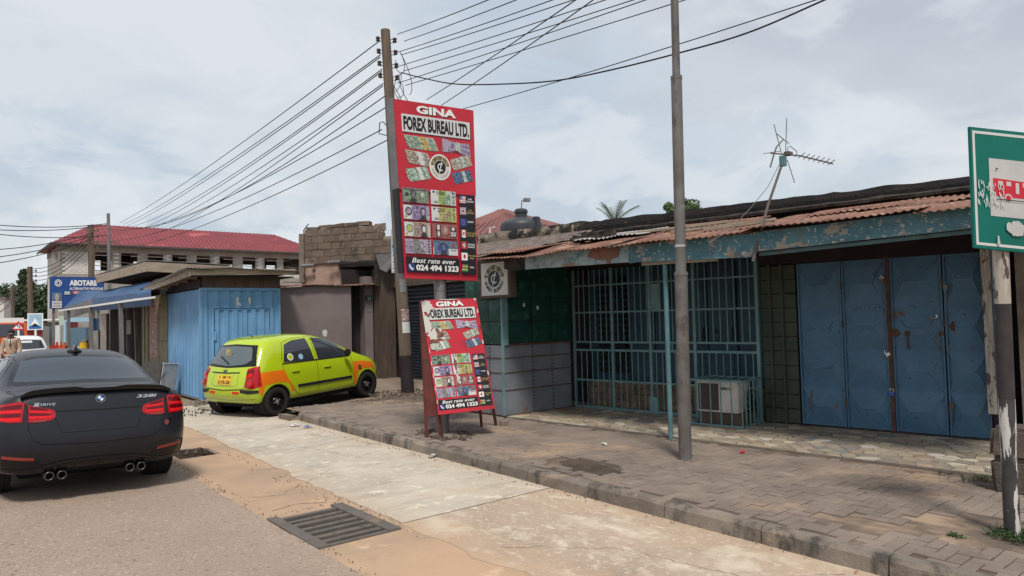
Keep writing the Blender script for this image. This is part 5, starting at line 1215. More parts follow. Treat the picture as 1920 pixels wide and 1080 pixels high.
for a, b in ((.33, .965), (.975, 1.60)):
    m = MB(); ribs(m, a, b, .1, 2.10, -.008, 3, .03); m.box((a, -.010, .08), (b, .02, .12)); m.box((a, -.014, 2.08), (b, .02, 2.10)); d = m.build('door', 'container_blue', ct, fixn=False)
    MB().box(((a if a < .5 else b)-.025, -.045, 1.38), ((a if a < .5 else b)+.025, -.02, 1.58)).build('hinge', 'container_blue', d)
MB().box((.935, -.05, 1.30), (1.0, -.02, 1.37)).build('latch', 'ink_black', ct)
for a in (.0, CWX-.05): MB().box((a, -.03, 0), (a+.05, .05, CHZ)).build('corner_post', 'container_blue', ct)
MB().box((.05, -.028, CHZ-.06), (CWX-.05, .04, CHZ)).build('top_rail', 'container_blue', ct)
m = MB(); ribs(m, .05, CWY, .05, CHZ-.04, .0, 11, .032, 'y'); m.build('side_sheet', 'container_blue', ct, fixn=False)
for z, mt in ((2.30, 'ink_white'),):
    p = Print(lambda u, v, k: (.82+.5*u, -.012-k, 2.38-.2*v)); p.poly([(.0, 0), (.12, .05), (.10, .6), (.2, .7), (.25, 1), (0, .95)], 'paper'); p.poly([(.55, .1), (.66, .0), (.7, .4), (.62, 1), (.58, .6)], 'paper'); p.build('scratched_sticker', ct)
MB().box((.05, -.02, CHZ), (CWX, .04, CHZ+.26)).build('header_board', 'brown_pillar', ct)
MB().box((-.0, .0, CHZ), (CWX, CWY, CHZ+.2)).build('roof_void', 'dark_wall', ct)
# roof: wooden fascia + corrugated sheet
R_ = [(-.32, -.40, 2.86), (2.12, -.40, 2.93)]
MB().beam((-.32, -.40, 2.93), (2.12, -.40, 2.99), .035, .14).build('fascia_board', 'grey_wood', ct)
MB().beam((-.32, -.42, 2.91), (-.42, 3.6, 2.70), .035, .15).build('fascia_board', 'grey_wood', ct)
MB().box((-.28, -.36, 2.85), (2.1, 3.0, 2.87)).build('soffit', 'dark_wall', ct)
corrug('roof_sheet', -.38, 2.2, 3.3, 2.86, -.50, 3.03, 'galvanised', ct, seed=50, ragg=.03)
corrug('roof_sheet', -.45, .2, 4.0, 2.75, -.45, 2.98, 'galvanised', ct, seed=51, ragg=.03)
for k in range(4): MB().beam((-.35, .2+k*.8, 2.84-.03*k), (0, .2+k*.8, 2.84-.03*k), .05, .07).build('rafter', 'grey_wood', ct)
# ------------------------------------------------------------------ awning kiosk left of it
kz = empty('awning_kiosk', (4.75, 20.1, 0), 0, 'olive roadside kiosk with blue tarpaulin awning and broad plank roof edge', 'kiosk')
KO = Vector((4.75, 20.1, 0))
MB().box((0.1, 0.05, 0), (2.4, 9.0, 3.0)).build('body', 'dark_wall', kz)
# street side (x=0) from y 0 (near) to 9
MB().box((-.02, .05, 0), (.10, 2.25, 2.6)).build('olive_wall', 'olive_panel', kz)
for y0, y1, mat in ((.06, .95, 'olive_panel'), (1.0, 2.15, 'olive_panel')):
    for k in range(4): MB().box((-.045, y0, .1+k*.62), (-.02, y1, .1+k*.62+.6)).build('panel', mat, kz)
MB().box((-.055, 1.12, .85), (-.046, 2.0, 2.4)).build('poster', 'poster', kz)
for k, y in enumerate((2.3, 2.75)): MB().box((-.05, y, 0), (.06, y+.3, 2.6)).build('post', 'olive_panel', kz)
for k in range(3): MB().beam((-.05, 3.6+k*1.4, 0), (-.08, 3.8+k*1.2, 2.5), .10, .08).build('leaning_post', 'tarp_grey', kz)
MB().box((-.12, 4.3, 1.5), (-.10, 4.9, 1.95)).build('notice', 'note_grey', kz)
# roofs
def kl(v): return Vector(v)-KO
c1, c2 = kl(PXX(275, 500, 4.45)), kl(PXX(181, 524, 4.3)); c3 = kl(PY(355, 506, c1.y+KO.y))
MB().beam(c1, c2, .05, .27).build('roof_fascia', 'grey_wood', kz)
MB().beam(c1, c3+Vector((1.2, 0, 0)), .05, .27).build('roof_fascia', 'grey_wood', kz)
m = MB(); up2 = Vector((0, 0, .17)); m.prism([c1+up2, c3+Vector((1.2, 0, .17)), c3+Vector((1.2, 8, .17)), c2+up2], (0, 0, .02)); m.build('roof_deck', 'galvanised', kz)
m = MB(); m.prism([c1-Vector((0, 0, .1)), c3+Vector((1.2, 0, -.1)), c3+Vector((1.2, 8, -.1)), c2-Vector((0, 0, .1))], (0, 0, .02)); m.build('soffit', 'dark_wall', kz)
# blue awning
t1, t2 = kl(PXX(281, 528, 4.6)), kl(PXX(190, 545, 4.6)); b1, b2, b3 = kl(PXX(283, 548, 4.05)), kl(PXX(173, 560, 3.9)), kl(PXX(120, 577, 3.8))
t3 = kl(PXX(150, 545, 4.6))
def cloth(name, quad, mat, nu=20, nv=8, amp=.05, parent=None):
    a, b, c, d = map(Vector, quad); m = MB(); vs = []
    for i in range(nu+1):
        for j in range(nv+1):
            u = i/nu; v = j/nv; p = (a*(1-u)+b*u)*(1-v)+(d*(1-u)+c*u)*v
            p += Vector((.3, 0, 1))*nz.noise(Vector((u*5, v*2, len(name))))*amp*(4*v*(1-v)+.2); vs.append(p)
    m.add(vs, [(i*(nv+1)+j, (i+1)*(nv+1)+j, (i+1)*(nv+1)+j+1, i*(nv+1)+j+1) for i in range(nu) for j in range(nv)])
    return m.build(name, mat, parent, fixn=False, smooth=True)
cloth('awning', (t1, t2, b2, b1), 'tarp_blue', parent=kz)
cloth('awning_valance', (b1, b2, b2-Vector((0, 0, .42)), b1-Vector((0, 0, .34))), 'tarp_blue', amp=.03, parent=kz)
cloth('awning', (t2, t3, b3, b2), 'tarp_blue', parent=kz)
cloth('awning_valance', (b2, b3, b3-Vector((0, 0, .5)), b2-Vector((0, 0, .42))), 'tarp_grey', amp=.03, parent=kz)
w1, w2 = kl(PXX(252, 564, 3.55)), kl(PXX(110, 584, 3.3)); 
m = MB(); m.prism([w1, w2, w2+Vector((.45, 0, .05)), w1+Vector((.45, 0, .06))], (0, 0, .05)); m.build('porch_sheet', 'white_paint', kz)
for t in (.15, .5, .85): q = w1.lerp(w2, t); MB().beam(q+Vector((.05, 0, 0)), Vector((q.x+.1, q.y, 0)), .09, .09).build('porch_post', 'tarp_grey', kz)
# leaning box beside the container
wb = empty('leaning_box', (4.0, 18.1, 0), radians(20), 'battered white and black appliance box tilted against the blue container', 'box')
wb.rotation_euler = (radians(5), radians(6), radians(36))
MB().box((0, 0, 0), (.52, .55, .86), jit=.01).build('carcass', 'dark_box', wb, bev=.01)
MB().box((.01, -.02, .01), (.50, -.003, .84), jit=.004).build('white_panel', 'white_box', wb)
m = MB(); rs = random.Random(8)
for k in range(7):
    a = Vector((rs.uniform(.05, .45), -.022, rs.uniform(.1, .8))); b = a+Vector((rs.uniform(-.2, .2), 0, rs.uniform(-.3, .3))); b.x = min(.49, max(.02, b.x)); b.z = min(.82, max(.03, b.z)); m.beam(a, b, .005, .004, up=Vector((0, 1, 0)))
m.build('crease', 'dark_box', wb)
MB().beam((.0, -.015, .86), (.52, -.015, .865), .03, .02).build('edge_trim', 'white_paint', wb)
o = MB().box((0, 0, 0), (.42, .5, .06), jit=.01).build('concrete_slab', 'crazy_tile_3', bev=.01); o.location = (4.25, 14.7, .02); o.rotation_euler = (0, .05, .3); tag(o, 'broken pale concrete slab lying left of the lime hatchback', 'slab')
# ------------------------------------------------------------------ far: unfinished block building
ub = empty('unfinished_block', (7.95, 70, 0), 0, 'long unfinished concrete block building with open windows and a crimson metal roof', 'building')
UW, UD = 23.2, 9.0
def ux(px): return PY(px, 480, 70).x-7.95
def uz(px, py): return PY(px, py, 70).z
wins = [(178, 209), (227, 258), (277, 306), (323, 350), (368.5, 394), (412, 437), (455, 479), (496, 519), (531, 565)]
Wn = [(ux(a), ux(b)) for a, b in wins]
zs0, zs1 = 6.75, 8.35
pmat('far_joint', (.32, .30, .27), (.26, .24, .215), 1.5, .95)
def wallpiece(x0, x1, z0, z1, y, nm='wall'): MB().box((x0, y, z0), (x1, y+.2, z1)).build(nm, 'far_joint', ub)
for y in (0, UD-.2):
    wallpiece(0, UW, 0, 6.0, y); xs_ = [0]+[v for w_ in Wn for v in w_]+[UW]
    zlo = 6.45
    wallpiece(0, UW, 6.0, zs0, y)
    for i in range(0, len(xs_)-1, 2):
        off_ = 0 if y == 0 else .55
        a = xs_[i]+(off_ if i else 0); b = xs_[i+1]+(off_ if i < len(xs_)-2 else 0)
        if b > a: wallpiece(a, b, zs0, zs1, y)
    MB().box((-.05, y-.06, 8.35), (UW+.05, y+.24, 8.85)).build('ring_beam', 'beam_pale', ub)
    MB().box((-.05, y-.06, 5.95), (UW+.05, y+.24, 6.35)).build('ring_beam', 'beam_pale', ub)
for x in (0, UW-.2): 
    MB().box((x, .2, 0), (x+.2, UD-.2, 8.35)).build('wall', 'blockwork_pale', ub)
    MB().box((x-.06, .24, 8.35), (x+.26, UD-.24, 8.85)).build('ring_beam', 'beam_pale', ub)
for px in (104, 268, 360, 447, 527): x = ux(px); MB().box((x-.25, -.08, 0), (x+.2, .0, 8.35)).build('column', 'beam_pale', ub)
MB().box((.2, .2, 6.05), (UW-.2, UD-.2, 6.2)).build('floor_slab', 'beam_pale', ub)
for i, (a, b) in enumerate(Wn):
    for k in range(2): MB().beam((a, .3+.2*k, 7.2+.35*k), (b, .3, 7.1+.3*k), .06, .06).build('prop', 'grey_wood', ub)
    if i % 2: MB().box((a+.25*(b-a), 3, 6.2), (b, 3.1, 8.4)).build('partition', 'dark_wall', ub)
    MB().box((a-.05, -.03, zs0-.08), (b+.05, .0, zs0)).build('window_sill', 'beam_pale', ub)
# individual courses on the gable end near the corner
rs = random.Random(2)
for r in range(24):
    for c in range(8):
        if c < 7:
            x = .32+c*.43+(.2 if r % 2 else 0)
            if x+.4 < ux(175)-.1 and r*.21+3.0 < 8.1: pass
rs_ = MB()
for r in range(11):
    z = 6.38+r*.178
    if z+.17 > 8.35: break
    c0 = 0
    x = .15+(.22 if r % 2 else 0)
    while x < UW-.4:
        inw = any(a-.42 < x < b+.02 for a, b in Wn) and z+.17 > zs0
        if not inw: rs_.box((x, -.03, z), (x+.40, .0, z+.155))
        x += .43
tag(rs_.build('blocks', 'blockwork_pale', ub), kind='stuff')
# roof: hip
ov = .75; z0 = 8.95; zr = 11.0
A_, B_, C_, D_ = (-ov, -ov, z0), (UW+ov, -ov, z0), (UW+ov, UD+ov, z0), (-ov, UD+ov, z0)
r0, r1 = (3.0, UD/2, zr+.35), (UW-3.0, UD/2, zr+.35)
m = MB(); m.add([A_, B_, C_, D_, r0, r1], [(0, 1, 5, 4), (1, 2, 5), (2, 3, 4, 5), (3, 0, 4), (3, 2, 1, 0)]); rf = m.build('roof', 'red_roof', ub)
m = MB(); n = 66
for i in range(n+1):
    t = i/n; x = -ov+(UW+2*ov)*t
    k = min(1, (x+ov)/(3.0+ov), (UW+ov-x)/(3.0+ov))
    m.beam((x, -ov, z0+.02), (x, -ov+(UD/2+ov)*k, z0+.02+(zr+.35-z0)*k+.0), .05, .05)
o = m.build('roof_seams', 'red_roof', rf); tag(o, kind='stuff')
MB().box((-ov-.03, -ov-.05, z0-.14), (UW+ov, -ov-.01, z0+.03)).build('eaves_board', 'dark_box', ub)
MB().beam((-ov-.03, -ov, z0-.06), (-ov-.03, UD+ov, z0-.06), .05, .17).build('eaves_board', 'dark_box', ub)
# ABOTARE billboard
bo = empty('billboard', (3.5, 34, 0), 0, 'blue clinic billboard lettered ABOTARE in front of the unfinished block', 'billboard')
MB().box((0, 0, 2.55), (1.95, .08, 3.88)).build('panel', 'flag_blue_dark' if False else 'tarp_blue', bo)
flat('board_blue', (.015, .06, .22), .5); bo.children[0].data.materials[0] = M['board_blue']
p = Print(lambda u, v, k: (1.95*u, -.002-k*2, 3.88-1.33*v))
p.k = .002; p.text('ABOTARE', .35, .10, .86, .28, 'ink_white', .05); p.build('lettering', bo); p.mb = MB(); p.text('ALTERNATIVE MEDICINE', .35, .33, .98, .41, 'ink_white', .02)
p.rect(.40, .44, .80, .54, 'flag_red'); p.text('ACUPUNCTURE', .43, .46, .78, .53, 'ink_white', .03)
for r_ in (.065, .052, .04, .025): p.disc(.15, .2, r_, r_*1.7, 'ink_white' if r_ in (.065, .04) else 'board_blue', 20)
p.rect(.04, .5, .21, .74, 'note_teal'); p.disc(.125, .64, .035, .11, 'skin_print'); p.rect(.26, .46, .36, .56, 'note_mint'); p.rect(.04, .76, .21, .97, 'ink_white')
for k in range(4): p.rect(.05, .785+k*.045, .20, .805+k*.045, 'ink_black', up=.0003)
tag(p.build('clinic_print', bo), kind='stuff')
MB().box((.1, .1, 0), (.2, .2, 3.5)).build('post', 'galvanised', bo); MB().box((1.7, .1, 0), (1.8, .2, 3.5)).build('post', 'galvanised', bo)
# far utility poles
def fpole(px0, py0, py1, d, r, label, arms=True, mat='pole_wood'):
    t = at(px0, py0, d); b = at(px0+ (py1-py0)*.02, py1, d); b.z = 0
    o = empty('utility_pole', b, 0, label, 'utility pole'); m = MB(); m.cyl((0, 0, 0), t-b, r*1.2, r, n=8); m.build('shaft', mat, o)
    if arms:
        for k in range(4):
            z = (t-b).z-.35-.45*k; m = MB(); m.beam((-.35, 0, z), (.35, 0, z), .05, .05)
            for s_ in (-.33, .33): m.cyl((s_, 0, z-.1), (s_, 0, z+.12), .06, n=6)
            m.build('crossarm', 'dark_iron', o)
    return o
fpole(170, 422, 590, 52, .19, 'greenish wooden utility pole in front of the unfinished block')
pp = fpole(203, 400, 590, 51, .11, 'thin metal utility pole with a short crossarm against the crimson roof', False, 'galvanised')
MB().beam((-1.1, 0, 8.0), (.6, 0, 8.0), .07, .07).build('crossarm', 'dark_iron', pp)
fpole(56, 500, 640, 62, .2, 'wooden utility pole above the speed hump sign')
fpole(23, 537, 640, 80, .18, 'small leaning utility pole at the far left')
for k in range(6): wire('overhead_wire', [at(57, 505+k*7, 62), at(23, 540+k*6, 80)], .03, ORD[k]+' far wire from the top between the two leftmost distant poles', .5)
for k in range(4): wire('overhead_wire', [at(57, 503+k*7, 62), at(170, 432+k*9, 52)], .025, ORD[k]+' far wire from the top between the speed hump pole and greenish pole', .9)
for k in range(5): wire('overhead_wire', [at(23, 545+k*6, 80), at(-30, 560+k*8+(k % 2)*14, 110)], .03, ORD[k]+' far wire from the top leaving the frame at the far left', .5)
# ------------------------------------------------------------------ trees
def tree(name, base, h, crown, n, leaf, label, mat='leaf_dark', trunk_r=.25, seed=0, cat='tree'):
    rs = random.Random(seed); o = empty(name, base, 0, label, cat)
    m = MB(); m.tube([(0, 0, -.2), (rs.uniform(-.2, .2), 0, h*.35), (rs.uniform(-.4, .4), .1, h*.7)], trunk_r, 8, rf=lambda t: trunk_r*(1-.6*t))
    for k in range(5): a = rs.uniform(0, 6.28); m.tube([(0, 0, h*.35), (cos(a)*h*.12, sin(a)*h*.12, h*.55), (cos(a)*h*.25, sin(a)*h*.25, h*.72)], trunk_r*.4, 6, rf=lambda t: trunk_r*.4*(1-.7*t))
    m.build('trunk', 'bark', o)
    m = MB(); lumps = []
    for (cx_, cy_, cz_, rx, ry, rz) in crown:
        for _ in range(12):
            a = rs.uniform(0, 6.28); e = rs.uniform(-.9, 1.4); q = rs.uniform(.5, 1)
            lumps.append((cx_+rx*q*cos(a)*cos(e), cy_+ry*q*sin(a)*cos(e), cz_+rz*q*sin(e), rs.uniform(.22, .42)*rx))
    per = n//len(lumps)
    for (x, y, z, r_) in lumps:
        for _ in range(per):
            d = Vector((rs.gauss(0, 1), rs.gauss(0, 1), rs.gauss(0, 1))).normalized()*r_*rs.uniform(.6, 1.05); c = Vector((x, y, z))+d
            nrm2 = (d.normalized()+Vector((rs.gauss(0, .5), rs.gauss(0, .5), rs.gauss(0, .5)))).normalized(); a_ = nrm2.orthogonal().normalized(); b_ = nrm2.cross(a_); s_ = leaf*rs.uniform(.6, 1.3)
            m.add([c-a_*s_, c-b_*s_*.5, c+a_*s_, c+b_*s_*.5], [(0, 1, 2, 3)])
    m.build('crown', mat, o, fixn=False); return o
for k, (px, h, wdt, lab) in enumerate(((-40, 9.5, 8, 'broad dark tree filling the far left edge'), (20, 8.5, 6, 'dark tree behind the small leaning pole at the far left'), (44, 14, 2.6, 'slim tall conical tree rising above the far tree line'), (70, 9.5, 6, 'dark tree behind the distant wooden utility pole'), (100, 9.2, 6, 'dark tree left of the unfinished block'), (-90, 8, 9, 'dark tree beyond the left edge of the street'))):
    b = at(px, 600, 125); b.z = 0
    if k == 2: tree('conifer_tree', b, h, [(0, 0, 8.0, 2.2, 2.2, 2.6), (0, 0, 10.5, 1.3, 1.3, 2.5)], 4200, .28, lab, seed=k)
    else: tree('broadleaf_tree', b, h, [(0, 0, h*.55, wdt, 5, h*.40), (wdt*.5, -2, h*.42, wdt*.6, 4, h*.3), (-wdt*.4, 0, h*.3, wdt*.7, 4, h*.28)], 9000, .42, lab, seed=k)
b = at(1278, 400, 40); b.z = 0
tree('broadleaf_tree', b, 8.2, [(0, 0, 7.55, 1.15, 1.1, .62)], 2600, .10, 'small bright tree top peeping over the parapet behind the lamp post', 'leaf_mid', .12, 12)
# palm behind the parapet
pb = at(1152, 412, 30); PB = Vector((pb.x, pb.y, .32))
pa = empty('palm_tree', PB, 0, 'palm tree whose fronds show above the dark parapet left of the lamp post', 'palm tree')
MB().tube([(0, 0, -.8), (.1, 0, 3), (0, 0, 5.3)], .16, 8).build('trunk', 'bark', pa)
rs = random.Random(6)
for k in range(11):
    a = k*2.4; el = rs.uniform(.85, 1.4); ln = rs.uniform(1.0, 1.5); m = MB(); pts = []
    for i in range(9):
        t = i/8; r_ = ln*t*cos(el)*(1+.5*t); z = 5.3+ln*t*sin(el)-.35*t*t*ln*(1.2-el*.5); pts.append(Vector((cos(a)*r_, sin(a)*r_, z)))
    m.tube(pts, .012, 4)
    for i in range(1, 9):
        for s_ in (-1, 1):
            for h_ in (0, .5):
                p0 = pts[i-1].lerp(pts[i], h_); d = (pts[i]-pts[i-1]).normalized(); sd = d.cross(Vector((0, 0, 1))).normalized()*s_
                tip = p0+(sd*.8+d*.7+Vector((0, 0, -.25))).normalized()*.36*(1-.5*abs(i/8-.4)); wv = d*.016
                m.add([p0-wv, p0+wv, tip], [(0, 1, 2)])
    m.build('frond', 'palm_leaf', pa, fixn=False)
# ------------------------------------------------------------------ far street: red kiosk, signs, goods, person
rk = empty('red_kiosk', at(22, 640, 40).to_2d().to_3d(), radians(-22), 'dark red wooden roadside kiosk with a flat white roof edge behind the traffic signs', 'kiosk')
MB().box((0, 0, 0), (2.7, 2.5, 2.1)).build('wall', 'red_kiosk', rk)
for k in range(14): MB().box((.02+k*.19, -.02, .05), (.02+k*.19+.175, -.001, 2.05)).build('board', 'red_kiosk', rk)
MB().box((-.35, -.5, 2.2), (3.1, 2.7, 2.3)).build('roof', 'white_paint', rk); MB().box((.3, -.03, 1.8), (2.6, -.021, 2.12)).build('header', 'note_grey', rk)
ss = at(66, 604, 30); so2 = empty('speed_hump_sign', (ss.x, ss.y, 0), -YAW+.1, 'faded square speed hump sign with a dark hump and light rays on a striped post', 'sign')
MB().box((-.32, 0, 1.70), (.32, .02, 2.42)).build('plate', 'white_paint', so2)
p = Print(lambda u, v, k: (-.32+.64*u, -.002-k*3, 2.42-.72*v)); p.rect(.07, .06, .93, .94, 'sky_blue'); p.poly([(.5, .28), (.78, .72), (.22, .72)], 'ink_white')
for k in range(7): a = -pi/2+(k-3)*.42; p.poly([(.5+.1*cos(a), .42+.1*sin(a)), (.5+.38*cos(a-.05), .42+.36*sin(a-.05)), (.5+.38*cos(a+.05), .42+.36*sin(a+.05))], 'note_mint', up=.0003)
p.rect(.12, .80, .88, .92, 'emblem_blue'); p.poly([(.22, .78), (.32, .74), (.38, .66), (.5, .62), (.62, .66), (.68, .74), (.78, .78)], 'ink_black'); p.rect(.20, .76, .80, .80, 'ink_black'); p.build('pictogram', so2)
for z0, z1, mt in ((0, .75, 'ink_black'), (.75, 1.25, 'panel_green'), (1.25, 1.72, 'ink_white')): MB().cyl((0, .04, z0), (0, .04, z1), .045, n=8).build('post', mt, so2)
ss = at(34, 609, 34); so3 = empty('bend_warning_sign', (ss.x, ss.y, 0), -YAW+.1, 'triangular red bordered double bend warning sign on a white post', 'sign')
zt = at(34, 602, 34).z; zb = at(34, 619, 34).z
MB().prism([(-.32, 0, zb), (.32, 0, zb), (0, 0, zt)], (0, .02, 0)).build('plate', 'sign_redink', so3)
p = Print(lambda u, v, k: (u, -.002-k*3, v)); hz = zt-zb; p.poly([(-.22, zb+.07), (.22, zb+.07), (0, zt-.14)], 'ink_white'); p.poly([(-.05, zb+.3), (-.01, zb+.33), (.0, zb+.22), (.09, zb+.19), (.09, zb+.09), (.05, zb+.09), (.05, zb+.16), (-.05, zb+.19)], 'ink_black'); p.build('pictogram', so3)
MB().cyl((0, .04, 0), (0, .04, zb), .05, n=8).build('post', 'white_paint', so3)
# goods table with oil bottles
gt = at(130, 672, 24); GT = Vector((gt.x, gt.y, 0))
def gp(px, d=24): v = at(px, 640, d); return Vector((v.x, v.y, 0))
tb = empty('goods_table', gp(100), -YAW, 'dark roadside goods table in front of the far kiosk', 'table')
MB().box((-.2, 0, .78), (1.9, .6, .84)).build('top', 'dark_box', tb)
for x in (-.1, 1.8):
    for y in (.05, .55): MB().box((x-.03, y-.03, 0), (x+.03, y+.03, .78)).build('leg', 'dark_box', tb)
MB().box((-.15, .1, 0), (1.85, .5, .75)).build('side_board', 'dark_wall', tb)
rs = random.Random(3)
for k, (px, mt, hh, wd_, nm, lab) in enumerate(((92, 'note_brown', .34, .13, 'oil_can', 'brown oil can at the left end of the roadside goods table'), (101, 'oil_red', .42, .14, 'oil_bottle', 'first red oil bottle from the left on the goods table'), (107, 'oil_red', .44, .14, 'oil_bottle', 'second red oil bottle from the left on the goods table'), (114, 'orange_truck', .44, .10, 'oil_bottle', 'orange oil bottle right of the two red bottles on the goods table'), (121, 'orange_truck', .42, .12, 'oil_bottle', 'rightmost orange oil bottle on the goods table'), (129, 'note_dark', .34, .13, 'oil_can', 'black tin right of the orange bottles on the goods table'), (138, 'skin_print', .34, .13, 'oil_can', 'pinkish tin near the right of the goods table'), (151, 'note_pale', .38, .16, 'oil_can', 'pale tin beside the yellow jerrycan'))):
    b = gp(px, 23.7); o = MB().box((-wd_/2, -.06, 0), (wd_/2, .06, hh*.75)).cyl((0, 0, hh*.74), (0, 0, hh), .03, n=8).box((-wd_*.3, -.062, .08), (wd_*.3, -.061, hh*.45)).build(nm, mt, bev=.008); o.location = (b.x, b.y, .842); o.rotation_euler = (0, 0, -YAW); tag(o, lab, 'bottle' if 'bottle' in nm else 'can')
b = gp(158, 23.7); j = empty('jerrycan', (b.x, b.y, .842), -YAW, 'yellow plastic jerrycan at the right end of the roadside goods', 'jerrycan')
MB().box((-.13, -.08, 0), (.13, .08, .40)).build('can', 'jerry_yellow', j, bev=.03); MB().tube([(-.08, 0, .38), (-.06, 0, .48), (.05, 0, .48), (.08, 0, .38)], .02, 6).build('handle', 'jerry_yellow', j); MB().cyl((.09, 0, .38), (.11, 0, .47), .03, n=8).build('cap', 'ink_black', j)
b = gp(160, 23.5); tb2 = MB().box((-.4, -.1, .78), (.5, .4, .84)).box((-.35, -.05, 0), (.45, .35, .78)).build('stall_box', 'dark_box'); tb2.location = (b.x, b.y, 0); tb2.rotation_euler = (0, 0, -YAW); tag(tb2, 'dark stall box under the yellow jerrycan', 'box')
for (px0, px1, py0, py1, d, mt, nm, lab) in ((170, 180, 597, 650, 26, 'blue_paint', 'blue_cabinet', 'tall blue cabinet beyond the kiosk porch'), (174, 184, 620, 662, 24, 'white_paint', 'white_fan_box', 'white upright box with an oval mark in front of the blue cabinet'), (188, 199, 588, 660, 22.5, 'off_white', 'old_door', 'tall white door leaning in the kiosk porch')):
    a = at((px0+px1)/2, py1, d); w2_ = (px1-px0)*d/1300; z1 = at(px0, py0, d).z
    o = MB().box((-w2_/2, 0, 0), (w2_/2, .25, z1)).build(nm, mt, bev=.01); o.location = (a.x, a.y, 0); o.rotation_euler = (0, 0, -YAW+.15); tag(o, lab, 'cabinet' if 'cab' in nm else ('box' if 'box' in nm else 'frame'))
for (px0, px1, py0, py1, d, mt, lab) in ((80, 92, 612, 660, 33, 'galvanised', 'grey metal sheets standing right of the red kiosk'), (100, 112, 610, 640, 31, 'paper', 'white sheet propped behind the red oil bottles'), (111, 121, 593, 650, 35, 'note_mint', 'pale green glass pane standing behind the stalls'), (122, 168, 596, 604, 33, 'sky_blue', 'light blue awning strip beyond the porch'), (125, 160, 615, 650, 34, 'note_teal', 'dark teal stall behind the goods')):
    a = at((px0+px1)/2, py1, d); w2_ = (px1-px0)*d/1300; z1 = at(px0, py0, d).z; z0_ = 0 if py1 > 630 else at(px0, py1, d).z
    o = MB().box((-w2_/2, 0, z0_), (w2_/2, .3, z1)).box((-w2_/2, .0, 0), (-w2_/2+.06, .3, z0_+.02)).build('stall_screen', mt); o.location = (a.x, a.y, 0); o.rotation_euler = (0, 0, -YAW+.1); tag(o, lab, 'screen')
# cream house and orange truck at the far left
a = at(2, 600, 110); o = empty('cream_house', (a.x-8, a.y, 0), -.3, 'pale cream building glimpsed at the far left edge under the trees', 'building')
MB().box((0, 0, 0), (8.6, 6, 6.5)).build('wall', 'off_white', o); MB().box((-.3, -.3, 6.5), (8.9, 6.3, 6.8)).build('roof', 'mortar', o)
tr = at(8, 640, 36); tk = empty('orange_truck', (tr.x, tr.y, 0), radians(5), 'orange truck cab with a dark windscreen parked at the far left', 'truck')
MB().add([(-1.1, 0, .5), (1.0, 0, .5), (1.0, 0, 1.3), (-1.1, 0, 1.3), (-1.1, .25, 2.1), (1.0, .25, 2.1), (-1.1, 2, .5), (1.0, 2, .5), (1.0, 2, 2.1), (-1.1, 2, 2.1)], [(0, 1, 2, 3), (3, 2, 5, 4), (0, 3, 4, 9, 6), (1, 7, 8, 5, 2), (4, 5, 8, 9), (6, 9, 8, 7), (0, 6, 7, 1)]).build('cab', 'orange_truck', tk)
MB().add([(-.95, .0, 1.38), (.85, .0, 1.38), (.85, .21, 2.02), (-.95, .21, 2.02)], [(0, 1, 2, 3)]).build('windscreen', 'car_glass', tk).location = (0, -.02, 0)
MB().box((-.6, .3, 2.1), (.9, 1.2, 2.35)).build('roof_board', 'white_paint', tk)
for x in (-.95, .85):
    m = MB(); m.lathe([(0, -.12), (.42, -.12), (.45, -.08), (.45, .08), (.42, .12), (0, .12)], (x, .6, .45), 'x', 18); m.build('wheel', 'tyre', tk)
# person in a beige suit
mn = at(21, 650, 22.6); per = Vector((mn.x, mn.y, 0))
def skin_fig(name, verts, edges, radii, mat, parent, sub=2, root=0):
    me = bpy.data.meshes.new(name); me.from_pydata(verts, edges, []); o = link(name, me, parent, mat)
    o.modifiers.new('skin', 'SKIN').use_smooth_shade = True
    for i, r_ in enumerate(radii): me.skin_vertices[0].data[i].radius = r_ if isinstance(r_, tuple) else (r_, r_)
    me.skin_vertices[0].data[root].use_root = True; s_ = o.modifiers.new('sub', 'SUBSURF'); s_.levels = sub; s_.render_levels = sub
    return o
pv = [(0, 0, .95), (0, 0, 1.12), (0, 0, 1.32), (0, 0, 1.44), (0, -.01, 1.52), (0, -.02, 1.60), (0, -.02, 1.68),
      (.17, 0, 1.42), (.24, .0, 1.14), (.23, -.10, .92), (.22, -.16, .82), (-.17, 0, 1.42), (-.24, .0, 1.14), (-.23, -.08, .90), (-.22, -.12, .80),
      (.10, 0, .90), (.11, -.02, .50), (.11, .02, .09), (.12, -.13, .04), (-.10, 0, .90), (-.11, .03, .50), (-.11, .08, .09), (-.12, -.06, .04)]
pe = [(0, 1), (1, 2), (2, 3), (3, 4), (4, 5), (5, 6), (3, 7), (7, 8), (8, 9), (9, 10), (3, 11), (11, 12), (12, 13), (13, 14), (0, 15), (15, 16), (16, 17), (17, 18), (0, 19), (19, 20), (20, 21), (21, 22)]
pr = [(.15, .11), (.14, .10), (.165, .11), (.10, .08), (.055, .055), (.078, .095), (.07, .085), .065, .052, .042, .04, .065, .052, .042, .04, .095, .07, .045, .04, .095, .07, .045, .04]
pm_ = skin_fig('person', pv, pe, pr, 'skin_brown', None); pm_.location = per; pm_.rotation_euler = (0, 0, -.25)
me_ = pm_.data; me_.materials.append(M['suit_beige'])
tag(pm_, 'person in beige suit, white shirt and dark tie walking at the far left edge', 'person')
jv = [(0, 0, .84), (0, 0, 1.10), (0, 0, 1.33), (0, 0, 1.44), (.175, 0, 1.42), (.245, 0, 1.14), (.235, -.10, .93), (-.175, 0, 1.42), (-.245, 0, 1.14), (-.235, -.08, .91)]
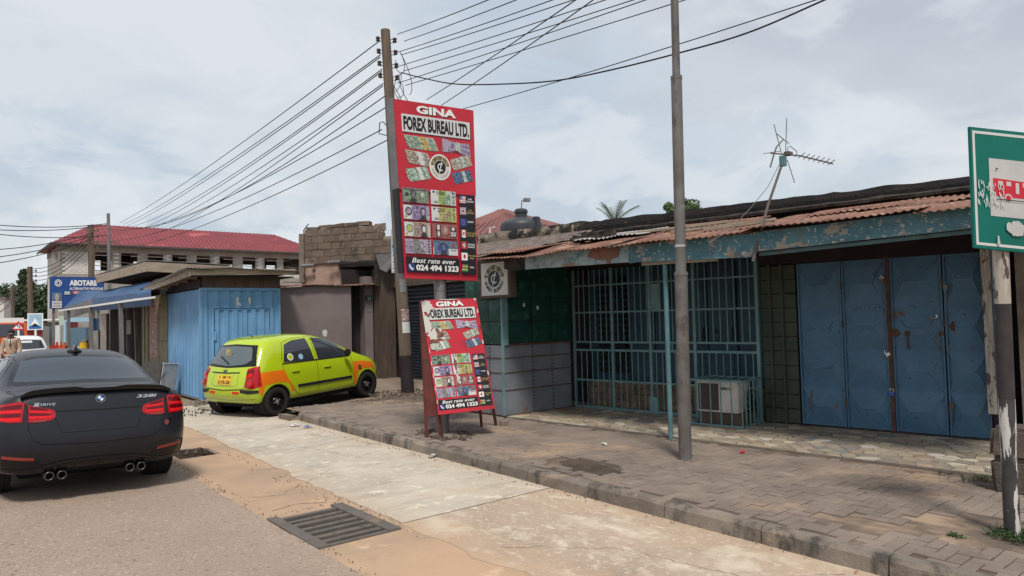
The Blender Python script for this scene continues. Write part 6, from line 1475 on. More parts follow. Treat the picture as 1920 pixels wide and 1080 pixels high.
skin_fig('jacket', jv, [(0, 1), (1, 2), (2, 3), (3, 4), (4, 5), (5, 6), (3, 7), (7, 8), (8, 9)], [(.19, .14), (.17, .125), (.195, .135), (.12, .085), .085, .07, .055, .085, .07, .055], 'suit_beige', pm_)
tv = [(0, 0, .92), (.11, 0, .86), (.12, -.02, .5), (.12, .02, .1), (-.11, 0, .86), (-.12, .03, .5), (-.12, .08, .1)]
skin_fig('trousers', tv, [(0, 1), (1, 2), (2, 3), (0, 4), (4, 5), (5, 6)], [(.16, .12), .11, .085, .065, .11, .085, .065], 'suit_beige', pm_)
MB().add([(-.055, -.128, 1.43), (.055, -.128, 1.43), (.0, -.158, 1.15)], [(0, 1, 2)]).build('shirt', 'shirt_white', pm_, fixn=False)
MB().add([(-.014, -.14, 1.43), (.014, -.14, 1.43), (.022, -.166, 1.22), (0, -.172, 1.16), (-.022, -.166, 1.22)], [(0, 1, 2, 3, 4)]).build('tie', 'tie_black', pm_, fixn=False)
m = MB(); m.lathe([(0, .115), (.05, .105), (.08, .07), (.092, .02), (.09, -.01), (.08, -.03)], (0, -.005, 1.635), n=16); hr = m.build('hair', 'hair_black', pm_, smooth=True)
MB().box((-.05, -.112, 1.605), (-.02, -.10, 1.62)).box((.02, -.112, 1.605), (.05, -.10, 1.62)).build('eyes', 'ink_white', pm_)
MB().box((-.012, -.135, 1.56), (.012, -.10, 1.60)).build('nose', 'skin_brown', pm_, bev=.004); MB().box((-.03, -.113, 1.525), (.03, -.10, 1.535)).build('mouth', 'note_red', pm_)
MB().box((.085, -.165, 1.27), (.12, -.14, 1.31), jit=.01).build('pocket_square', 'note_red', pm_)
# ------------------------------------------------------------------ vehicles
class Car:
    def __init__(s, root, stations, bulge_r, bulge_f, paint, arches, arch_r, track, sub=3):
        s.root = root; V = []; Fc = []; NS = len(stations)
        def idx(k, i, side): return k*18 + (i if side > 0 or i in (0, 9) else 9+i)     # 0..9 right, 10..17 left (1..8)
        for st in stations:
            y0, pts = st; P = pts
            V.append((0, P[0][1]+y0, P[0][2]-.0))
            V.append((P[0][0]*.55, P[0][1]+y0, P[0][2]))
            for (x, dy, z) in P[:6]: V.append((x, y0+dy, z))
            V.append((P[6][0], y0+P[6][1], P[6][2])); V.append((0, y0+P[7][1], P[7][2]))
            for i in range(1, 9): v = V[len(V)-10+i-(i-1)]; V.append((-v[0], v[1], v[2]))
        s.V = V
        loop = [(i, 1) for i in range(10)] + [(i, -1) for i in range(8, 0, -1)]
        for k in range(NS-1):
            for q in range(18):
                a, b = loop[q], loop[(q+1) % 18]; Fc.append((idx(k, *a), idx(k, *b), idx(k+1, *b), idx(k+1, *a)))
        for k, bul, sg in ((0, bulge_r, -1), (NS-1, bulge_f, 1)):
            rows = []
            for i in range(2, 8):
                if i == 2: r = [idx(k, 2, 1), idx(k, 1, 1), idx(k, 0, 1), idx(k, 1, -1), idx(k, 2, -1)]
                elif i == 7: r = [idx(k, 7, 1), idx(k, 8, 1), idx(k, 9, 1), idx(k, 8, -1), idx(k, 7, -1)]
                else:
                    e = V[idx(k, i, 1)]; b_ = bul[i-3]; r = [idx(k, i, 1)]
                    for fx_ in (.58, 0, -.58): V.append((e[0]*fx_, e[1]+sg*b_*(1-fx_*fx_*.9), e[2])); r.append(len(V)-1)
                    r.append(idx(k, i, -1))
                rows.append(r)
            for a in range(5):
                for c in range(4): Fc.append((rows[a][c], rows[a][c+1], rows[a+1][c+1], rows[a+1][c]))
        me = bpy.data.meshes.new('car_body'); me.from_pydata(V, [], Fc)
        bm = bmesh.new(); bm.from_mesh(me); bmesh.ops.recalc_face_normals(bm, faces=bm.faces); bm.to_mesh(me); bm.free()
        o = bpy.data.objects.new('tmp', me); col.objects.link(o)
        md = o.modifiers.new('s', 'SUBSURF'); md.levels = md.render_levels = sub
        cut = MB()
        for y in arches:
            for sd_ in (1, -1):
                cut.cyl((sd_*1.2, y, arch_r[1]), (sd_*(track-.32), y, arch_r[1]), arch_r[0], n=40)
        co = cut.build('cut', None)
        bo_ = o.modifiers.new('b', 'BOOLEAN'); bo_.object = co; bo_.operation = 'DIFFERENCE'; bo_.solver = 'EXACT'
        bpy.context.view_layer.update(); dg = bpy.context.evaluated_depsgraph_get()
        m2 = bpy.data.meshes.new_from_object(o.evaluated_get(dg)); bpy.data.objects.remove(o); bpy.data.objects.remove(co)
        m2.name = 'body'; m2.materials.clear(); m2.materials.append(M[paint]); m2.materials.append(M['seam_black'])
        m2.polygons.foreach_set('use_smooth', [True]*len(m2.polygons))
        m2.set_sharp_from_angle(angle=radians(45))
        for p in m2.polygons:
            p.material_index = 0
            c = p.center
            for y in arches:
                d = sqrt((c.y-y)**2+(c.z-arch_r[1])**2)
                if d < arch_r[0]+.004 and abs(c.x) < track+.2 and (abs(p.normal.x) < .5 or abs(c.x) < track-.30): p.material_index = 1
            if c.z < .28 and p.normal.z < -.7: p.material_index = 1
        s.body = link('body', m2, root)
        s.bvh = BVHTree.FromPolygons([v.co.copy() for v in m2.vertices], [tuple(p.vertices) for p in m2.polygons])
    def hit(s, a, b, d, A):
        d = Vector(d).normalized(); A = Vector(A); p = A*a+Vector((0, 0, b))
        o = p - d*6 + Vector((0, 2.0 if abs(d.y) > .3 else 0, 0))*0
        h, n, i, t = s.bvh.ray_cast(o, d)
        if h is None:
            q = p if abs(d.x) > .9 else p
            h, n, i, t = s.bvh.find_nearest(p - d*.3 if s.last is None else s.last)
        if n.dot(d) > 0: n = -n
        s.last = h; return h, n
    last = None
    def patch(s, name, top, bot, d, A, mat, off=.003, n=14, m=5, parent=None, smooth=True, rim=.012):
        def res(P, k):
            P = [Vector((*p, 0)) for p in P]; L_ = [0]
            for i in range(1, len(P)): L_.append(L_[-1]+(P[i]-P[i-1]).length)
            out_ = []
            for j in range(k+1):
                t = L_[-1]*j/k; i = 1
                while i < len(P)-1 and L_[i] < t: i += 1
                f_ = (t-L_[i-1])/max(1e-9, L_[i]-L_[i-1]); out_.append(P[i-1].lerp(P[i], f_))
            return out_
        T_ = res(top, n); B_ = res(bot, n); vs = []; s.last = None; low = []
        for i in range(n+1):
            for j in range(m+1):
                p = T_[i].lerp(B_[i], j/m); h, nn = s.hit(p.x, p.y, d, A); vs.append(h+nn*off); low.append(h-nn*rim)
        fs = [(i*(m+1)+j, (i+1)*(m+1)+j, (i+1)*(m+1)+j+1, i*(m+1)+j+1) for i in range(n) for j in range(m)]
        mb = MB(); mb.add(vs, fs)
        per = [i*(m+1) for i in range(n+1)] + [n*(m+1)+j for j in range(1, m+1)] + [i*(m+1)+m for i in range(n-1, -1, -1)] + [j for j in range(m-1, 0, -1)]
        k = len(mb.v); mb.v += [tuple(low[i]) for i in per]; L2 = len(per)
        for i in range(L2): mb.f.append([per[i], per[(i+1) % L2], k+(i+1) % L2, k+i]); mb.mi.append(0)
        o = mb.build(name, mat, parent or s.root, fixn=True, smooth=True)
        return o
    def line(s, pts, d, A, w_=.006, mat='seam_black', off=.0012, name='seam', parent=None, seg=.03):
        Q = []
        for i in range(len(pts)-1):
            a, b = Vector((*pts[i], 0)), Vector((*pts[i+1], 0)); k = max(1, int((b-a).length/seg))
            for j in range(k): Q.append(a.lerp(b, j/k))
        Q.append(Vector((*pts[-1], 0))); s.last = None; H = [s.hit(q.x, q.y, d, A) for q in Q]; vs = []
        for i, (h, n) in enumerate(H):
            t = (H[min(i+1, len(H)-1)][0]-H[max(i-1, 0)][0]).normalized(); sd = t.cross(n).normalized()*w_/2; vs += [h+n*off-sd, h+n*off+sd]
        mb = MB(); mb.add(vs, [(i*2, i*2+1, i*2+3, i*2+2) for i in range(len(H)-1)])
        return mb.build(name, mat, parent or s.body, fixn=False)
    def wheel(s, x, y, r, w_, rim_mat, style, sd_):
        m = MB(); hw_ = w_/2; ri = r*.62
        m.lathe([(ri, -hw_*.85), (r*.80, -hw_), (r*.93, -hw_*.96), (r*.985, -hw_*.8), (r, -hw_*.5), (r, hw_*.5), (r*.985, hw_*.8), (r*.93, hw_*.96), (r*.80, hw_), (ri, hw_*.85)], (x, y, r), 'x', 40)
        for k in range(4):   # tread grooves as raised ribs
            h = -hw_*.62+k*hw_*.41; m.lathe([(r, h), (r+.004, h+.004), (r+.004, h+hw_*.30), (r, h+hw_*.30+.004)], (x, y, r), 'x', 40)
        t = m.build('wheel', 'tyre', s.root, smooth=True)
        e = x+sd_*hw_*.55
        m = MB(); m.lathe([(ri+.01, e-x+sd_*.03), (ri*.93, e-x+sd_*.035), (ri*.88, e-x-sd_*.01), (ri*.55, e-x-sd_*.005), (ri*.45, e-x+sd_*.02), (0, e-x+sd_*.025)], (x, y, r), 'x', 32)
        rm = m.build('rim', rim_mat, t, smooth=True)
        m = MB()
        for k in range(8 if style == 'steel' else 5):
            a = k*2*pi/(8 if style == 'steel' else 5)
            if style == 'steel': c = Vector((e-sd_*.001, y+cos(a)*ri*.72, r+sin(a)*ri*.72)); m.cyl(c, c+Vector((sd_*.004, 0, 0)), ri*.11, n=8)
            else: m.beam((e+sd_*.03, y, r), (e+sd_*.03, y+cos(a)*ri*.95, r+sin(a)*ri*.95), .05, .03, up=Vector((1, 0, 0)))
        m.build('rim_holes' if style == 'steel' else 'spokes', 'ink_black' if style == 'steel' else rim_mat, t)
        if style == 'steel':
            m = MB(); m.cyl((e+sd_*.0, y, r), (e+sd_*.03, y, r), ri*.22, n=12)
            for k in range(4): a = k*pi/2+.4; c = Vector((e+sd_*.015, y+cos(a)*ri*.36, r+sin(a)*ri*.36)); m.cyl(c, c+Vector((sd_*.015, 0, 0)), .012, n=6)
            m.build('hub', 'silver', t)
    def liner(s, ys, r, z, x0, x1):
        for y in ys:
            for sd_ in (1, -1):
                m = MB(); m.cyl((sd_*x0, y, z), (sd_*x1, y, z), r, n=24, caps=False); m.build('wheel_liner', 'seam_black', s.root, fixn=False)
def diag(th, sd_):
    s_, c = sin(th), cos(th); return (-s_*sd_, c, 0), (c*sd_, s_, 0)
RD, RA = (0, 1, 0), (1, 0, 0)            # seen from the rear
SDr, SAr = (-1, 0, 0), (0, 1, 0)         # from the right side
SDl, SAl = (1, 0, 0), (0, 1, 0)          # from the left side
# ---------------- black sedan
sed = empty('black_sedan', (1.235, 8.08, .025), radians(1.5), 'matte black sedan with quad exhaust tips seen from behind on the asphalt', 'car'); sed.rotation_euler = (0, .036, radians(1.5)); sed.scale = (1, 1, 1.035)
def S(y, *p): return (y, p)
stn = [S(0, (.64, .12, .28), (.72, .05, .40), (.745, .02, .58), (.715, .06, .84), (.68, .10, .985), (.62, .13, 1.045), (.42, .11, 1.075), (0, .10, 1.082)),
       S(.19, (.80, .02, .28), (.855, 0, .40), (.872, 0, .60), (.85, 0, .86), (.80, .01, .985), (.70, .02, 1.04), (.45, .02, 1.068), (0, .02, 1.075)),
       S(.50, (.85, 0, .27), (.90, 0, .40), (.912, 0, .62), (.885, 0, .87), (.83, 0, .985), (.715, 0, 1.035), (.45, 0, 1.06), (0, 0, 1.07)),
       S(.86, (.86, 0, .20), (.905, 0, .40), (.915, 0, .62), (.885, 0, .87), (.83, 0, .98), (.735, .0, 1.02), (.45, -.03, 1.065), (0, -.05, 1.075)),
       S(1.45, (.86, 0, .20), (.90, 0, .40), (.905, 0, .62), (.88, 0, .87), (.815, 0, .97), (.665, .0, 1.325), (.44, -.03, 1.385), (0, -.06, 1.405)),
       S(2.05, (.86, 0, .20), (.895, 0, .40), (.90, 0, .62), (.88, 0, .86), (.81, 0, .96), (.655, 0, 1.365), (.38, 0, 1.425), (0, 0, 1.44)),
       S(2.75, (.86, 0, .20), (.895, 0, .40), (.90, 0, .62), (.88, 0, .85), (.81, 0, .95), (.63, 0, 1.335), (.37, 0, 1.395), (0, 0, 1.405)),
       S(3.45, (.86, 0, .20), (.895, 0, .40), (.90, 0, .62), (.87, 0, .82), (.79, 0, .92), (.69, 0, .96), (.42, 0, .995), (0, 0, 1.005)),
       S(4.10, (.84, 0, .20), (.88, 0, .40), (.885, 0, .58), (.83, 0, .75), (.74, 0, .83), (.62, 0, .87), (.4, 0, .89), (0, 0, .90)),
       S(4.50, (.66, 0, .22), (.70, 0, .40), (.70, 0, .54), (.64, 0, .68), (.58, 0, .74), (.50, 0, .77), (.3, 0, .785), (0, 0, .79))]
c = Car(sed, stn, (.07, .08, .06, .05), (.12, .12, .1, .08), 'matte_black_paint', (1.03, 3.84), (.36, .33), .80)
for y in (1.03, 3.84):
    for sd_ in (1, -1): c.wheel(sd_*.765, y, .335, .26, 'metal_dark', 'alloy', sd_)
# rear window and roof seams
c.patch('rear_window', [(-.585, 1.315), (-.4, 1.352), (0, 1.365), (.4, 1.352), (.585, 1.315)], [(-.695, 1.075), (0, 1.095), (.695, 1.075)], RD, RA, 'gloss_black', .002, 20, 8)
flat('sedan_glass', (.035, .042, .055), .12, spec=.8)
c.patch('rear_glass', [(-.545, 1.295), (-.38, 1.33), (0, 1.343), (.38, 1.33), (.545, 1.295)], [(-.645, 1.10), (0, 1.115), (.645, 1.10)], RD, RA, 'sedan_glass', .005, 20, 8)
for sd_, d, A in ((1, SDr, SAr), (-1, SDl, SAl)):
    c.patch('side_window', [(1.55, 1.26), (1.8, 1.32), (2.25, 1.33)], [(1.35, 1.0), (1.8, 1.0), (2.25, .99)], d, A, 'car_glass', .003, 12, 5)
    c.patch('side_window', [(2.30, 1.33), (2.7, 1.31), (3.20, 1.02)], [(2.30, .99), (2.8, .985), (3.22, .98)], d, A, 'car_glass', .003, 12, 5)
    c.line([(1.2, .99), (1.33, 1.18), (1.52, 1.285), (1.8, 1.345), (2.4, 1.352), (2.8, 1.31), (3.3, .99)], d, A, .02, 'gloss_black', .004, 'window_trim')
    c.line([(2.27, .98), (2.27, .3)], d, A); c.line([(1.45, .98), (1.40, .6), (1.55, .45), (1.62, .3)], d, A); c.line([(3.2, .95), (3.25, .3)], d, A)
    c.line([(.75, .76), (2.0, .72), (3.3, .74)], d, A, .004, 'trim_black')
    mr = MB().box((sd_*.90, 3.02, .98), (sd_*1.06, 3.10, 1.10)).build('mirror', 'matte_black_paint', sed, bev=.02)
    for y in (1.75, 2.6): MB().box((sd_*.89, y-.1, .80), (sd_*.905, y+.1, .825)).build('door_handle', 'matte_black_paint', sed, bev=.004)
UD_, UA_ = (0, 0, -1), (1, 0, 0)
class UpProj: pass
def top_line(car, pts, w_=.006, name='seam', mat='seam_black'):
    vs = []; H = []
    for i in range(len(pts)-1):
        a, b = Vector((*pts[i], 0)), Vector((*pts[i+1], 0)); k = max(1, int((b-a).length/.04))
        for j in range(k): q = a.lerp(b, j/k); h, n, _, _ = car.bvh.ray_cast(Vector((q.x, q.y, 3)), Vector((0, 0, -1))); H.append((h, n))
    for i, (h, n) in enumerate(H):
        t = (H[min(i+1, len(H)-1)][0]-H[max(i-1, 0)][0]).normalized(); sd = t.cross(n).normalized()*w_/2; vs += [h+n*.0015-sd, h+n*.0015+sd]
    MB().add(vs, [(i*2, i*2+1, i*2+3, i*2+2) for i in range(len(H)-1)]).build(name, mat, car.body, fixn=False)
for sd_ in (1, -1):
    top_line(c, [(sd_*.58, 1.46), (sd_*.59, 2.0), (sd_*.57, 2.8)]); top_line(c, [(sd_*.615, 1.48), (sd_*.625, 2.0), (sd_*.60, 2.8)])
top_line(c, [(-.5, 1.43), (0, 1.40), (.5, 1.43)], .008)
# antenna fin
MB().add([(-.03, 1.50, 1.395), (.03, 1.50, 1.395), (.045, 1.72, 1.415), (-.045, 1.72, 1.415), (0, 1.53, 1.475), (0, 1.58, 1.47)], [(0, 1, 4), (1, 2, 5, 4), (2, 3, 5), (3, 0, 4, 5), (0, 3, 2, 1)]).build('antenna_fin', 'gloss_black', sed, bev=.004)
MB().lathe([(0, .02), (.05, .015), (.075, 0), (.075, -.02)], (0, 1.62, 1.405), n=20).build('antenna_base', 'trim_black', sed, smooth=True)
# boot lid seams, spoiler, badge, lettering
for sd_ in (1, -1):
    c.line([(sd_*.70, 1.035), (sd_*.625, .95), (sd_*.60, .86), (sd_*.595, .72), (sd_*.56, .62), (sd_*.48, .575)], RD, RA, .009)
    top_line(c, [(sd_*.69, .17), (sd_*.715, .4), (sd_*.72, .80)], .008)
c.line([(-.48, .575), (0, .555), (.48, .575)], RD, RA, .010)
c.line([(-.43, .885), (-.40, .87), (0, .865), (.40, .87), (.43, .885)], RD, RA, .012, 'seam_black')
c.line([(-.40, .865), (-.33, .67), (.33, .67), (.40, .865)], RD, RA, .006, 'seam_black')
c.line([(-.86, .60), (0, .52), (.86, .60)], RD, RA, .005, 'trim_black')
m = MB(); vs = []; n = 30
for i in range(n+1):
    t = -1+2*i/n; x = .665*t; h, nn, _, _ = c.bvh.ray_cast(Vector((x, .135+.03*abs(t), 3)), Vector((0, 0, -1)))
    lift_ = .030 if abs(t) > .30 else .014; lift_ = .008 + .016*min(1, max(0, (abs(t)-.22)/.08)); 
    if abs(t) > .9: lift_ *= max(.15, (1-abs(t))/.1)
    y0 = .035+.05*t*t
    vs += [(x, y0+.13, h.z-.006), (x, y0+.05, h.z+lift_*.75), (x, y0-.01, h.z+lift_), (x, y0+.005, h.z-.022), (x, y0+.05, h.z-.03)]
m.add(vs, [(i*5+k, i*5+(k+1) % 5, (i+1)*5+(k+1) % 5, (i+1)*5+k) for i in range(n) for k in range(5)]); m.build('spoiler', 'gloss_black', sed, smooth=False)
h, nn = c.hit(0, .968, RD, RA)
def disc_on(name, h, n, r, mat, off, parent, seg=24, a0=0, a1=2*pi):
    u = n.cross(Vector((0, 0, 1))).normalized(); v = u.cross(n).normalized(); m = MB()
    pts = [h+n*off+u*r*cos(a0+(a1-a0)*i/seg)+v*r*sin(a0+(a1-a0)*i/seg) for i in range(seg+ (0 if a1-a0 > 6 else 1))]
    if a1-a0 < 6: pts.append(h+n*off)
    m.prism(pts, n*.001); return m.build(name, mat, parent, fixn=False)
bd = disc_on('badge', h, nn, .042, 'chrome', .006, sed); disc_on('ring', h, nn, .039, 'gloss_black', .0075, bd); disc_on('field', h, nn, .026, 'ink_white', .009, bd)
disc_on('quarter', h, nn, .026, 'emblem_blue', .0105, bd, 8, pi/2, pi); disc_on('quarter', h, nn, .026, 'emblem_blue', .0105, bd, 8, -pi/2, 0)
def text_on(car, s_, x0, x1, z0, z1, mat, name, shear=.2, bold=.02, off=.006):
    vs, fs, a = text2d(s_, bold, shear); V = []
    for x, y in vs: h, n = car.hit(x0+(x1-x0)*x, z0+(z1-z0)*y, RD, RA); V.append(h+n*off)
    return MB().add(V, fs).build(name, mat, car.root, fixn=False)
text_on(c, '328i', .33, .53, .955, .985, 'silver', 'model_lettering', bold=.03); text_on(c, 'xDRIVE', -.56, -.38, .925, .947, 'silver', 'model_lettering', bold=.0)
text_on(c, 'X', -.56, -.515, .920, .954, 'chrome', 'model_lettering', bold=.04, off=.008)
c.patch('emblem_sticker', [(.565, .735), (.62, .74), (.675, .735)], [(.60, .655), (.62, .645), (.65, .655)], RD, RA, 'gloss_black', .005, 8, 4)
h2, n2 = c.hit(.622, .695, RD, RA); disc_on('sticker_centre', h2, n2, .02, 'oil_red', .008, sed, 12); disc_on('sticker_ring', h2, n2, .03, 'metal_dark', .007, sed, 14)
# tail lights, rear reflectors, vents, diffuser, exhaust tips
for sd_ in (1, -1):
    th = radians(24); d, A = diag(th, sd_)
    def aa(x, y): return cos(th)*x+sin(th)*y
    outp = [(.612, .960), (.66, .968), (.76, .950), (aa(.885, .22), .92)]; outb = [(.612, .785), (.72, .785), (.82, .797), (aa(.89, .22), .825)]
    o1 = c.patch('tail_light', outp, outb, d, A, 'tail_red', .006, 14, 6)
    c.patch('light_shade', [(.63, .945), (.76, .93), (aa(.875, .18), .905)], [(.63, .905), (.76, .90), (aa(.875, .18), .885)], d, A, 'tail_dark', .008, 12, 2, parent=o1)
    c.patch('light_bar', [(.63, .893), (.76, .888), (aa(.878, .18), .873)], [(.63, .872), (.76, .868), (aa(.878, .18), .858)], d, A, 'tail_bright', .009, 12, 2, parent=o1)
    c.patch('light_shade', [(.63, .865), (.76, .860), (aa(.87, .17), .855)], [(.63, .835), (.76, .830), (aa(.87, .17), .84)], d, A, 'tail_dark', .008, 10, 2, parent=o1)
    c.patch('light_bar', [(.63, .828), (.76, .822), (aa(.878, .18), .838)], [(.63, .797), (.76, .797), (aa(.87, .18), .818)], d, A, 'tail_bright', .009, 12, 2, parent=o1)
    def X(P): return [(sd_*x, z) for x, z in P]
    o2 = c.patch('tail_light', X([(.598, .938), (.52, .915), (.42, .892), (.385, .87)]), X([(.598, .782), (.52, .782), (.42, .790), (.380, .820)]), RD, RA, 'tail_red', .006, 12, 6)
    c.patch('light_shade', X([(.585, .925), (.45, .895)]), X([(.585, .895), (.45, .880)]), RD, RA, 'tail_dark', .008, 8, 2, parent=o2)
    c.patch('light_bar', X([(.59, .888), (.42, .872)]), X([(.59, .870), (.42, .857)]), RD, RA, 'tail_bright', .009, 8, 2, parent=o2)
    c.patch('light_shade', X([(.59, .863), (.43, .850)]), X([(.59, .842), (.43, .836)]), RD, RA, 'tail_dark', .008, 8, 2, parent=o2)
    c.patch('light_bar', X([(.59, .835), (.41, .828)]), X([(.59, .812), (.41, .808)]), RD, RA, 'tail_bright', .009, 8, 2, parent=o2)
    c.patch('clear_lens', X([(.56, .795), (.46, .797)]), X([(.56, .778), (.46, .782)]), RD, RA, 'reflector', .009, 6, 2, parent=o2)
    th2 = radians(18); d2, A2 = diag(th2, sd_)
    c.patch('bumper_vent', [(.47, .425), (.62, .455), (.78, .475)], [(.47, .33), (.62, .31), (.80, .33)], d2, A2, 'gloss_black', .003, 12, 4)
    c.patch('reflector', [(.52, .452), (.64, .466), (.78, .485)], [(.52, .430), (.64, .443), (.78, .462)], d2, A2, 'reflector', .009, 10, 2)
    c.line([(.42, .47), (.55, .505), (.72, .515), (.82, .50), (.845, .42), (.85, .30)], d2, A2, .014, 'trim_black', .004, 'crease')
    c.patch('vent_slit', [(.825, .49), (.845, .50)], [(.835, .32), (.855, .32)], d2, A2, 'seam_black', .006, 3, 6)
    c.line([(.45, .36), (.60, .345), (.80, .36)], d2, A2, .008, 'matte_black_paint', .007, 'vent_fin')
    for x in (.30, .405):
        hh, nn_ = c.hit(sd_*x, .31, RD, RA); yy = hh.y
        m = MB(); m.lathe([(.030, .10), (.030, .005), (.036, .0), (.043, .004), (.046, .02), (.046, .16)], (0, 0, 0), n=24)
        me = m.mesh('exhaust_tip', 'metal_dark'); me.transform(Matrix.Translation((sd_*x, yy-.035, .265)) @ Matrix.Rotation(-pi/2, 4, 'X'))
        o = link('exhaust_tip', me, sed, smooth=True)
        m = MB(); m.cyl((sd_*x, yy+.03, .265), (sd_*x, yy+.035, .265), .031, n=20); m.build('bore', 'black_void', o)
c.patch('diffuser', [(-.50, .33), (-.3, .375), (0, .385), (.3, .375), (.50, .33)], [(-.52, .235), (0, .235), (.52, .235)], RD, RA, 'gloss_black', .004, 20, 4)
c.line([(-.56, .30), (-.46, .37), (-.3, .405), (0, .415), (.3, .405), (.46, .37), (.56, .30)], RD, RA, .016, 'trim_black', .006, 'crease')
for x in (-.2, .0, .2): c.line([(x, .37), (x, .24)], RD, RA, .010, 'trim_black', .008, 'diffuser_fin')
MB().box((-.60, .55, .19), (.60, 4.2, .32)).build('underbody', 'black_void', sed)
# ---------------- lime hatchback
HY = radians(-69)
hb = empty('lime_hatchback', (4.12, 13.40, 0), HY, 'small lime green taxi hatchback with orange corner panels parked across the pavement end', 'car')
hb.rotation_euler = (radians(1.8), 0, HY); hb.scale = (1, 1.055, 1)
stn = [S(0, (.62, .10, .26), (.69, .03, .38), (.715, .01, .52), (.70, .05, .76), (.675, .12, .93), (.57, .36, 1.33), (.38, .30, 1.375), (0, .27, 1.385)),
       S(.17, (.73, 0, .24), (.775, 0, .38), (.79, 0, .54), (.775, .02, .79), (.745, .07, .94), (.625, .34, 1.385), (.42, .27, 1.435), (0, .24, 1.445)),
       S(.58, (.755, 0, .22), (.795, 0, .38), (.80, 0, .56), (.79, 0, .80), (.755, .02, .945), (.635, .15, 1.425), (.42, .12, 1.475), (0, .10, 1.488)),
       S(1.25, (.755, 0, .22), (.79, 0, .38), (.80, 0, .56), (.79, 0, .80), (.755, 0, .945), (.63, 0, 1.43), (.42, 0, 1.482), (0, 0, 1.495)),
       S(1.95, (.755, 0, .22), (.79, 0, .38), (.795, 0, .56), (.785, 0, .79), (.75, 0, .94), (.61, -.08, 1.38), (.40, -.06, 1.435), (0, -.04, 1.45)),
       S(2.68, (.75, 0, .22), (.79, 0, .38), (.795, 0, .56), (.775, 0, .78), (.72, 0, .92), (.66, 0, .96), (.42, 0, 1.00), (0, 0, 1.01)),
       S(3.12, (.72, 0, .22), (.765, 0, .38), (.77, 0, .54), (.735, 0, .72), (.66, 0, .82), (.56, 0, .865), (.36, 0, .89), (0, 0, .90)),
       S(3.42, (.56, 0, .24), (.61, 0, .38), (.62, 0, .50), (.58, 0, .63), (.52, 0, .71), (.45, 0, .745), (.3, 0, .76), (0, 0, .765))]
k = Car(hb, stn, (.06, .07, .05, .05), (.10, .11, .09, .06), 'lime_paint', (.50, 2.87), (.30, .28), .72)
for y in (.50, 2.87):
    for sd_ in (1, -1): k.wheel(sd_*.70, y, .270, .17, 'gloss_black', 'steel', sd_)
k.patch('rear_window', [(-.50, 1.325), (0, 1.35), (.50, 1.325)], [(-.66, .955), (0, .925), (.66, .955)], RD, RA, 'gloss_black', .004, 22, 8)
flat('hatch_glass', (.09, .11, .12), .10, spec=.8)
k.patch('rear_glass', [(-.45, 1.29), (0, 1.315), (.42, 1.29), (.46, 1.22)], [(-.58, 1.0), (0, .955), (.42, .99), (.53, 1.06)], RD, RA, 'hatch_glass', .008, 20, 8)
m = k.line([(-.30, 1.13), (-.05, 1.02), (.02, .985)], RD, RA, .022, 'ink_black', .02, 'wiper', hb)
text_on(k, 'Ras', -.22, -.08, 1.20, 1.27, 'gold', 'window_lettering', shear=-.3, bold=.03, off=.012)
for i in range(5): h, n = k.hit(-.14+.03*i, 1.14, RD, RA); MB().beam(h+n*.012, h+n*.012+Vector((.012*(i-2), .015, .07)), .012, .002, up=n).build('window_decal', 'gold', hb, fixn=False)
k.line([(-.53, .925), (-.545, .80), (-.52, .56), (0, .53), (.52, .56), (.545, .80), (.53, .925)], RD, RA, .008)
k.line([(-.40, .845), (0, .835), (.36, .845)], RD, RA, .022, 'trim_black', .006, 'tailgate_strip')
k.line([(-.33, .82), (-.36, .64), (-.28, .60), (.28, .60), (.36, .64), (.33, .82)], RD, RA, .005, 'trim_black')
o = k.patch('number_plate', [(-.19, .80), (.19, .80)], [(-.19, .625), (.19, .625)], RD, RA, 'plate_yellow', .010, 6, 3)
text_on(k, 'GR', -.05, .05, .735, .785, 'ink_black', 'plate_lettering', 0, .03, .013); text_on(k, '3175-20', -.165, .165, .64, .70, 'ink_black', 'plate_lettering', 0, .03, .013)
text_on(k, 'T', -.15, -.11, .735, .78, 'ink_black', 'plate_lettering', 0, .02, .013); text_on(k, '19', .09, .16, .735, .78, 'ink_black', 'plate_lettering', 0, .02, .013)
h, n = k.hit(-.04, .872, RD, RA); q = k.patch('badge', [(-.10, .878), (-.04, .896), (.02, .878)], [(-.10, .872), (-.04, .852), (.02, .872)], RD, RA, 'gloss_black', .012, 8, 3); text_on(k, 'KIA', -.078, -.002, .864, .884, 'chrome', 'badge_lettering', 0, .03, .016)
text_on(k, 'Picanto', -.50, -.36, .842, .868, 'silver', 'model_lettering', 0, 0, .006)
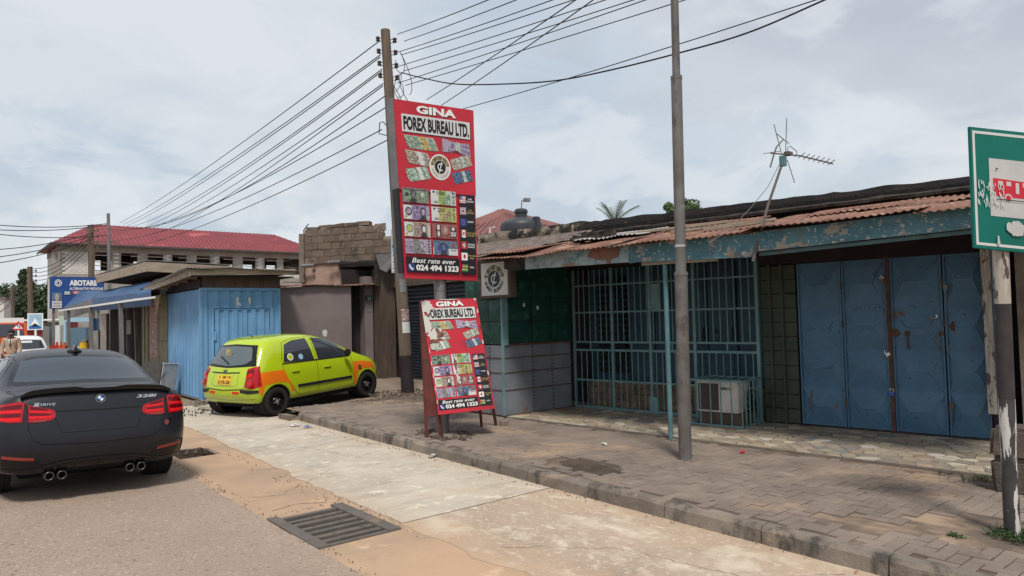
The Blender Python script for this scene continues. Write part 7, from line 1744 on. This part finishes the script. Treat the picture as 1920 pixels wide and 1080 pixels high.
for sd_ in (1, -1):
    th = radians(38); d, A = diag(th, sd_)
    def ab(x, y): return cos(th)*x+sin(th)*y
    a0, a1, a2 = ab(.545, .02), ab(.70, .06), ab(.775, .17)
    o1 = k.patch('tail_light', [(a0+.03, .905), (a1-.02, .935), (a2-.035, .95)], [(a0-.02, .585), (a1-.02, .555), (a2-.0, .60)], d, A, 'tail_red', .010, 12, 8)
    k.patch('upper_lens', [(a0+.025, .87), (a1, .895)], [(a0+.02, .80), (a1, .81)], d, A, 'tail_dark', .013, 6, 3, parent=o1)
    h, n = k.hit((a0+a1)/2+.01, .66, d, A); disc_on('round_lens', h, n, .065, 'reflector', .016, o1); disc_on('round_centre', h, n, .035, 'tail_bright', .019, o1); 
    h, n = k.hit((a0+a1)/2+.02, .80, d, A); disc_on('round_lens', h, n, .04, 'tail_bright', .016, o1)
    k.patch('bumper_pad', [(ab(.42, 0), .535), (ab(.62, .02), .535), (ab(.75, .12), .525)], [(ab(.42, 0), .495), (ab(.6, .02), .465), (ab(.75, .12), .475)], d, A, 'trim_black', .010, 12, 4)
    k.patch('reflector', [(sd_*.24, .505), (sd_*.40, .505)], [(sd_*.24, .465), (sd_*.40, .465)], RD, RA, 'tail_bright', .008, 5, 2)
k.line([(-.72, .555), (-.5, .545), (0, .515), (.5, .545), (.72, .555)], RD, RA, .010)
k.line([(-.70, .36), (0, .335), (.70, .36)], RD, RA, .006, 'trim_black')
for sd_, d, A in ((1, SDr, SAr), (-1, SDl, SAl)):
    w1 = k.patch('side_window', [(.80, 1.30), (1.0, 1.365), (1.36, 1.385)], [(.70, .975), (1.0, .965), (1.44, .955)], d, A, 'car_glass', .006, 12, 6)
    w2 = k.patch('side_window', [(1.50, 1.385), (1.80, 1.355), (2.08, 1.245), (2.36, 1.03)], [(1.54, .955), (1.9, .95), (2.2, .95), (2.40, .955)], d, A, 'car_glass', .006, 14, 6)
    k.line([(.66, .95), (1.4, .945), (2.42, .935)], d, A, .022, 'trim_black', .008, 'window_trim')
    k.line([(.66, 1.0), (.76, 1.34), (1.0, 1.40), (1.45, 1.415), (1.85, 1.38), (2.1, 1.28), (2.46, .97)], d, A, .008)
    k.line([(1.47, 1.39), (1.49, .94), (1.50, .42), (1.48, .30)], d, A, .008); k.line([(.66, .94), (.70, .74), (.86, .50), (.96, .36), (1.06, .30), (1.48, .29), (2.42, .29), (2.46, .40), (2.46, .94)], d, A, .008)
    k.patch('rub_strip', [(.98, .52), (2.40, .52)], [(.98, .465), (2.40, .465)], d, A, 'trim_black', .014, 16, 3)
    for y in (.86, 1.66): 
        o = k.patch('door_handle', [(y, .795), (y+.17, .795)], [(y, .77), (y+.17, .77)], d, A, 'lime_paint', .02, 5, 2); k.line([(y-.01, .76), (y+.18, .76)], d, A, .012)
    import itertools
    k.patch('orange_panel', [(.15, .835), (.45, .84), (.68, .835)], [(.12, .60), (.20, .60), (.27, .59), (.36, .605), (.5, .62), (.64, .605), (.75, .59), (.82, .545)], d, A, 'orange_paint', .002, 18, 6, rim=.0)
    k.patch('orange_panel', [(.13, .62), (.25, .61)], [(.13, .47), (.20, .42)], d, A, 'orange_paint', .0025, 5, 4, rim=0)
    k.patch('orange_panel', [(.76, .60), (.815, .56)], [(.825, .42), (.92, .40)], d, A, 'orange_paint', .0025, 5, 5, rim=0)
    k.patch('orange_panel', [(2.47, .80), (2.8, .79), (3.14, .73)], [(2.47, .60), (2.62, .58), (2.75, .62), (2.87, .63), (3.0, .62), (3.1, .57), (3.16, .55)], d, A, 'orange_paint', .002, 16, 6, rim=0)
    k.patch('orange_panel', [(2.47, .61), (2.60, .585)], [(2.47, .32), (2.53, .32)], d, A, 'orange_paint', .0025, 5, 6, rim=0)
    h, n = k.hit(2.66, .665, d, A); disc_on('round_decal', h, n, .05, 'ink_black', .005, hb, 12); disc_on('decal_centre', h, n, .025, 'silver', .007, hb, 6)
    h, n = k.hit(.87, 1.055, d, A); disc_on('round_sticker', h, n, .07, 'ink_white', .009, hb); disc_on('sticker_centre', h, n, .05, 'lime_paint', .011, hb)
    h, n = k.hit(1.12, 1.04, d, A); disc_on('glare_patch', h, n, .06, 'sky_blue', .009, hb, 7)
    m = MB(); m.box((sd_*.80, 2.16, .96), (sd_*.95, 2.27, 1.09)).build('mirror', 'trim_black', hb, bev=.03)
    for y in (.50, 2.87):
        pts = [(y+.31*cos(a), .28+.31*sin(a)) for a in [(-.15+i*(pi+.3)/18) for i in range(19)]]
        pts = [(a, b) for a, b in pts if b > .27]; k.line(pts, d, A, .010, 'seam_black', .002)
k.liner((.50, 2.87), .297, .28, .45, .775)
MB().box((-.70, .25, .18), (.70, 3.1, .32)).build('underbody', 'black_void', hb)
MB().cyl((-.35, .08, .24), (-.35, .3, .24), .025, n=10).build('exhaust_pipe', 'metal_dark', hb)
top_line(k, [(-.45, .52), (0, .45), (.45, .52)], .008)
MB().cyl((0, .62, 1.48), (0, .55, 1.53), .004, n=6).cyl((0, .62, 1.47), (0, .62, 1.49), .015, n=8).build('aerial', 'trim_black', hb)
# ---------------- distant white car
wc = empty('white_car', (2.65, 33.0, 0), radians(2), 'distant white saloon facing away behind the black sedan roof', 'car')
q = Car(wc, stn, (.06, .07, .05, .05), (.10, .11, .09, .06), 'white_car', (.50, 2.87), (.315, .29), .72, sub=2)
for y in (.50, 2.87):
    for sd_ in (1, -1): q.wheel(sd_*.70, y, .285, .17, 'gloss_black', 'steel', sd_)
q.patch('rear_window', [(-.50, 1.30), (0, 1.33), (.50, 1.30)], [(-.62, .98), (0, .95), (.62, .98)], RD, RA, 'car_glass', .01, 14, 4)
p_ = q.patch('window_sticker', [(-.2, 1.28), (.2, 1.28)], [(-.2, 1.20), (.2, 1.20)], RD, RA, 'paper', .02, 5, 2)
for sd_, d, A in ((1, SDr, SAr), (-1, SDl, SAl)):
    q.patch('side_window', [(.80, 1.30), (1.36, 1.385), (2.0, 1.28), (2.3, 1.08)], [(.75, 1.0), (1.4, .98), (2.35, .98)], d, A, 'car_glass', .006, 12, 4)
    dd, AA = diag(radians(38), sd_); q.patch('tail_light', [(.50, .90), (.72, .92)], [(.48, .66), (.72, .68)], dd, AA, 'tail_red', .01, 6, 3)
